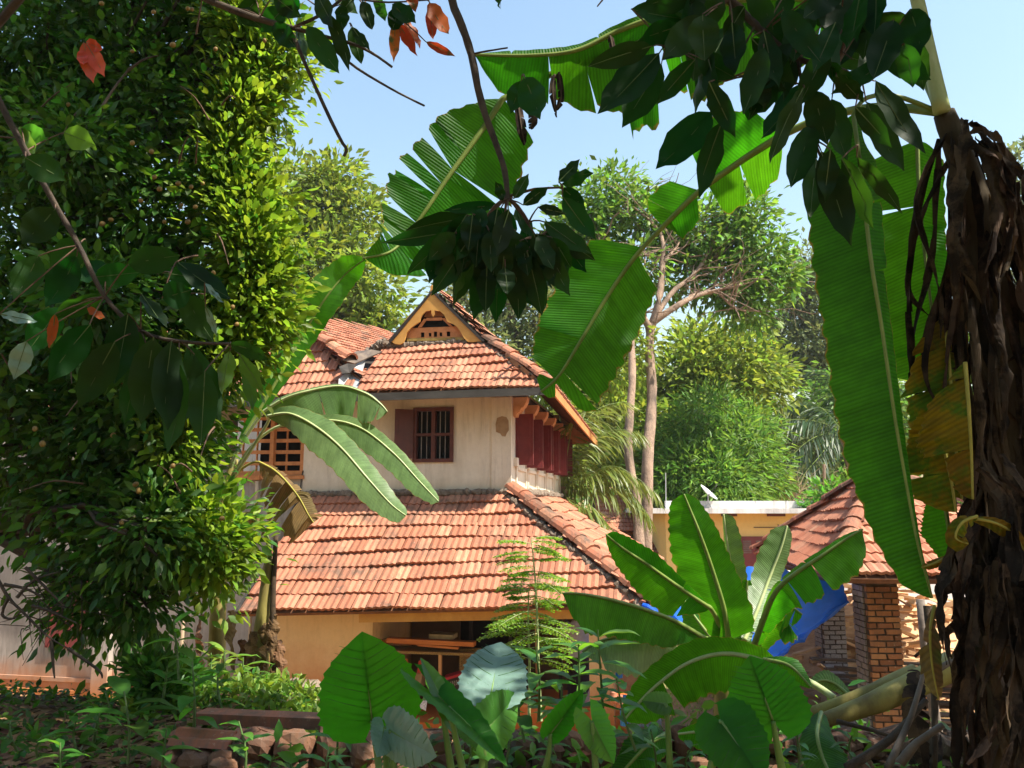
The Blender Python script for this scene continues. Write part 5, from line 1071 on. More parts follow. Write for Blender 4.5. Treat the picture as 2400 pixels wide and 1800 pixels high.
bleaf(bb_, [(1650, 1495, 5.7), (1580, 1455, 5.5), (1500, 1425, 5.3), (1420, 1403, 5.2), (1360, 1392, 5.1), (1318, 1391, 5.1)], [(0, 5), (.2, 54), (.45, 66), (.75, 72), (.93, 44), (1, 4)], [(0, 2), (.5, 6), (1, 2)], G_BAN, M_RIB, (.02, .006), 44, pet=[(1693, 1510, 6.1), (1650, 1495, 5.7)], tl=-.35, tr=.5, tears=.025, gap=1.0, curl=.2, ang=.0)
bleaf(bb_, [(1650, 1520, 5.9), (1590, 1500, 5.7), (1520, 1487, 5.55), (1450, 1492, 5.4), (1400, 1505, 5.3), (1365, 1528, 5.3)], [(0, 10), (.2, 66), (.5, 70), (.8, 50), (1, 4)], [(0, 2), (.5, 5), (1, 2)], G_BAN2, M_RIB, (.018, .006), 45, pet=[(1695, 1530, 6.15), (1650, 1520, 5.9)], tl=-.2, tr=.5, tears=.04, gap=.6, curl=.3, ang=.1)
bleaf(bb_, [(1745, 1500, 6.3), (1775, 1430, 6.4), (1805, 1350, 6.5), (1832, 1280, 6.5), (1845, 1232, 6.5)], [(0, 10), (.25, 36), (.6, 46), (.85, 34), (1, 4)], [(0, 8), (.25, 30), (.6, 26), (.85, 18), (1, 3)], G_BAN2, M_RIBP, (.018, .006), 46, tl=.1, tr=.3, tears=.05, gap=.5, curl=.0)
bleaf(bb_, [(1765, 1520, 5.9), (1790, 1450, 5.75), (1820, 1385, 5.6), (1870, 1340, 5.5), (1930, 1300, 5.45), (1985, 1262, 5.4), (2022, 1240, 5.4)], [(0, 3), (.3, 14), (.6, 22), (.85, 16), (1, 3)], [(0, 6), (.25, 36), (.5, 60), (.75, 62), (.92, 36), (1, 4)], G_BAN, M_RIB, (.024, .006), 47, tl=.6, tr=-.1, tears=.05, gap=1.0, curl=.3, ang=.1)
bleaf(bb_, [(1775, 1530, 6.0), (1790, 1470, 5.9), (1810, 1430, 5.85), (1840, 1415, 5.8), (1880, 1440, 5.7)], [(0, 3), (1, 3)], [(0, 10), (.4, 56), (.75, 60), (1, 6)], G_BAN, M_RIB, (.018, .006), 48, tl=.6, tr=.1, tears=.06, gap=1, curl=.4)
bleaf(bb_, [(1700, 1540, 6.3), (1655, 1480, 6.5), (1625, 1440, 6.6), (1600, 1400, 6.7)], [(0, 20), (.5, 40), (1, 3)], [(0, 20), (.5, 44), (1, 3)], G_BAN, M_RIB, (.016, .006), 49, tl=.3, tr=.3, curl=.1)
bleaf(bb_, [(1740, 1520, 6.3), (1745, 1450, 6.4), (1748, 1400, 6.5), (1752, 1360, 6.5)], [(0, 30), (.6, 30), (1, 6)], [(0, 20), (.6, 22), (1, 6)], G_BAN, M_RIB, (.014, .006), 50, tl=.2, tr=.2, curl=.0)
# ---- fallen banana stems and the leaf arching from them
bf = thing('fallen_banana_plant', 'toppled banana plant with pale green stems and one arching leaf', 'banana plant', P(2100, 1690, 4.4))
part('pseudostem', MB().tube(catmull([P(1900, 1672, 4.5), P(2000, 1640, 4.45), P(2080, 1612, 4.4), P(2150, 1585, 4.4)], 12), [.03+.0034*i for i in range(12)], 11, jit=.03), M_PSEUDO, bf, smooth=True)
part('pseudostem', MB().tube(catmull([P(1925, 1690, 4.3), P(2010, 1662, 4.3), P(2100, 1625, 4.3), P(2230, 1560, 4.4)], 12), [.035+.0036*i for i in range(12)], 11, jit=.03), M_PSEUDO, bf, smooth=True)
part('dry_sheath', blade([(2150, 1570, 4.3), (2140, 1640, 4.2), (2150, 1720, 4.2), (2165, 1800, 4.2)], [(0, 20), (.5, 30), (1, 10)], [(0, 20), (.5, 26), (1, 8)], tears=.15, gap=1, q=random.Random(3))[0], G_DRY, bf, smooth=True)
bleaf(bf, [(1835, 1575, 4.7), (1770, 1543, 4.75), (1690, 1532, 4.8), (1610, 1555, 4.85), (1540, 1605, 4.9), (1490, 1655, 4.95), (1462, 1690, 5.0)], [(0, 3), (.12, 60), (.35, 84), (.6, 78), (.85, 40), (1, 4)], [(0, 2), (.12, 34), (.4, 52), (.7, 46), (.9, 24), (1, 3)], G_BAN, M_RIBP, (.020, .006), 61, pet=[(1955, 1636, 4.5), (1900, 1600, 4.6), (1835, 1575, 4.7)], tl=.25, tr=-.45, tears=.02, gap=.7, curl=.12, ang=.15, t0=0)
bleaf(bf, [(1790, 1545, 4.6), (1850, 1560, 4.5), (1900, 1610, 4.45)], [(0, 4), (.5, 30), (1, 4)], [(0, 3), (.5, 30), (1, 3)], G_BAN, M_RIB, (.012, .005), 62, tl=.5, tr=.4)
bleaf(bf, [(1560, 1720, 4.0), (1520, 1745, 3.9), (1490, 1775, 3.85), (1440, 1830, 3.8)], [(0, 30), (.5, 46), (1, 20)], [(0, 30), (.5, 50), (1, 20)], G_BAN, M_RIB, (.012, .005), 63, tl=.5, tr=.2, curl=.2)
bleaf(bf, [(1925, 1670, 4.2), (1915, 1720, 4.0), (1930, 1780, 3.9), (1960, 1840, 3.8)], [(0, 10), (.5, 58), (1, 40)], [(0, 8), (.4, 44), (1, 40)], G_BAN, M_RIB, (.012, .005), 64, tl=.3, tr=.4, curl=.2)
bleaf(bf, [(1790, 1700, 4.3), (1730, 1705, 4.3), (1660, 1712, 4.3), (1590, 1720, 4.4)], [(0, 4), (.5, 60), (1, 6)], [(0, 4), (.5, 44), (1, 6)], G_BAN, M_RIBP, (.014, .006), 65, tl=.3, tr=-.2, curl=.25)
bleaf(bf, [(2010, 1650, 4.9), (1960, 1605, 5.0), (1925, 1595, 5.0), (1900, 1610, 5.0)], [(0, 3), (.5, 22), (1, 3)], [(0, 3), (.5, 30), (1, 3)], G_BAN2, M_RIB, (.012, .005), 66, tl=.4, tr=.2, curl=.2)
# ---- the big banana plant on the right: dry trunk, tall leaves
ba = thing('banana_plant', 'huge banana plant at the right edge, its trunk wrapped in dry brown leaves', 'banana plant', P(2330, 1900, 3.1))
tk_ = catmull([P(2395, 2000, 3.1), P(2375, 1600, 3.1), P(2365, 1200, 3.1), P(2340, 800, 3.1), P(2285, 480, 3.1), P(2212, 265, 3.1)], 26)
part('pseudostem', MB().tube(tk_, [.15-.0044*i for i in range(26)], 14, jit=.06), M_PSEUDOD, ba, smooth=True)
q = random.Random(77)
for k in range(165):                                                  # dry leaves hanging down round the trunk
    t = q.random()**.8; i = int((1-t)*24); p0 = tk_[min(25, max(2, i))]; an = q.uniform(-2.4, 2.4); r = .06+.03*q.random()+.06*(1-i/25)
    dx = math.sin(an); dy = -math.cos(an)
    L = q.uniform(.5, 1.25)*(1.2 if i > 12 else .9); w = q.uniform(8, 24)
    a = p0+Vector((dx*r*.6, dy*r*.6, .02)); b = a+Vector((dx*.10+q.gauss(0, .03), dy*.08, -L*.35)); c = a+Vector((dx*.13+q.gauss(0, .06), dy*.10, -L*.75)); d = a+Vector((dx*.10+q.gauss(0, .09), dy*.10, -L))
    dry_strip(ba, [a, b, c, d], M(w, 3)*(.9 if i > 8 else .7), G_DRY if q.random() < .93 else G_DRY2, q)
for k, (pts, w, mt) in enumerate(([[(2225, 300, 3.0), (2290, 330, 2.95), (2345, 400, 2.9), (2352, 500, 2.9)], 40, G_DRY], [[(2240, 330, 3.0), (2310, 400, 2.9), (2330, 520, 2.85), (2300, 640, 2.85)], 46, G_DRY], [[(2215, 280, 2.95), (2205, 400, 2.9), (2190, 560, 2.85), (2200, 700, 2.85)], 30, G_DRY],
                                 [[(2230, 700, 2.9), (2250, 900, 2.85), (2262, 1100, 2.85), (2275, 1250, 2.85)], 18, G_DRY], [[(2320, 600, 2.9), (2330, 760, 2.85), (2345, 900, 2.8), (2330, 1040, 2.8)], 26, G_DRY], [[(2350, 480, 2.95), (2390, 620, 2.9), (2420, 800, 2.9), (2400, 1000, 2.85)], 40, G_DRY],
                                 [[(2240, 1220, 2.8), (2200, 1320, 2.75), (2185, 1430, 2.7), (2215, 1560, 2.7)], 50, G_DRY], [[(2300, 1100, 2.8), (2380, 1200, 2.7), (2390, 1400, 2.65), (2340, 1600, 2.65)], 75, G_DRY], [[(2260, 1320, 2.75), (2280, 1480, 2.7), (2240, 1640, 2.65), (2250, 1800, 2.65)], 80, G_DRY], [[(2350, 1350, 2.6), (2380, 1500, 2.55), (2390, 1700, 2.55), (2360, 1850, 2.55)], 80, G_DRY],
                                 [[(2190, 1420, 2.85), (2180, 1480, 2.8), (2185, 1560, 2.8), (2200, 1640, 2.8)], 24, G_BAND], [[(2280, 1215, 2.75), (2330, 1225, 2.7), (2375, 1250, 2.7), (2400, 1290, 2.7)], 22, G_BANY], [[(2290, 1210, 2.72), (2255, 1225, 2.7), (2240, 1260, 2.7), (2270, 1275, 2.7)], 18, G_BANY], [[(2230, 1300, 2.8), (2190, 1320, 2.8), (2160, 1330, 2.8)], 10, G_BANY])):
    if mt is G_DRY and w >= 40:
        for j in range(6):
            ox = q.uniform(-.9, .9)*w; dry_strip(ba, [P(p[0]+(45 if p[0] < 2280 else 20)+ox*(.5+.2*n_), p[1]+q.gauss(0, 18), p[2]+q.uniform(-.04, .04)) for n_, p in enumerate(pts)], M(q.uniform(9, 18), 2.9), mt, q, n=34)
    elif mt is G_DRY: dry_strip(ba, [P(p[0]+(45 if p[0] < 2280 else 20), p[1], p[2]) for p in pts], M(w*.62, 2.9), mt, q, n=34)
    else: bleaf(ba, pts, [(0, w*.3), (.4, w), (.8, w*.8), (1, 3)], [(0, w*.3), (.4, w*.9), (.8, w), (1, 3)], mt, M_RIBY, (.006, .002), 200+k, name='dry_leaf', tears=.06, gap=1, ragged=.2, rip=.15, tl=.4, tr=.5, curl=.15, N_=34)
# petiole rising out of the frame
part('petiole', MB().tube(catmull([P(2208, 262, 3.05), P(2180, 140, 3.05), P(2150, 0, 3.05), P(2100, -200, 3.05), P(2000, -380, 2.9)], 14), [.034-.0011*i for i in range(14)], 9), M_RIBP, ba, smooth=True)
bleaf(ba, [(2000, -380, 2.9), (1850, -470, 2.7), (1700, -500, 2.5), (1500, -480, 2.3)], [(0, 4), (.3, 150), (.7, 140), (1, 5)], [(0, 4), (.3, 150), (.7, 140), (1, 5)], G_BAN, M_RIB, (.02, .006), 70, tears=.08, gap=.5)
# A2: torn leaf sweeping left across the top
bleaf(ba, [(2120, 120, 3.2), (1980, 20, 3.3), (1820, -10, 3.4), (1680, 10, 3.5), (1560, 35, 3.55), (1450, 72, 3.6), (1350, 118, 3.6), (1240, 130, 3.6), (1110, 128, 3.6)], [(0, 3), (.2, 120), (.45, 170), (.56, 160), (.62, 150), (.68, 175), (.76, 110), (.84, 72), (.94, 60), (1, 4)], [(0, 3), (.2, 80), (.4, 70), (.55, 30), (.68, 22), (.8, 30), (.92, 24), (1, 2)], G_BAN, M_RIB, (.026, .007), 71, pet=[(2208, 262, 3.1), (2170, 180, 3.15), (2120, 120, 3.2)], tl=.2, tr=.9, tears=.17, gap=.9, curl=.35, ang=-.05, ragged=.14, N_=70)
for k, pts in enumerate(([(1300, 175, 3.58), (1295, 215, 3.55), (1305, 275, 3.55)], [(1310, 170, 3.57), (1315, 230, 3.55), (1300, 262, 3.55)], [(1430, 85, 3.58), (1436, 120, 3.55), (1428, 150, 3.55)])):
    bleaf(ba, pts, [(0, 8), (.5, 10), (1, 2)], [(0, 8), (.5, 9), (1, 2)], G_DRY, M_RIBD, (.006, .002), 240+k, name='dry_shred', tears=.2, gap=1.4, N_=16, K=4)
# A3: fan-torn leaf
bleaf(ba, [(1178, 232, 3.7), (1140, 290, 3.7), (1090, 360, 3.7), (1040, 430, 3.7), (1000, 490, 3.7), (960, 545, 3.7), (915, 590, 3.65), (850, 605, 3.6)], [(0, 30), (.08, 120), (.25, 150), (.45, 185), (.6, 190), (.74, 150), (.86, 70), (1, 4)], [(0, 8), (.06, 40), (.25, 120), (.5, 130), (.7, 100), (.85, 62), (1, 3)], G_BAN, M_RIB, (.018, .005), 72, pet=[(1600, 60, 3.6), (1450, 120, 3.65), (1300, 170, 3.7), (1178, 232, 3.7)], tl=.2, tr=.15, tears=.16, gap=1.5, curl=.05, ang=-.12, ragged=.06)
for k, pts in enumerate(([(1215, 250, 3.66), (1222, 300, 3.62), (1230, 340, 3.62)], [(1245, 250, 3.66), (1248, 280, 3.62), (1243, 302, 3.62)])):
    bleaf(ba, pts, [(0, 10), (.5, 14), (1, 3)], [(0, 10), (.5, 12), (1, 3)], G_DRY, M_RIBD, (.006, .002), 250+k, name='dry_shred', tears=.2, gap=1.2, N_=16, K=4)
# A4: long diagonal leaf with gaps
bleaf(ba, [(1830, 318, 3.6), (1740, 375, 3.75), (1640, 448, 3.9), (1560, 525, 4.0), (1490, 600, 4.05), (1420, 700, 4.1), (1360, 800, 4.1), (1310, 880, 4.1), (1268, 918, 4.1)],
      [(0, 20), (.05, 90), (.12, 110), (.2, 100), (.225, 0), (.26, 0), (.28, 60), (.35, 62), (.38, 0), (.47, 0), (.50, 10), (.515, 95), (.62, 118), (.75, 122), (.86, 120), (.885, 100), (.9, 0), (.93, 30), (.96, 26), (1, 3)],
      [(0, 20), (.04, 100), (.12, 130), (.2, 135), (.23, 0), (.25, 0), (.27, 74), (.33, 80), (.36, 60), (.385, 0), (.47, 0), (.5, 110), (.55, 128), (.66, 120), (.78, 112), (.88, 80), (.9, 0), (.93, 40), (.97, 30), (1, 3)], G_BAN, M_RIB, (.020, .006), 73, pet=[(2200, 262, 3.1), (2060, 250, 3.3), (1930, 275, 3.5), (1830, 318, 3.6)], tl=.15, tr=.15, tears=.05, gap=.25, curl=.0, ang=.18, ragged=.04, N_=90)
# A5: long leaf hanging straight down, A6 behind it
bleaf(ba, [(2000, 270, 3.0), (2020, 420, 2.95), (2040, 600, 2.9), (2066, 763, 2.9), (2095, 962, 2.9), (2120, 1110, 2.9), (2150, 1270, 2.9), (2185, 1402, 2.9)], [(0, 20), (.07, 20), (.12, 50), (.2, 60), (1, 4)], [(0, 8), (.08, 90), (.2, 142), (.4, 140), (.55, 138), (.7, 128), (.85, 92), (.95, 56), (1, 4)], G_BAN, M_RIB, (.010, .004), 74, pet=[(2200, 262, 3.08), (2100, 225, 3.05), (2030, 230, 3.0), (2000, 270, 3.0)], tl=1.2, tr=.25, tears=.012, gap=.25, curl=.0, ang=-.03, N_=80)
bleaf(ba, [(2150, 330, 3.35), (2155, 460, 3.35), (2168, 600, 3.35), (2185, 740, 3.35), (2200, 900, 3.35)], [(0, 20), (.1, 60), (1, 40)], [(0, 20), (.08, 110), (.4, 118), (.7, 120), (.95, 90), (1, 10)], G_BAN, M_RIB, (.010, .004), 75, tl=.3, tr=.1, tears=.04, gap=.5, curl=.0, ang=.1)
bleaf(ba, [(2215, 740, 3.1), (2225, 860, 3.05), (2235, 980, 3.0), (2245, 1100, 3.0), (2255, 1170, 3.0)], [(0, 10), (.5, 10), (1, 4)], [(0, 8), (.12, 52), (.35, 92), (.65, 90), (.88, 56), (1, 6)], G_BANY, M_RIBY, (.008, .004), 76, tl=.3, tr=.15, tears=.14, gap=.9, curl=.15, ang=.1, ragged=.18, rip=.06)
bleaf(ba, [(2205, 980, 2.95), (2215, 1060, 2.95), (2230, 1130, 2.95), (2240, 1200, 2.95)], [(0, 10), (1, 4)], [(0, 50), (.4, 98), (.8, 80), (1, 20)], G_BANY, M_RIBY, (.008, .004), 77, tl=.3, tr=.1, tears=.1, gap=.4, curl=.0, ang=.0)
bleaf(ba, [(2262, 850, 2.85), (2270, 950, 2.8), (2276, 1050, 2.8), (2280, 1170, 2.8)], [(0, 4), (1, 4)], [(0, 6), (.2, 60), (.5, 84), (.8, 62), (1, 10)], G_BANY, M_RIBY, (.008, .004), 78, tl=.3, tr=-.1, tears=.12, gap=.9, curl=.15, ang=.1, ragged=.16, rip=.06)
bleaf(ba, [(2215, 1180, 3.2), (2225, 1250, 3.2), (2235, 1330, 3.2)], [(0, 4), (1, 4)], [(0, 40), (.5, 60), (1, 10)], G_BAN, M_RIB, (.010, .005), 79, tl=.3, tr=.1, curl=.0, ang=.0)
# ---------------------------------------------------------------- elephant ears
def ear(name_par, base, tip, w, lob, stalk, mat=None, roll=0., fold=.15, seed=0, notch=.32, pitch=0., cup=.12, wav=.045, wl=1., wr=1.):
    """heart-shaped leaf: base = where the stalk meets the blade, tip = point, w = half width (px), lob = lobe length (px); wl, wr narrow each half"""
    q = random.Random(seed); B = P(*base); Tp = P(*tip); ax = Tp-B; L = ax.length; a = ax.normalized(); vd = ((B+Tp)/2-CAM).normalized()
    sd = a.cross(vd).normalized(); nn = sd.cross(a).normalized(); W_ = M(w, base[2]); LB = M(lob, base[2]); NS, K = 34, 9; mb = MB(); uv = []
    Rm = Matrix.Rotation(roll, 3, a)
    for side in (-1, 1):
        b0 = len(mb.v); ww = W_*(wl if side < 0 else wr)
        for i in range(NS+1):
            s = -LB+(L+LB)*i/NS; f = (s+LB)/(L+LB)
            o = ww*(math.sin(math.pi*min(1, f**.62*.98+.02))**.75 if f < .999 else 0)
            if f > .45: o = ww*(1-((f-.45)/.55)**2.3)*math.sin(math.pi*(.45**.62*.98+.02))**.75
            o *= 1+wav*math.sin(i*2.1+side+q.random()*.6)
            inn = 0 if s >= 0 else notch*(-s)*(1+.6*(-s)/LB)*.9
            inn = min(inn, o*.96)
            for k in range(K):
                u = k/(K-1); x = inn+(o-inn)*u; xr = x/(ww+1e-6)
                z = fold*x+cup*ww*xr*xr*-1+.05*ww*math.sin(i*2.2+xr*1.2)*xr*wav*8+.012*L*math.sin((s-x*.45)/L*34)*min(1, xr*3)*.55
                z += -.10*L*(max(0, s)/L)**2*(1+pitch)
                mb.v.append(tuple(B+a*s+Rm @ (sd*side*x+nn*-z))); uv.append((.5+side*x/ww*.5, s/L))
        for i in range(NS):
            for k in range(K-1):
                c = b0+i*K+k; f4 = (c, c+1, c+K+1, c+K); mb.f.append(f4 if side > 0 else f4[::-1])
    mb.uv = uv; lf = part('leaf', mb, mat or G_EAR, name_par, smooth=True)
    rib = [B+a*(L*t*.97)+Rm @ (nn*(.10*L*t*t+.004)) for t in np.linspace(0, 1, 10)]
    rm_ = MB().tube(rib, [.0065-.0005*i for i in range(10)], 6); part('midrib', rm_, M_STALK, lf, smooth=True)
    vb = MB()
    for t in (-.15, -.03, .06, .15, .24, .33, .42, .51, .6, .69, .78):
        for side in (-1, 1):
            o = .82*W_*(wl if side < 0 else wr)*(1-max(0, t-.3)**1.5*1.3)
            vb.tube([B+a*(max(0, t)*L)+Rm @ (nn*(.10*L*max(0, t)**2+.002)), B+a*(t*L+o*.22)+Rm @ (sd*side*o*.5+nn*(-(fold*o*.5-cup*W_*.25*(o/W_)**2)+.003+.1*L*max(0, t)**2)), B+a*(t*L+o*.5)+Rm @ (sd*side*o+nn*(-(fold*o-cup*W_*(o/W_)**2)+.003+.1*L*max(0, t)**2))], [.0018, .0013, .0006], 4)
    part('vein', vb, M_VEIN, lf, smooth=True, kind='stuff')
    sp = catmull([B]+[P(*p) for p in stalk], 12); part('stalk', MB().tube(sp, [.008+.0007*i for i in range(12)], 8), M_STALK, lf, smooth=True)
    return lf
ee = thing('elephant_ear_plant', 'elephant ear with one huge dark green heart leaf in front of the ochre wall', 'elephant ear', P(880, 1900, 3.2), 'elephant ear plants')
ear(ee, (872, 1690, 3.3), (850, 1492, 3.15), 112, 52, [(880, 1740, 3.25), (892, 1830, 3.2)], seed=1, cup=.05, fold=.05)
ear(ee, (915, 1712, 3.2), (1010, 1775, 3.0), 56, 40, [(920, 1760, 3.25), (922, 1830, 3.25)], G_EARG, seed=2, roll=.5, cup=.2)
ear(ee, (900, 1705, 3.25), (890, 1768, 3.1), 34, 24, [(905, 1760, 3.3), (905, 1830, 3.3)], G_EARG, seed=3, roll=-.6, cup=.2)
ee2 = thing('elephant_ear_plant', 'elephant ear with a shining blue-grey leaf facing the light', 'elephant ear', P(1150, 1900, 3.3), 'elephant ear plants')
ear(ee2, (1150, 1632, 3.35), (1175, 1495, 3.55), 78, 34, [(1146, 1680, 3.3), (1128, 1830, 3.25)], G_EARG, seed=4, cup=.0, fold=.08, roll=-.1)
ear(ee2, (1130, 1722, 3.2), (1220, 1625, 3.35), 62, 40, [(1135, 1760, 3.2), (1120, 1830, 3.2)], G_HERB, seed=5, roll=.5, cup=.1)
ee3 = thing('elephant_ear_plant', 'elephant ear with a narrow folded leaf seen edge-on by the blue-grey one', 'elephant ear', P(1080, 1900, 3.05), 'elephant ear plants')
ear(ee3, (1052, 1655, 3.05), (1195, 1782, 2.9), 40, 150, [(1070, 1740, 3.05), (1090, 1830, 3.05)], seed=6, roll=-.75, fold=.5, cup=.1, wl=1.2, notch=.1)
ear(ee3, (1035, 1640, 3.08), (990, 1535, 3.15), 26, 80, [(1045, 1720, 3.1), (1062, 1830, 3.1)], G_HERB, seed=7, roll=.6, fold=.4, notch=.1)
ee4 = thing('elephant_ear_plant', 'elephant ear with a bright ribbed leaf under the fallen banana stem', 'elephant ear', P(1810, 1900, 2.9), 'elephant ear plants')
ear(ee4, (1812, 1690, 2.95), (1758, 1540, 2.95), 88, 46, [(1822, 1750, 2.95), (1838, 1830, 2.95)], seed=8, cup=.06, fold=.06)
ee5 = thing('elephant_ear_plant', 'elephant ear with a leaf pointing down at the bottom edge', 'elephant ear', P(1720, 1900, 2.8), 'elephant ear plants')
ear(ee5, (1690, 1690, 2.85), (1790, 1830, 2.7), 72, 40, [(1680, 1740, 2.9), (1660, 1830, 2.9)], seed=9, cup=.05, fold=.06)
ee6 = thing('elephant_ear_plant', 'elephant ear with a narrow glowing yellow-green leaf among the stems', 'elephant ear', P(1400, 1900, 3.3), 'elephant ear plants')
ear(ee6, (1388, 1690, 3.3), (1436, 1792, 3.25), 40, 46, [(1392, 1740, 3.3), (1398, 1830, 3.3)], G_HERB, seed=10, roll=.35, cup=.05)
ear(ee6, (1290, 1720, 3.5), (1370, 1620, 3.5), 34, 20, [(1285, 1770, 3.5), (1270, 1830, 3.5)], G_EAR, seed=11, roll=.5)
ear(ee6, (1140, 1735, 3.6), (1060, 1690, 3.6), 30, 24, [(1140, 1770, 3.6), (1130, 1830, 3.6)], G_HERB, seed=12, roll=.5)
ear(ee6, (1560, 1650, 3.7), (1505, 1640, 3.7), 26, 16, [(1565, 1700, 3.7), (1570, 1800, 3.7)], G_HERB, seed=13, roll=.3)
# ---------------------------------------------------------------- overhanging boughs with large leaflets
def leaflet_mb(B, T_, w, roll, q, fold=.22, bend=.12):
    a = T_-B; L = a.length; a = a.normalized(); vd = ((B+T_)/2-CAM).normalized(); sd = a.cross(vd).normalized(); Rm = Matrix.Rotation(roll, 3, a); sd = Rm @ sd; nn = sd.cross(a)
    mb = MB(); NS = 9; ph = q.uniform(0, 6)
    for i in range(NS+1):
        t = i/NS; o = w*(math.sin(math.pi*min(1, t**.85))**.8 if t < .86 else max(0, (1-t)/.14)*.30+.0)
        if t >= .86: o = w*(.36*((1-t)/.14)**1.3+.0)
        c = B+a*L*t+nn*(bend*L*math.sin(t*2.2)) + nn*.006*math.sin(i*1.7+ph)
        for k in (-1, -.5, 0, .5, 1):
            mb.v.append(tuple(c+sd*(o*k*(1+.05*math.sin(i*2.4+ph+k)))-nn*(fold*o*abs(k))))
    mb.f = [(i*5+k, i*5+k+1, (i+1)*5+k+1, (i+1)*5+k) for i in range(NS) for k in range(4)]
    return mb
def leaflet(par, b, t, wpx, mat, q, roll=None, dd=None):
    """b, t = (px, py, distance) of foot and tip"""
    B = P(*b); T_ = P(*t); lm = leaflet_mb(B, T_, M(wpx*.44, b[2]), q.gauss(0, .45) if roll is None else roll, q); lf = part('leaflet', lm, mat, par, smooth=True)
    part('midrib', MB().tube([Vector(lm.v[i*5+2]) for i in (0, 3, 6, 9)], [.0022, .0017, .0012, .0005], 4, False), M_STEM, lf); return lf
def twig(par, pts, r0, r1, n=12): put_twig('branch', [P(*p) for p in pts], r0, r1, par, M_BARK, n, 6)
def spray(par, name, items, mat, d, q, stems=None, dj=.12):
    for it in items:
        b, t, w = it[:3]; mt = it[3] if len(it) > 3 else mat; dz = d+q.uniform(-dj, dj)
        leaflet(par, (*b, dz), (*t, dz+q.uniform(-.05, .05)), w, mt, q)
        if stems:
            s = min(stems, key=lambda s_: (s_[0]-b[0])**2+(s_[1]-b[1])**2)
            put_twig('petiole', [P(s[0], s[1], d), P((s[0]+b[0])/2, (s[1]+b[1])/2-4, (d+dz)/2), P(*b, dz)], .0035, .0022, par, M_TWIG, 4, 5)
q = random.Random(5)
bo = thing('overhanging_bough', 'hanging bough ending in a dark drooping cluster of large leaflets above the gable', 'bough', P(1055, -260, 2.75), 'boughs hanging into the view')
twig(bo, [(1030, -260, 2.75), (1055, -20, 2.72), (1083, 62, 2.7), (1105, 128, 2.7), (1128, 240, 2.68), (1160, 330, 2.66), (1183, 400, 2.64), (1190, 470, 2.62)], .017, .010, 22)
twig(bo, [(1102, 128, 2.7), (1140, 120, 2.7), (1190, 112, 2.7)], .004, .003)
items = [((1165, 480), (1040, 493), 34), ((1180, 470), (1160, 425), 30), ((1205, 465), (1240, 405), 36), ((1310, 428), (1356, 366), 44), ((1318, 432), (1394, 408), 56), ((1318, 440), (1372, 490), 44), ((1318, 462), (1402, 560), 62),
         ((1225, 480), (1288, 440), 38), ((1262, 485), (1328, 500), 30), ((1110, 510), (948, 548), 66), ((1090, 530), (958, 648), 70), ((1080, 540), (888, 570), 50), ((1095, 570), (1008, 692), 66), ((1115, 580), (1072, 720), 68), ((1150, 590), (1108, 745), 70),
         ((1172, 600), (1166, 757), 64), ((1200, 600), (1212, 752), 66), ((1235, 590), (1262, 740), 66), ((1262, 570), (1333, 692), 64), ((1290, 540), (1396, 612), 62), ((1275, 520), (1388, 588), 60), ((1030, 570), (1010, 660), 50)]
for i in range(58):
    a = q.uniform(0, 2*math.pi); r = math.sqrt(q.random()); x = 1175+r*125*math.cos(a); y = 555+r*75*math.sin(a)
    items.append(((x, y), (x+(x-1175)*.45+q.gauss(0, 14), y+q.uniform(60, 125)), q.uniform(46, 66)))
hubs = [(1190, 470), (1130, 520), (1180, 540), (1240, 520), (1100, 560), (1260, 560), (1318, 440)]
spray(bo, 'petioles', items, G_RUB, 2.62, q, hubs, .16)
for h in hubs[1:]: put_twig('petiole', [P(1188, 462, 2.63), P((1188+h[0])/2, (462+h[1])/2-8, 2.63), P(*h, 2.62)], .006, .003, bo, M_TWIG, 5, 5)
# top-left bough with red ageing leaflets
b2 = thing('overhanging_bough', 'bough at the top with dark leaflets, a few red ones and bare twigs', 'bough', P(380, -60, 3.0), 'boughs hanging into the view')
twig(b2, [(380, -60, 3.0), (490, 0, 3.0), (600, 42, 3.0), (685, 66, 3.0)], .017, .012); twig(b2, [(685, 66, 3.0), (760, 85, 3.0), (850, 112, 3.0), (919, 157, 3.0)], .009, .005); twig(b2, [(685, 78, 3.0), (720, 160, 3.0), (765, 260, 3.0), (800, 330, 3.0), (812, 350, 3.0), (806, 366, 3.0)], .009, .006)
twig(b2, [(760, 95, 3.0), (830, 155, 3.0), (920, 210, 3.0), (995, 248, 3.0)], .006, .004); twig(b2, [(690, 64, 3.0), (760, 30, 3.0), (820, -20, 3.0)], .008, .006); twig(b2, [(800, -10, 3), (900, 5, 3), (1000, 0, 3)], .005, .003); twig(b2, [(1420, -10, 3), (1400, 15, 3)], .004, .003)

R = G_RED
items = [((665, 20), (608, 74), 70), ((640, 55), (690, 110), 60), ((700, 60), (722, 142), 66), ((720, 60), (795, 168), 66), ((770, 30), (812, 166), 50), ((822, 62), (845, 146), 42), ((826, 65), (866, 112), 30), ((850, 0), (872, 66), 40), ((880, -10), (902, 50), 36), ((800, 10), (806, 70), 46), ((740, -20), (770, 60), 60), ((690, -20), (660, 40), 70), ((780, -30), (840, 30), 50), ((920, 10), (975, 50), 60), ((935, 20), (920, 70), 50),
         ((926, 48), (922, 140), 32, R), ((930, 50), (974, 132), 34, R), ((950, 42), (990, 106), 44, R), ((1010, 12), (1016, 90), 36, R), ((1006, 4), (1052, 74), 52, R), ((998, 98), (1067, 131), 25, R), ((958, -30), (976, 26), 36, R), ((1160, -30), (1168, 20), 26), ((600, 0), (560, 60), 60), ((640, -10), (700, 40), 60), ((560, 20), (610, 60), 50), ((830, -10), (800, 40), 40)]
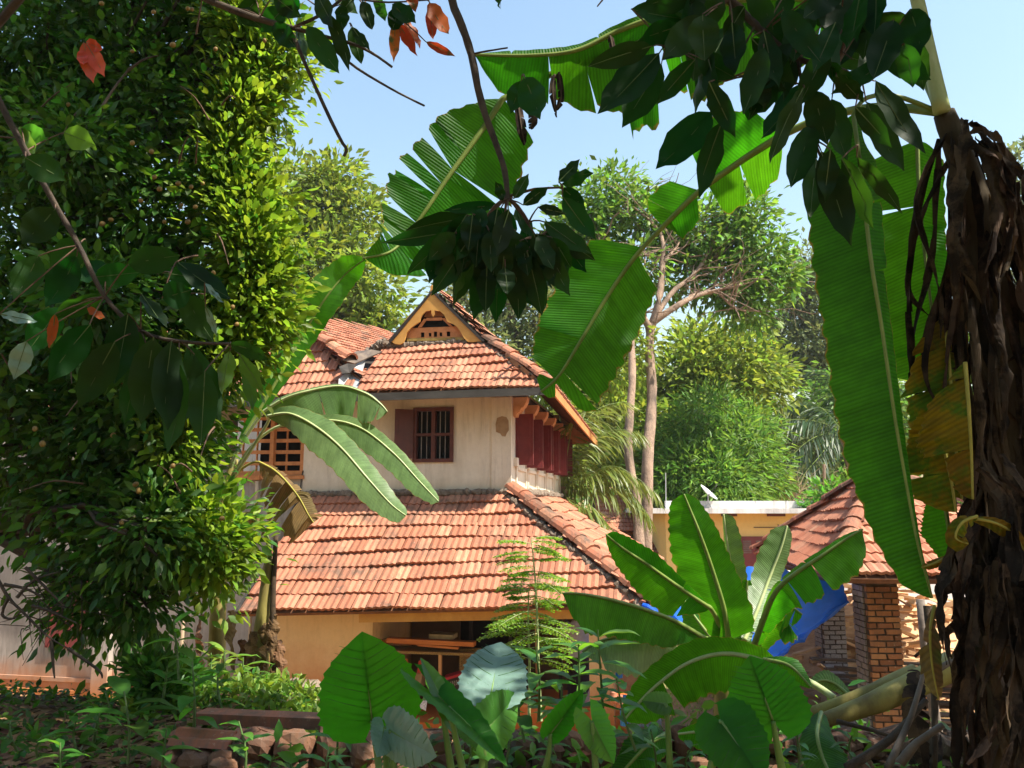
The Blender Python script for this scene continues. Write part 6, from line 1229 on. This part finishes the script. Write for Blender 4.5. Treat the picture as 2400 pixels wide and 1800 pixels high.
spray(b2, 'petioles', items, G_RUB, 3.0, q, [(685, 66), (760, 85), (850, 10), (930, 40), (1000, 0), (820, 55), (760, 30), (610, 40), (960, -30)], .12)
# big dark leaflets hanging over the fruit tree
b3 = thing('overhanging_bough', 'long bough slanting across the fruit tree with big almost black leaflets', 'bough', P(-60, 120, 3.1), 'boughs hanging into the view')
twig(b3, [(-60, 120, 3.1), (0, 240, 3.1), (60, 355, 3.1), (130, 480, 3.1), (185, 575, 3.1), (245, 695, 3.1), (330, 775, 3.1), (420, 800, 3.1), (540, 806, 3.1)], .016, .006, 24)
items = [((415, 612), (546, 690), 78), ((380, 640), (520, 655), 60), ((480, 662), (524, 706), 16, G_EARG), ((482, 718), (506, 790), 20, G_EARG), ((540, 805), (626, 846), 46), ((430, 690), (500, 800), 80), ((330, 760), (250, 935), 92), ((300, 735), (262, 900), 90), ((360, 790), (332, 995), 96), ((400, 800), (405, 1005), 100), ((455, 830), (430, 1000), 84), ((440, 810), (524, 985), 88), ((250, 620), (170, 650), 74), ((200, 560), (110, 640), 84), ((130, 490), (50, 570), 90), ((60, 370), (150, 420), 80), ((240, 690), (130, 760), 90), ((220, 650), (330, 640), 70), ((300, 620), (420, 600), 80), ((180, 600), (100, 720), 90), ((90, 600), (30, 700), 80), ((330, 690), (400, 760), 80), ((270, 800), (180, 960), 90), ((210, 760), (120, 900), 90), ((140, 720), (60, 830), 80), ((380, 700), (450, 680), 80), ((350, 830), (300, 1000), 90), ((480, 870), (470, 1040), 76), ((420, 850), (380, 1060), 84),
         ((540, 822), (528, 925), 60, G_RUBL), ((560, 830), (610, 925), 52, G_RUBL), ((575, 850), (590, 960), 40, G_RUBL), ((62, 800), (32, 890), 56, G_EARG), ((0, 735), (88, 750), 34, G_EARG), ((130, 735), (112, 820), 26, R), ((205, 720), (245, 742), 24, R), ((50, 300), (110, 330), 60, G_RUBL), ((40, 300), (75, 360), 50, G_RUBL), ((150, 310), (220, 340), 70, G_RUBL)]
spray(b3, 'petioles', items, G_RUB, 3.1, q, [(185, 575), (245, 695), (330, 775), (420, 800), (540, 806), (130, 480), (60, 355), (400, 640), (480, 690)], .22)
# right-hand mass
b4 = thing('overhanging_bough', 'dense bough of large dark leaflets hanging before the big banana plant at the upper right', 'bough', P(1560, -120, 2.6), 'boughs hanging into the view')
twig(b4, [(1560, -140, 2.6), (1710, 0, 2.6), (1790, 75, 2.6), (1870, 138, 2.6), (1960, 160, 2.6), (2020, 190, 2.6)], .016, .008, 16); twig(b4, [(1770, 36, 2.6), (1830, 56, 2.6), (1870, 66, 2.6), (1876, 110, 2.6)], .008, .003); twig(b4, [(1870, 66, 2.6), (1930, 90, 2.6), (2000, 140, 2.6)], .004, .002); twig(b4, [(1870, 138, 2.6), (1880, 200, 2.6), (1910, 330, 2.6), (1930, 380, 2.6)], .007, .004); twig(b4, [(1700, 190, 2.6), (1720, 150, 2.6), (1770, 60, 2.6)], .004, .004)

items = [((1710, 60), (1632, 192), 96), ((1790, 110), (1738, 264), 78), ((1668, 262), (1538, 388), 104), ((1662, 192), (1722, 322), 62), ((1690, 285), (1651, 464), 78), ((1880, 190), (1776, 312), 96), ((1885, 205), (1822, 382), 76), ((1905, 290), (1856, 432), 78), ((1905, 210), (1938, 338), 84), ((1960, 180), (2022, 245), 60), ((1950, 230), (1990, 372), 74), ((2005, 250), (2088, 346), 54), ((2050, 190), (2185, 352), 80), ((2030, 240), (2130, 396), 84), ((2008, 368), (2112, 506), 46), ((1925, 355), (1994, 572), 86), ((1975, 370), (2032, 540), 74), ((1915, 370), (1905, 505), 62), ((1530, 108), (1385, 158), 66), ((1545, 125), (1400, 250), 112), ((1550, 150), (1463, 290), 96), ((1230, 182), (1262, 274), 84), ((1222, 190), (1198, 262), 56), ((1480, 20), (1610, 40), 60), ((1590, 60), (1500, 100), 70), ((1650, 40), (1560, 130), 90), ((1640, -20), (1500, 20), 80), ((1945, 350), (1940, 470), 60)]
for i in range(74):
    x = q.uniform(1600, 2140); y = q.uniform(-60, 210)
    if x > 2080 and y > 140: continue
    an = q.gauss(1.7, .7); L = q.uniform(95, 165)
    if y+L*math.sin(an) > 290: continue
    items.append(((x, y), (x+L*math.cos(an), y+L*math.sin(an)), q.uniform(60, 95)))
spray(b4, 'petioles', items, G_RUB, 2.6, q, [(1790, 75), (1870, 138), (1960, 160), (2020, 190), (1700, 190), (1880, 200), (1910, 330), (1710, 0), (1560, 110), (1668, 250), (1225, 175), (2010, 340)], .3)
b5 = thing('fallen_leaf', 'single vivid orange lobed leaf caught in the fruit tree', 'leaf', P(205, 90, 5.0))
for b, t, w in (((200, 98), (236, 116), 34), ((196, 100), (215, 188), 46), ((205, 105), (240, 174), 44), ((190, 118), (195, 150), 30)): leaflet(b5, (*b, 5.0), (*t, 4.97), w, G_ORG, q, roll=.2)
# ---- unseen crown of these boughs, leaf masses placed to shade foreground and fruit tree
crown_tree = thing('rubber_tree', 'tall unseen rubber tree, its dark crown shaped to shade the foreground', 'tree', Vector((4.8, 1.4, 1.9)))
part('trunk', MB().tube(catmull([Vector((4.8, 1.2, 1.5)), Vector((4.7, 1.3, 5)), Vector((4.2, 1.6, 9))], 10), [.17-.009*i for i in range(10)], 10, jit=.05), M_BARK, crown_tree, smooth=True)
lb = MB()
for e in ((1.4, 2.2, 7.2), (-.4, 2.0, 6.9), (3.2, 3.0, 7.0), (5.2, 3.6, 7.2), (.6, 3.1, 7.6), (-1.6, 2.4, 7.0), (3.6, .6, 8), (2, 0, 8.5)): limb(lb, (4.4, 1.5, 6.6), e, .07, .02, .05, 6, 6)
for a in (P(1030, -260, 2.75), P(380, -60, 3.0), P(-60, 120, 3.1), P(1560, -140, 2.6)): limb(lb, (1.2, 2.2, 7.1), a, .03, .016, .04, 7, 6)
part('limbs', lb, M_BARK, crown_tree, smooth=True)
def crown(cs, n, size):
    pp = []
    for (cx, cy, cz, rx, ry, rz), k in zip(cs, n):
        v = unit(rng.normal(size=(k, 3)))*(rng.random((k, 1))**.4); pp.append(np.array([cx, cy, cz])+v*np.array([rx, ry, rz]))
    return np.concatenate(pp)
cs = [(3.3, 2.7, 7.3, 1.3, 1.2, .7), (4.6, 2.6, 6.6, 1.2, 1.4, .9), (2.0, 2.3, 7.6, 1.1, 1.0, .6), (5.4, 3.4, 6.3, 1.0, 1.2, 1.0), (4.4, 4.2, 7.4, 1.0, .9, .7), (1.0, 1.6, 7.8, 1.0, .9, .5), (3.6, 1.0, 8.2, 1.6, 1.4, .7), (4.2, 2.9, 5.3, .9, 1.0, .8), (.6, 4.3, 8.3, 1.6, .8, .8), (2.2, 4.2, 9.5, 1.5, .8, .8), (-.8, 4.5, 9.2, 1.3, .6, .7), (.8, 3.5, 7.6, 1.3, .7, .45), (-1.3, 3.0, 7.2, 1.3, .8, .4), (4.0, 3.4, 8.0, 1.3, .7, .9), (2.8, 3.4, 8.4, 1.2, .7, .7), (-.6, 4.7, 9.2, 1.2, .7, 1.2), (-.1, 4.4, 11, 1.0, .8, 1.2), (-1.9, 5.0, 8.4, 1.0, .6, .8), (1.5, 3.8, 8.2, 1.1, .6, .7), (-1.0, 5.3, 12.5, 1.6, .9, 1.2), (-2.2, 5.3, 11, 1.2, .8, 1.0), (-.9, 5.1, 14, 1.2, .9, 1.2), (-3.2, 5.6, 10, 1.2, .7, .9)]
pts_ = crown(cs, [900, 900, 600, 650, 380, 500, 700, 450, 700, 600, 500, 500, 500, 1100, 700, 1200, 1200, 700, 800, 1300, 900, 1000, 800], .2)
gaps = [(-.2, 3.05, 2.75, .16), (-.05, 3.4, 2.95, .2), (1.0, 2.95, 2.9, .2), (.9, 2.8, 2.65, .15), (.35, 3.3, 2.7, .16), (.3, 3.9, 3.0, .25), (.75, 4.1, 4.4, .35), (-.4, 3.7, 5.4, .35), (1.6, 6, 3.2, .5), (1.0, 6, 3.4, .4), (-2.7, 7.3, 1.9, .6), (-1.5, 5, 2.1, .3), (1.3, 4.8, 2.4, .25), (2.2, 2.95, 3.6, .12), (1.9, 2.9, 4.6, .15), (.5, 3.55, 5.6, .25)]
for gx, gy, gz_, gr in gaps:                                         # leaves cut out along sun rays, so sun flecks reach chosen plants
    v = pts_-np.array([gx, gy, gz_]); sv_ = np.array(SUN); al = v@sv_; pts_ = pts_[np.linalg.norm(v-al[:, None]*sv_, axis=1) > gr]
d_, n_ = rand_dirs(len(pts_), .8, .8)
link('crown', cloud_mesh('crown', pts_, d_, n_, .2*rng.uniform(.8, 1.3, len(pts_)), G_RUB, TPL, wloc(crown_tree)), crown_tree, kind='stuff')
# unseen trees added behind and beside the eye to dim the foreground
gm = {}
for k, (x, y, z, r, h, lab) in enumerate(((-3.5, -4.5, 5.5, 3.0, 4.2, 'unseen shade tree added behind the eye on the left'), (1.5, -5.5, 6.0, 3.2, 4.6, 'unseen shade tree added straight behind the eye'), (6.5, -3.0, 5.5, 2.8, 4.2, 'unseen shade tree added behind the rubber tree'), (-7.5, 1.0, 5.0, 2.6, 3.8, 'unseen shade tree added beside the fruit tree'), (8.2, 3.2, 4.6, 2.2, 3.4, 'unseen shade tree added right of the big banana plant'), (-.5, -1.6, 9.0, 3.4, 1.6, 'unseen high crown added over the eye for shade'))):
    t = thing('unseen_shade_tree', lab, 'tree', Vector((x, y, 1.8)), 'unseen shade trees added around the eye'); v = unit(rng.normal(size=(2600, 3)))*(rng.random((2600, 1))**.33); p = np.array([x, y, z])+v*np.array([r, r, h]); p[:, 2] = np.maximum(p[:, 2], 1.9)
    dd, nn = rand_dirs(len(p), .4, .8); link('crown', cloud_mesh('crown', p, dd, nn, .34*rng.uniform(.7, 1.3, len(p)), G_RUB, TPD, (x, y, 1.8)), t, kind='stuff')
    part('trunk', MB().tube(catmull([Vector((x, y, 1.5)), Vector((x+.2, y-.1, 4)), Vector((x, y, z+1))], 8), [.2-.015*i for i in range(8)], 9, jit=.05), M_BARK, t, smooth=True)
# ---------------------------------------------------------------- herbs, seedlings, weeds, leaf litter
def herb(name, label, cat, px, py, d, hpx, n, Lpx, mat, q, lean=0, grp=None, wf=.34, top=True, stem=M_STEM, b_up=.55):
    base = P(px, py, d); top_ = P(px+lean, py-hpx, d+q.uniform(-.05, .05)); t = thing(name, label, cat, base, grp)
    sp = catmull([base, base.lerp(top_, .5)+Vector((q.gauss(0, .015), q.gauss(0, .02), 0)), top_], 9); part('stem', MB().tube(sp, [M(3.6, d)*(1-.07*i) for i in range(9)], 6, False), stem, t, smooth=True)
    for i in range(n):
        f = .25+.75*(i+.5)/n; p = sp[min(8, int(f*8))]; az = i*2.4+q.gauss(0, .4); L = 1.45*M(Lpx, d)*q.uniform(.7, 1.15)*(1-.25*abs(f-.6))
        up = b_up*(-.25+1.2*f)+q.gauss(0, .15); dr = Vector((math.cos(az), math.sin(az)*.8, up)).normalized()
        lm = MB(); sd = dr.cross(Vector((0, 0, 1))).normalized(); nn = sd.cross(dr); w = L*wf*q.uniform(.8, 1.15); NS = 7
        for j in range(NS+1):
            s = j/NS; o = w*.5*(math.sin(math.pi*s**.8)**.85 if 0 < s < 1 else 0); c = p+dr*L*s+Vector((0, 0, -.35*L*s*s*q.uniform(.8, 1.1)))
            for k in (-1, 0, 1): lm.v.append(tuple(c+sd*o*k+nn*abs(k)*o*.3))
        lm.f = [(j*3+k, j*3+k+1, (j+1)*3+k+1, (j+1)*3+k) for j in range(NS) for k in (0, 1)]
        part('leaf', lm, mat, t, smooth=True)
    return t
q = random.Random(31); hg = 'lance-leaved herbs behind the elephant ears'
for k, (px, py, d, h, n, L, le, lab) in enumerate(((1262, 1690, 4.0, 170, 9, 78, -6, 'leafy herb standing left of the yellow-green topped one'), (1352, 1700, 3.9, 190, 11, 84, 4, 'tall herb with yellow-green top leaves before the verandah pillar'), (1415, 1690, 4.0, 215, 11, 78, -14, 'tallest slender herb in front of the verandah pillar'), (1310, 1720, 4.2, 110, 7, 66, 6, 'low herb between the two tall ones'), (1490, 1760, 3.6, 170, 8, 60, -45, 'leaning herb under the arching banana leaf'), (1230, 1740, 4.2, 120, 7, 66, -10, 'dark low herb beside the blue-grey ear leaf'))):
    herb('herb', lab, 'herb', px, py, d, h, n, L, G_HERB if k != 5 else G_TREE, q, le, hg)
hg = 'seedlings in front of the stone wall'
for k, (px, py, d, h, L, lab) in enumerate(((572, 1830, 4.5, 140, 62, 'bright seedling in front of the brown wall stones'), (790, 1830, 4.4, 150, 60, 'bright seedling beside the stalk of the huge ear leaf'), (760, 1840, 4.2, 90, 56, 'short broad seedling at the bottom edge by the ear leaf'), (455, 1720, 5.3, 170, 70, 'leafy seedling at the left end of the terracotta slab'), (300, 1790, 4.8, 170, 84, 'broad-leaved dark seedling in the leaf litter'), (420, 1600, 6.0, 150, 62, 'thin seedling with red-brown stem before the grey wall'), (520, 1660, 6.3, 90, 46, 'small seedling at the foot of the banana stem'), (180, 1760, 5.2, 70, 46, 'low seedling on the dark mound'), (90, 1780, 5.0, 60, 40, 'small pale seedling at the lower left corner'), (250, 1700, 5.8, 80, 46, 'low seedling behind the broad-leaved dark one'), (1880, 1790, 3.6, 90, 34, 'small seedling right of the ribbed ear leaf'), (1620, 1830, 3.9, 80, 44, 'small seedling under the banana leaf at the bottom'), (1290, 1800, 3.9, 70, 40, 'tiny seedling between the ear stalks'), (380, 1650, 6.3, 90, 56, 'seedling with wide leaves below the fruit tree'), (1010, 1800, 3.8, 70, 46, 'small dark seedling between two ear leaves'), (670, 1790, 4.9, 60, 34, 'tiny seedling growing between wall stones'), (330, 1640, 6.6, 80, 50, 'pale green seedling on the mound crest'))):
    herb('seedling', lab, 'seedling', px, py, d, h, 7, L, G_HERB if k not in (4, 8, 14) else G_TREE, q, q.uniform(-14, 14), hg)
hg = 'lance-leaved weeds by the banana stems'; k = 0
for k, (px, py, d, h, L, lab) in enumerate(((900, 1840, 3.9, 90, 40, 'dark herb under the huge ear leaf'), (960, 1830, 4.3, 110, 44, 'herb between the two grey ear leaves at the bottom'), (1090, 1830, 4.2, 100, 46, 'herb behind the folded ear leaf at the bottom edge'), (1180, 1830, 4.3, 120, 46, 'herb at the bottom edge under the blue-grey ear leaf'), (1440, 1820, 4.0, 110, 46, 'herb at the bottom right of the glowing narrow ear leaf'), (1540, 1830, 3.8, 120, 50, 'herb at the bottom edge under the arching banana leaf'), (700, 1840, 4.5, 100, 46, 'herb at the bottom edge before the wall stones'), (640, 1840, 4.4, 70, 40, 'small herb low before the wall stones'), (380, 1810, 4.7, 100, 56, 'herb at the lower left before the wall end'), (140, 1830, 4.6, 90, 50, 'herb at the bottom left on the mound'), (40, 1760, 5.2, 80, 44, 'herb at the left edge on the mound'), (220, 1740, 5.4, 80, 46, 'herb on the mound behind the broad dark seedling'), (1660, 1780, 4.1, 80, 40, 'herb in the shade beneath the fallen stem leaf'), (1860, 1830, 3.5, 80, 36, 'small herb at the foot of the ribbed ear leaf'), (2000, 1790, 3.8, 70, 36, 'small herb among the dead stalks'))):
    herb('herb', lab, 'herb', px, py, d, h, 8, L, (G_HERB, G_TREE, G_HERB)[k % 3], q, q.uniform(-20, 20), 'herbs along the foot of the stone wall')
wl_ = ('bright narrow-leaved weed left of the sunlit banana stem', 'tallest bright narrow-leaved weed between the two banana stems', 'bright narrow-leaved weed before the half-dead banana stem', 'bright narrow-leaved weed right of the half-dead stem', 'short narrow-leaved weed at the edge of the fruit tree shade', 'low narrow-leaved weed just above the terracotta slab', 'small narrow-leaved weed against the large boulder', 'small narrow-leaved weed above the right end of the slab', 'narrow-leaved weed at the left end of the bright bank', 'narrow-leaved weed right of the boulders below the ochre wall')
for k, (px, py, d, h, L) in enumerate(((500, 1640, 7.6, 110, 60), (540, 1640, 7.5, 120, 60), (575, 1650, 7.4, 110, 56), (610, 1660, 7.3, 90, 50), (470, 1650, 7.2, 80, 50), (560, 1670, 7.0, 70, 46), (630, 1640, 7.8, 60, 40), (650, 1680, 7.0, 60, 40), (430, 1640, 7.6, 70, 50), (745, 1680, 6.8, 70, 36))):
    herb('weed', wl_[k], 'weed', px, py, d, h, 11, L, G_WEED, q, q.uniform(-20, 20), hg, wf=.2)
ps, ds, ss = [], [], []
for i in range(5200):
    px = q.uniform(330, 800); py = q.uniform(1600, 1690); p = P(px, py, 0.1); y = q.uniform(5.9, 9.5); x = M(px-1200, y); z = gz(x, y)
    if math.sin(x*3.1+y*2)+math.sin(x*1.3-y*4) < -.2: continue
    ps.append((x, y, z+abs(q.gauss(0, .06)))); ds.append((q.gauss(0, .6), q.gauss(0, .6), q.uniform(.2, 1))); ss.append(q.uniform(.05, .11))
o = link('undergrowth', cloud_mesh('undergrowth', ps, ds, rand_dirs(len(ps))[1], ss, G_WEED, TPL)); tag(o, 'low bright weeds covering the bank by the stone wall', kind='stuff')
ps, ds, ss = [], [], []
for i in range(3000):
    y = q.uniform(3.6, 8.2); x = q.uniform(-.66*y-.4, -.25*y); ps.append((x, y, gz(x, y)+.01+abs(q.gauss(0, .05)))); ds.append((q.gauss(0, 1), q.gauss(0, 1), q.uniform(0, .9))); ss.append(q.uniform(.04, .10))
o = link('ground_cover', cloud_mesh('ground_cover', ps, ds, rand_dirs(len(ps))[1], ss, G_TREE, TPL)); tag(o, 'low dark green ground cover on the shaded mound', kind='stuff')
ps, ds, ss = [], [], []
for i in range(9000):
    y = q.uniform(3.2, 9.0); x = q.uniform(-.68*y-.5, .7*y+.5)
    ps.append((x, y, gz(x, y)+.012+.03*q.random())); ds.append((q.gauss(0, 1), q.gauss(0, 1), q.gauss(0, .18))); ss.append(q.uniform(.06, .14))
G_LIT = leafmat('dead_leaf_litter', (.13, .07, .04), (.16, .08, .03), .8, .1, .6, hue=.03, spec=.2)
o = link('leaf_litter', cloud_mesh('leaf_litter', ps, ds, np.array([(q.gauss(0, .3), q.gauss(0, .3), 1) for _ in ps]), ss, G_LIT, TPL)); tag(o, 'dry brown fallen leaves scattered over the mound', kind='stuff')
ps, ds, ss = [], [], []
for i in range(3800):
    y = q.uniform(4.3, 6.2); x = q.uniform(-1.3, 2.9); k = math.sin(x*4.1+y*3)+math.sin(x*2.3-y*5)
    if k < -.3: continue
    ps.append((x, y, gz(x, y)+abs(q.gauss(0, .13))*(1+.5*k)+.05)); ds.append((q.gauss(0, .8), q.gauss(0, .6), q.uniform(-.1, 1))); ss.append(q.uniform(.05, .14))
o = link('weeds', cloud_mesh('weeds', ps, ds, rand_dirs(len(ps))[1], ss, G_HERB, TPL)); tag(o, 'tangle of green weeds growing over the stone wall', kind='stuff')
# grass on the sunny yard to the right
ps, ds, ss = [], [], []
for i in range(6000):
    y = q.uniform(9, 20); x = q.uniform(1.2, 5.5)
    ps.append((x, y, gz(x, y))); ds.append((q.gauss(0, .5), q.gauss(0, .5), 1)); ss.append(q.uniform(.04, .12))
o = link('grass', cloud_mesh('grass', ps, ds, rand_dirs(len(ps))[1], ss, G_WEED, TPN)); tag(o, 'thin grass in the sunny yard', kind='stuff')
# feathery moringa-like seedlings
for (bx, by, d, pts, lab) in ((1268, 1690, 6.0, [(1268, 1690), (1262, 1560), (1258, 1420), (1252, 1330), (1245, 1262)], 'feathery seedling with yellow-green top rising before the tiled roof'), (1240, 1690, 6.15, [(1240, 1690), (1241, 1560), (1238, 1450), (1240, 1370)], 'shorter feathery seedling close beside the taller one')):
    t = thing('feathery_seedling', lab, 'sapling', P(bx, by, d), 'feathery seedlings'); sp = catmull([P(x, y, d) for x, y in pts], 30)
    part('stem', MB().tube(sp, [.012-.0003*i for i in range(30)], 6, False), M_RIBP, t, smooth=True)
    ps, ds, ss = [], [], []; tw = MB()
    for i in range(9, 30, 1):
        for s in (-1, 1):
            if q.random() < .2: continue
            L = (.34 if i < 20 else .24)*q.uniform(.6, 1.1); a = sp[i]; dr = Vector((s*q.uniform(.5, 1), q.gauss(0, .5), q.uniform(-.05, .3))).normalized(); pts2 = [a+dr*L*f+Vector((0, 0, -.25*L*f*f)) for f in (0, .25, .5, .75, 1)]
            tw.tube(pts2, [.0028, .0024, .002, .0016, .0012], 4, False)
            for f in np.linspace(.2, 1, 9):
                c = a+dr*L*f+Vector((0, 0, -.25*L*f*f)); sd = dr.cross(Vector((0, 0, 1))).normalized()
                for s2 in (-1, 1):
                    l2 = .085*(1.1-.5*f)
                    for g in np.linspace(.25, 1, 5):
                        for s3 in (-1, 1):
                            ps.append(c+(sd*s2+dr*.4)*l2*g+Vector((0, 0, -.02*g))); ds.append(dr*s3+sd*s2*.6+Vector((0, 0, q.gauss(-.1, .2)))); ss.append(.022*q.uniform(.7, 1.2))
    part('twigs', tw, M_RIBP, t, smooth=True)
    tp2 = (np.array([(0, 0, 0), (-.32, .5, .02), (0, 1, 0), (.32, .5, .02)], dtype=np.float32), [(0, 2, 1), (0, 3, 2)])
    link('leaflets', cloud_mesh('leaflets', ps, ds, rand_dirs(len(ps), 0, 1.5)[1], ss, G_MOR, tp2, wloc(t)), t, kind='stuff')
# dead sticks and stalks in the shade at the lower right
q = random.Random(9)
for k, (a, b, r) in enumerate((((2160, 1590, 3.9), (2330, 1500, 3.9), .018), ((1985, 1800, 3.6), (2170, 1640, 3.7), .022), ((2080, 1800, 3.5), (2170, 1560, 3.7), .016), ((1960, 1690, 3.9), (2100, 1730, 3.8), .012), ((2110, 1790, 3.4), (2210, 1700, 3.4), .02), ((2175, 1420, 3.6), (2190, 1800, 3.5), .020))):
    mb = MB(); mb.tube(catmull([P(*a), P((a[0]+b[0])/2+q.gauss(0, 8), (a[1]+b[1])/2+q.gauss(0, 8), (a[2]+b[2])/2), P(*b)], 9), [r*(1-.05*i) for i in range(9)], 7, jit=.12)
    solo('dead_stalk', mb, M_BARK if k % 2 else bpy.data.materials['grey_bark_post'], ('upper dead stalk lying across the fallen stem', 'long dead stalk slanting up from the bottom edge', 'steep dark dead stalk beside the fallen stem', 'thin dead stalk lying level above the ground', 'short thick dead stalk near the dry trunk', 'upright grey dead stalk before the brick pillar')[k], 'stalk', 'dead stalks at the lower right', smooth=True)
ps, ds, ss = [], [], []
for i in range(1400):
    y = q.uniform(3.0, 4.6); x = q.uniform(.38*y, .7*y); ps.append((x, y, gz(x, y)+abs(q.gauss(0, .12)))); ds.append((q.gauss(0, 1), q.gauss(0, .6), q.gauss(0, .5))); ss.append(q.uniform(.10, .30))
o = link('banana_litter', cloud_mesh('banana_litter', ps, ds, rand_dirs(len(ps))[1], ss, G_DRY, TPN)); tag(o, 'heap of dry shredded leaves under the big banana plant', kind='stuff')
# ---------------------------------------------------------------- the hazy air of a warm morning
hz = MB().box((-70, -12, -1.6), (70, 75, 24)); hm_, T, out = newmat('air'); pv = T.nodes.new('ShaderNodeVolumePrincipled')
pv.inputs['Color'].default_value = (.86, .92, 1, 1); pv.inputs['Density'].default_value = .0004; pv.inputs['Anisotropy'].default_value = .2; T.links.new(pv.outputs[0], out.inputs['Volume'])
o = link('haze', hz.mesh('haze', hm_)); tag(o, 'thin morning haze filling the garden', kind='stuff')
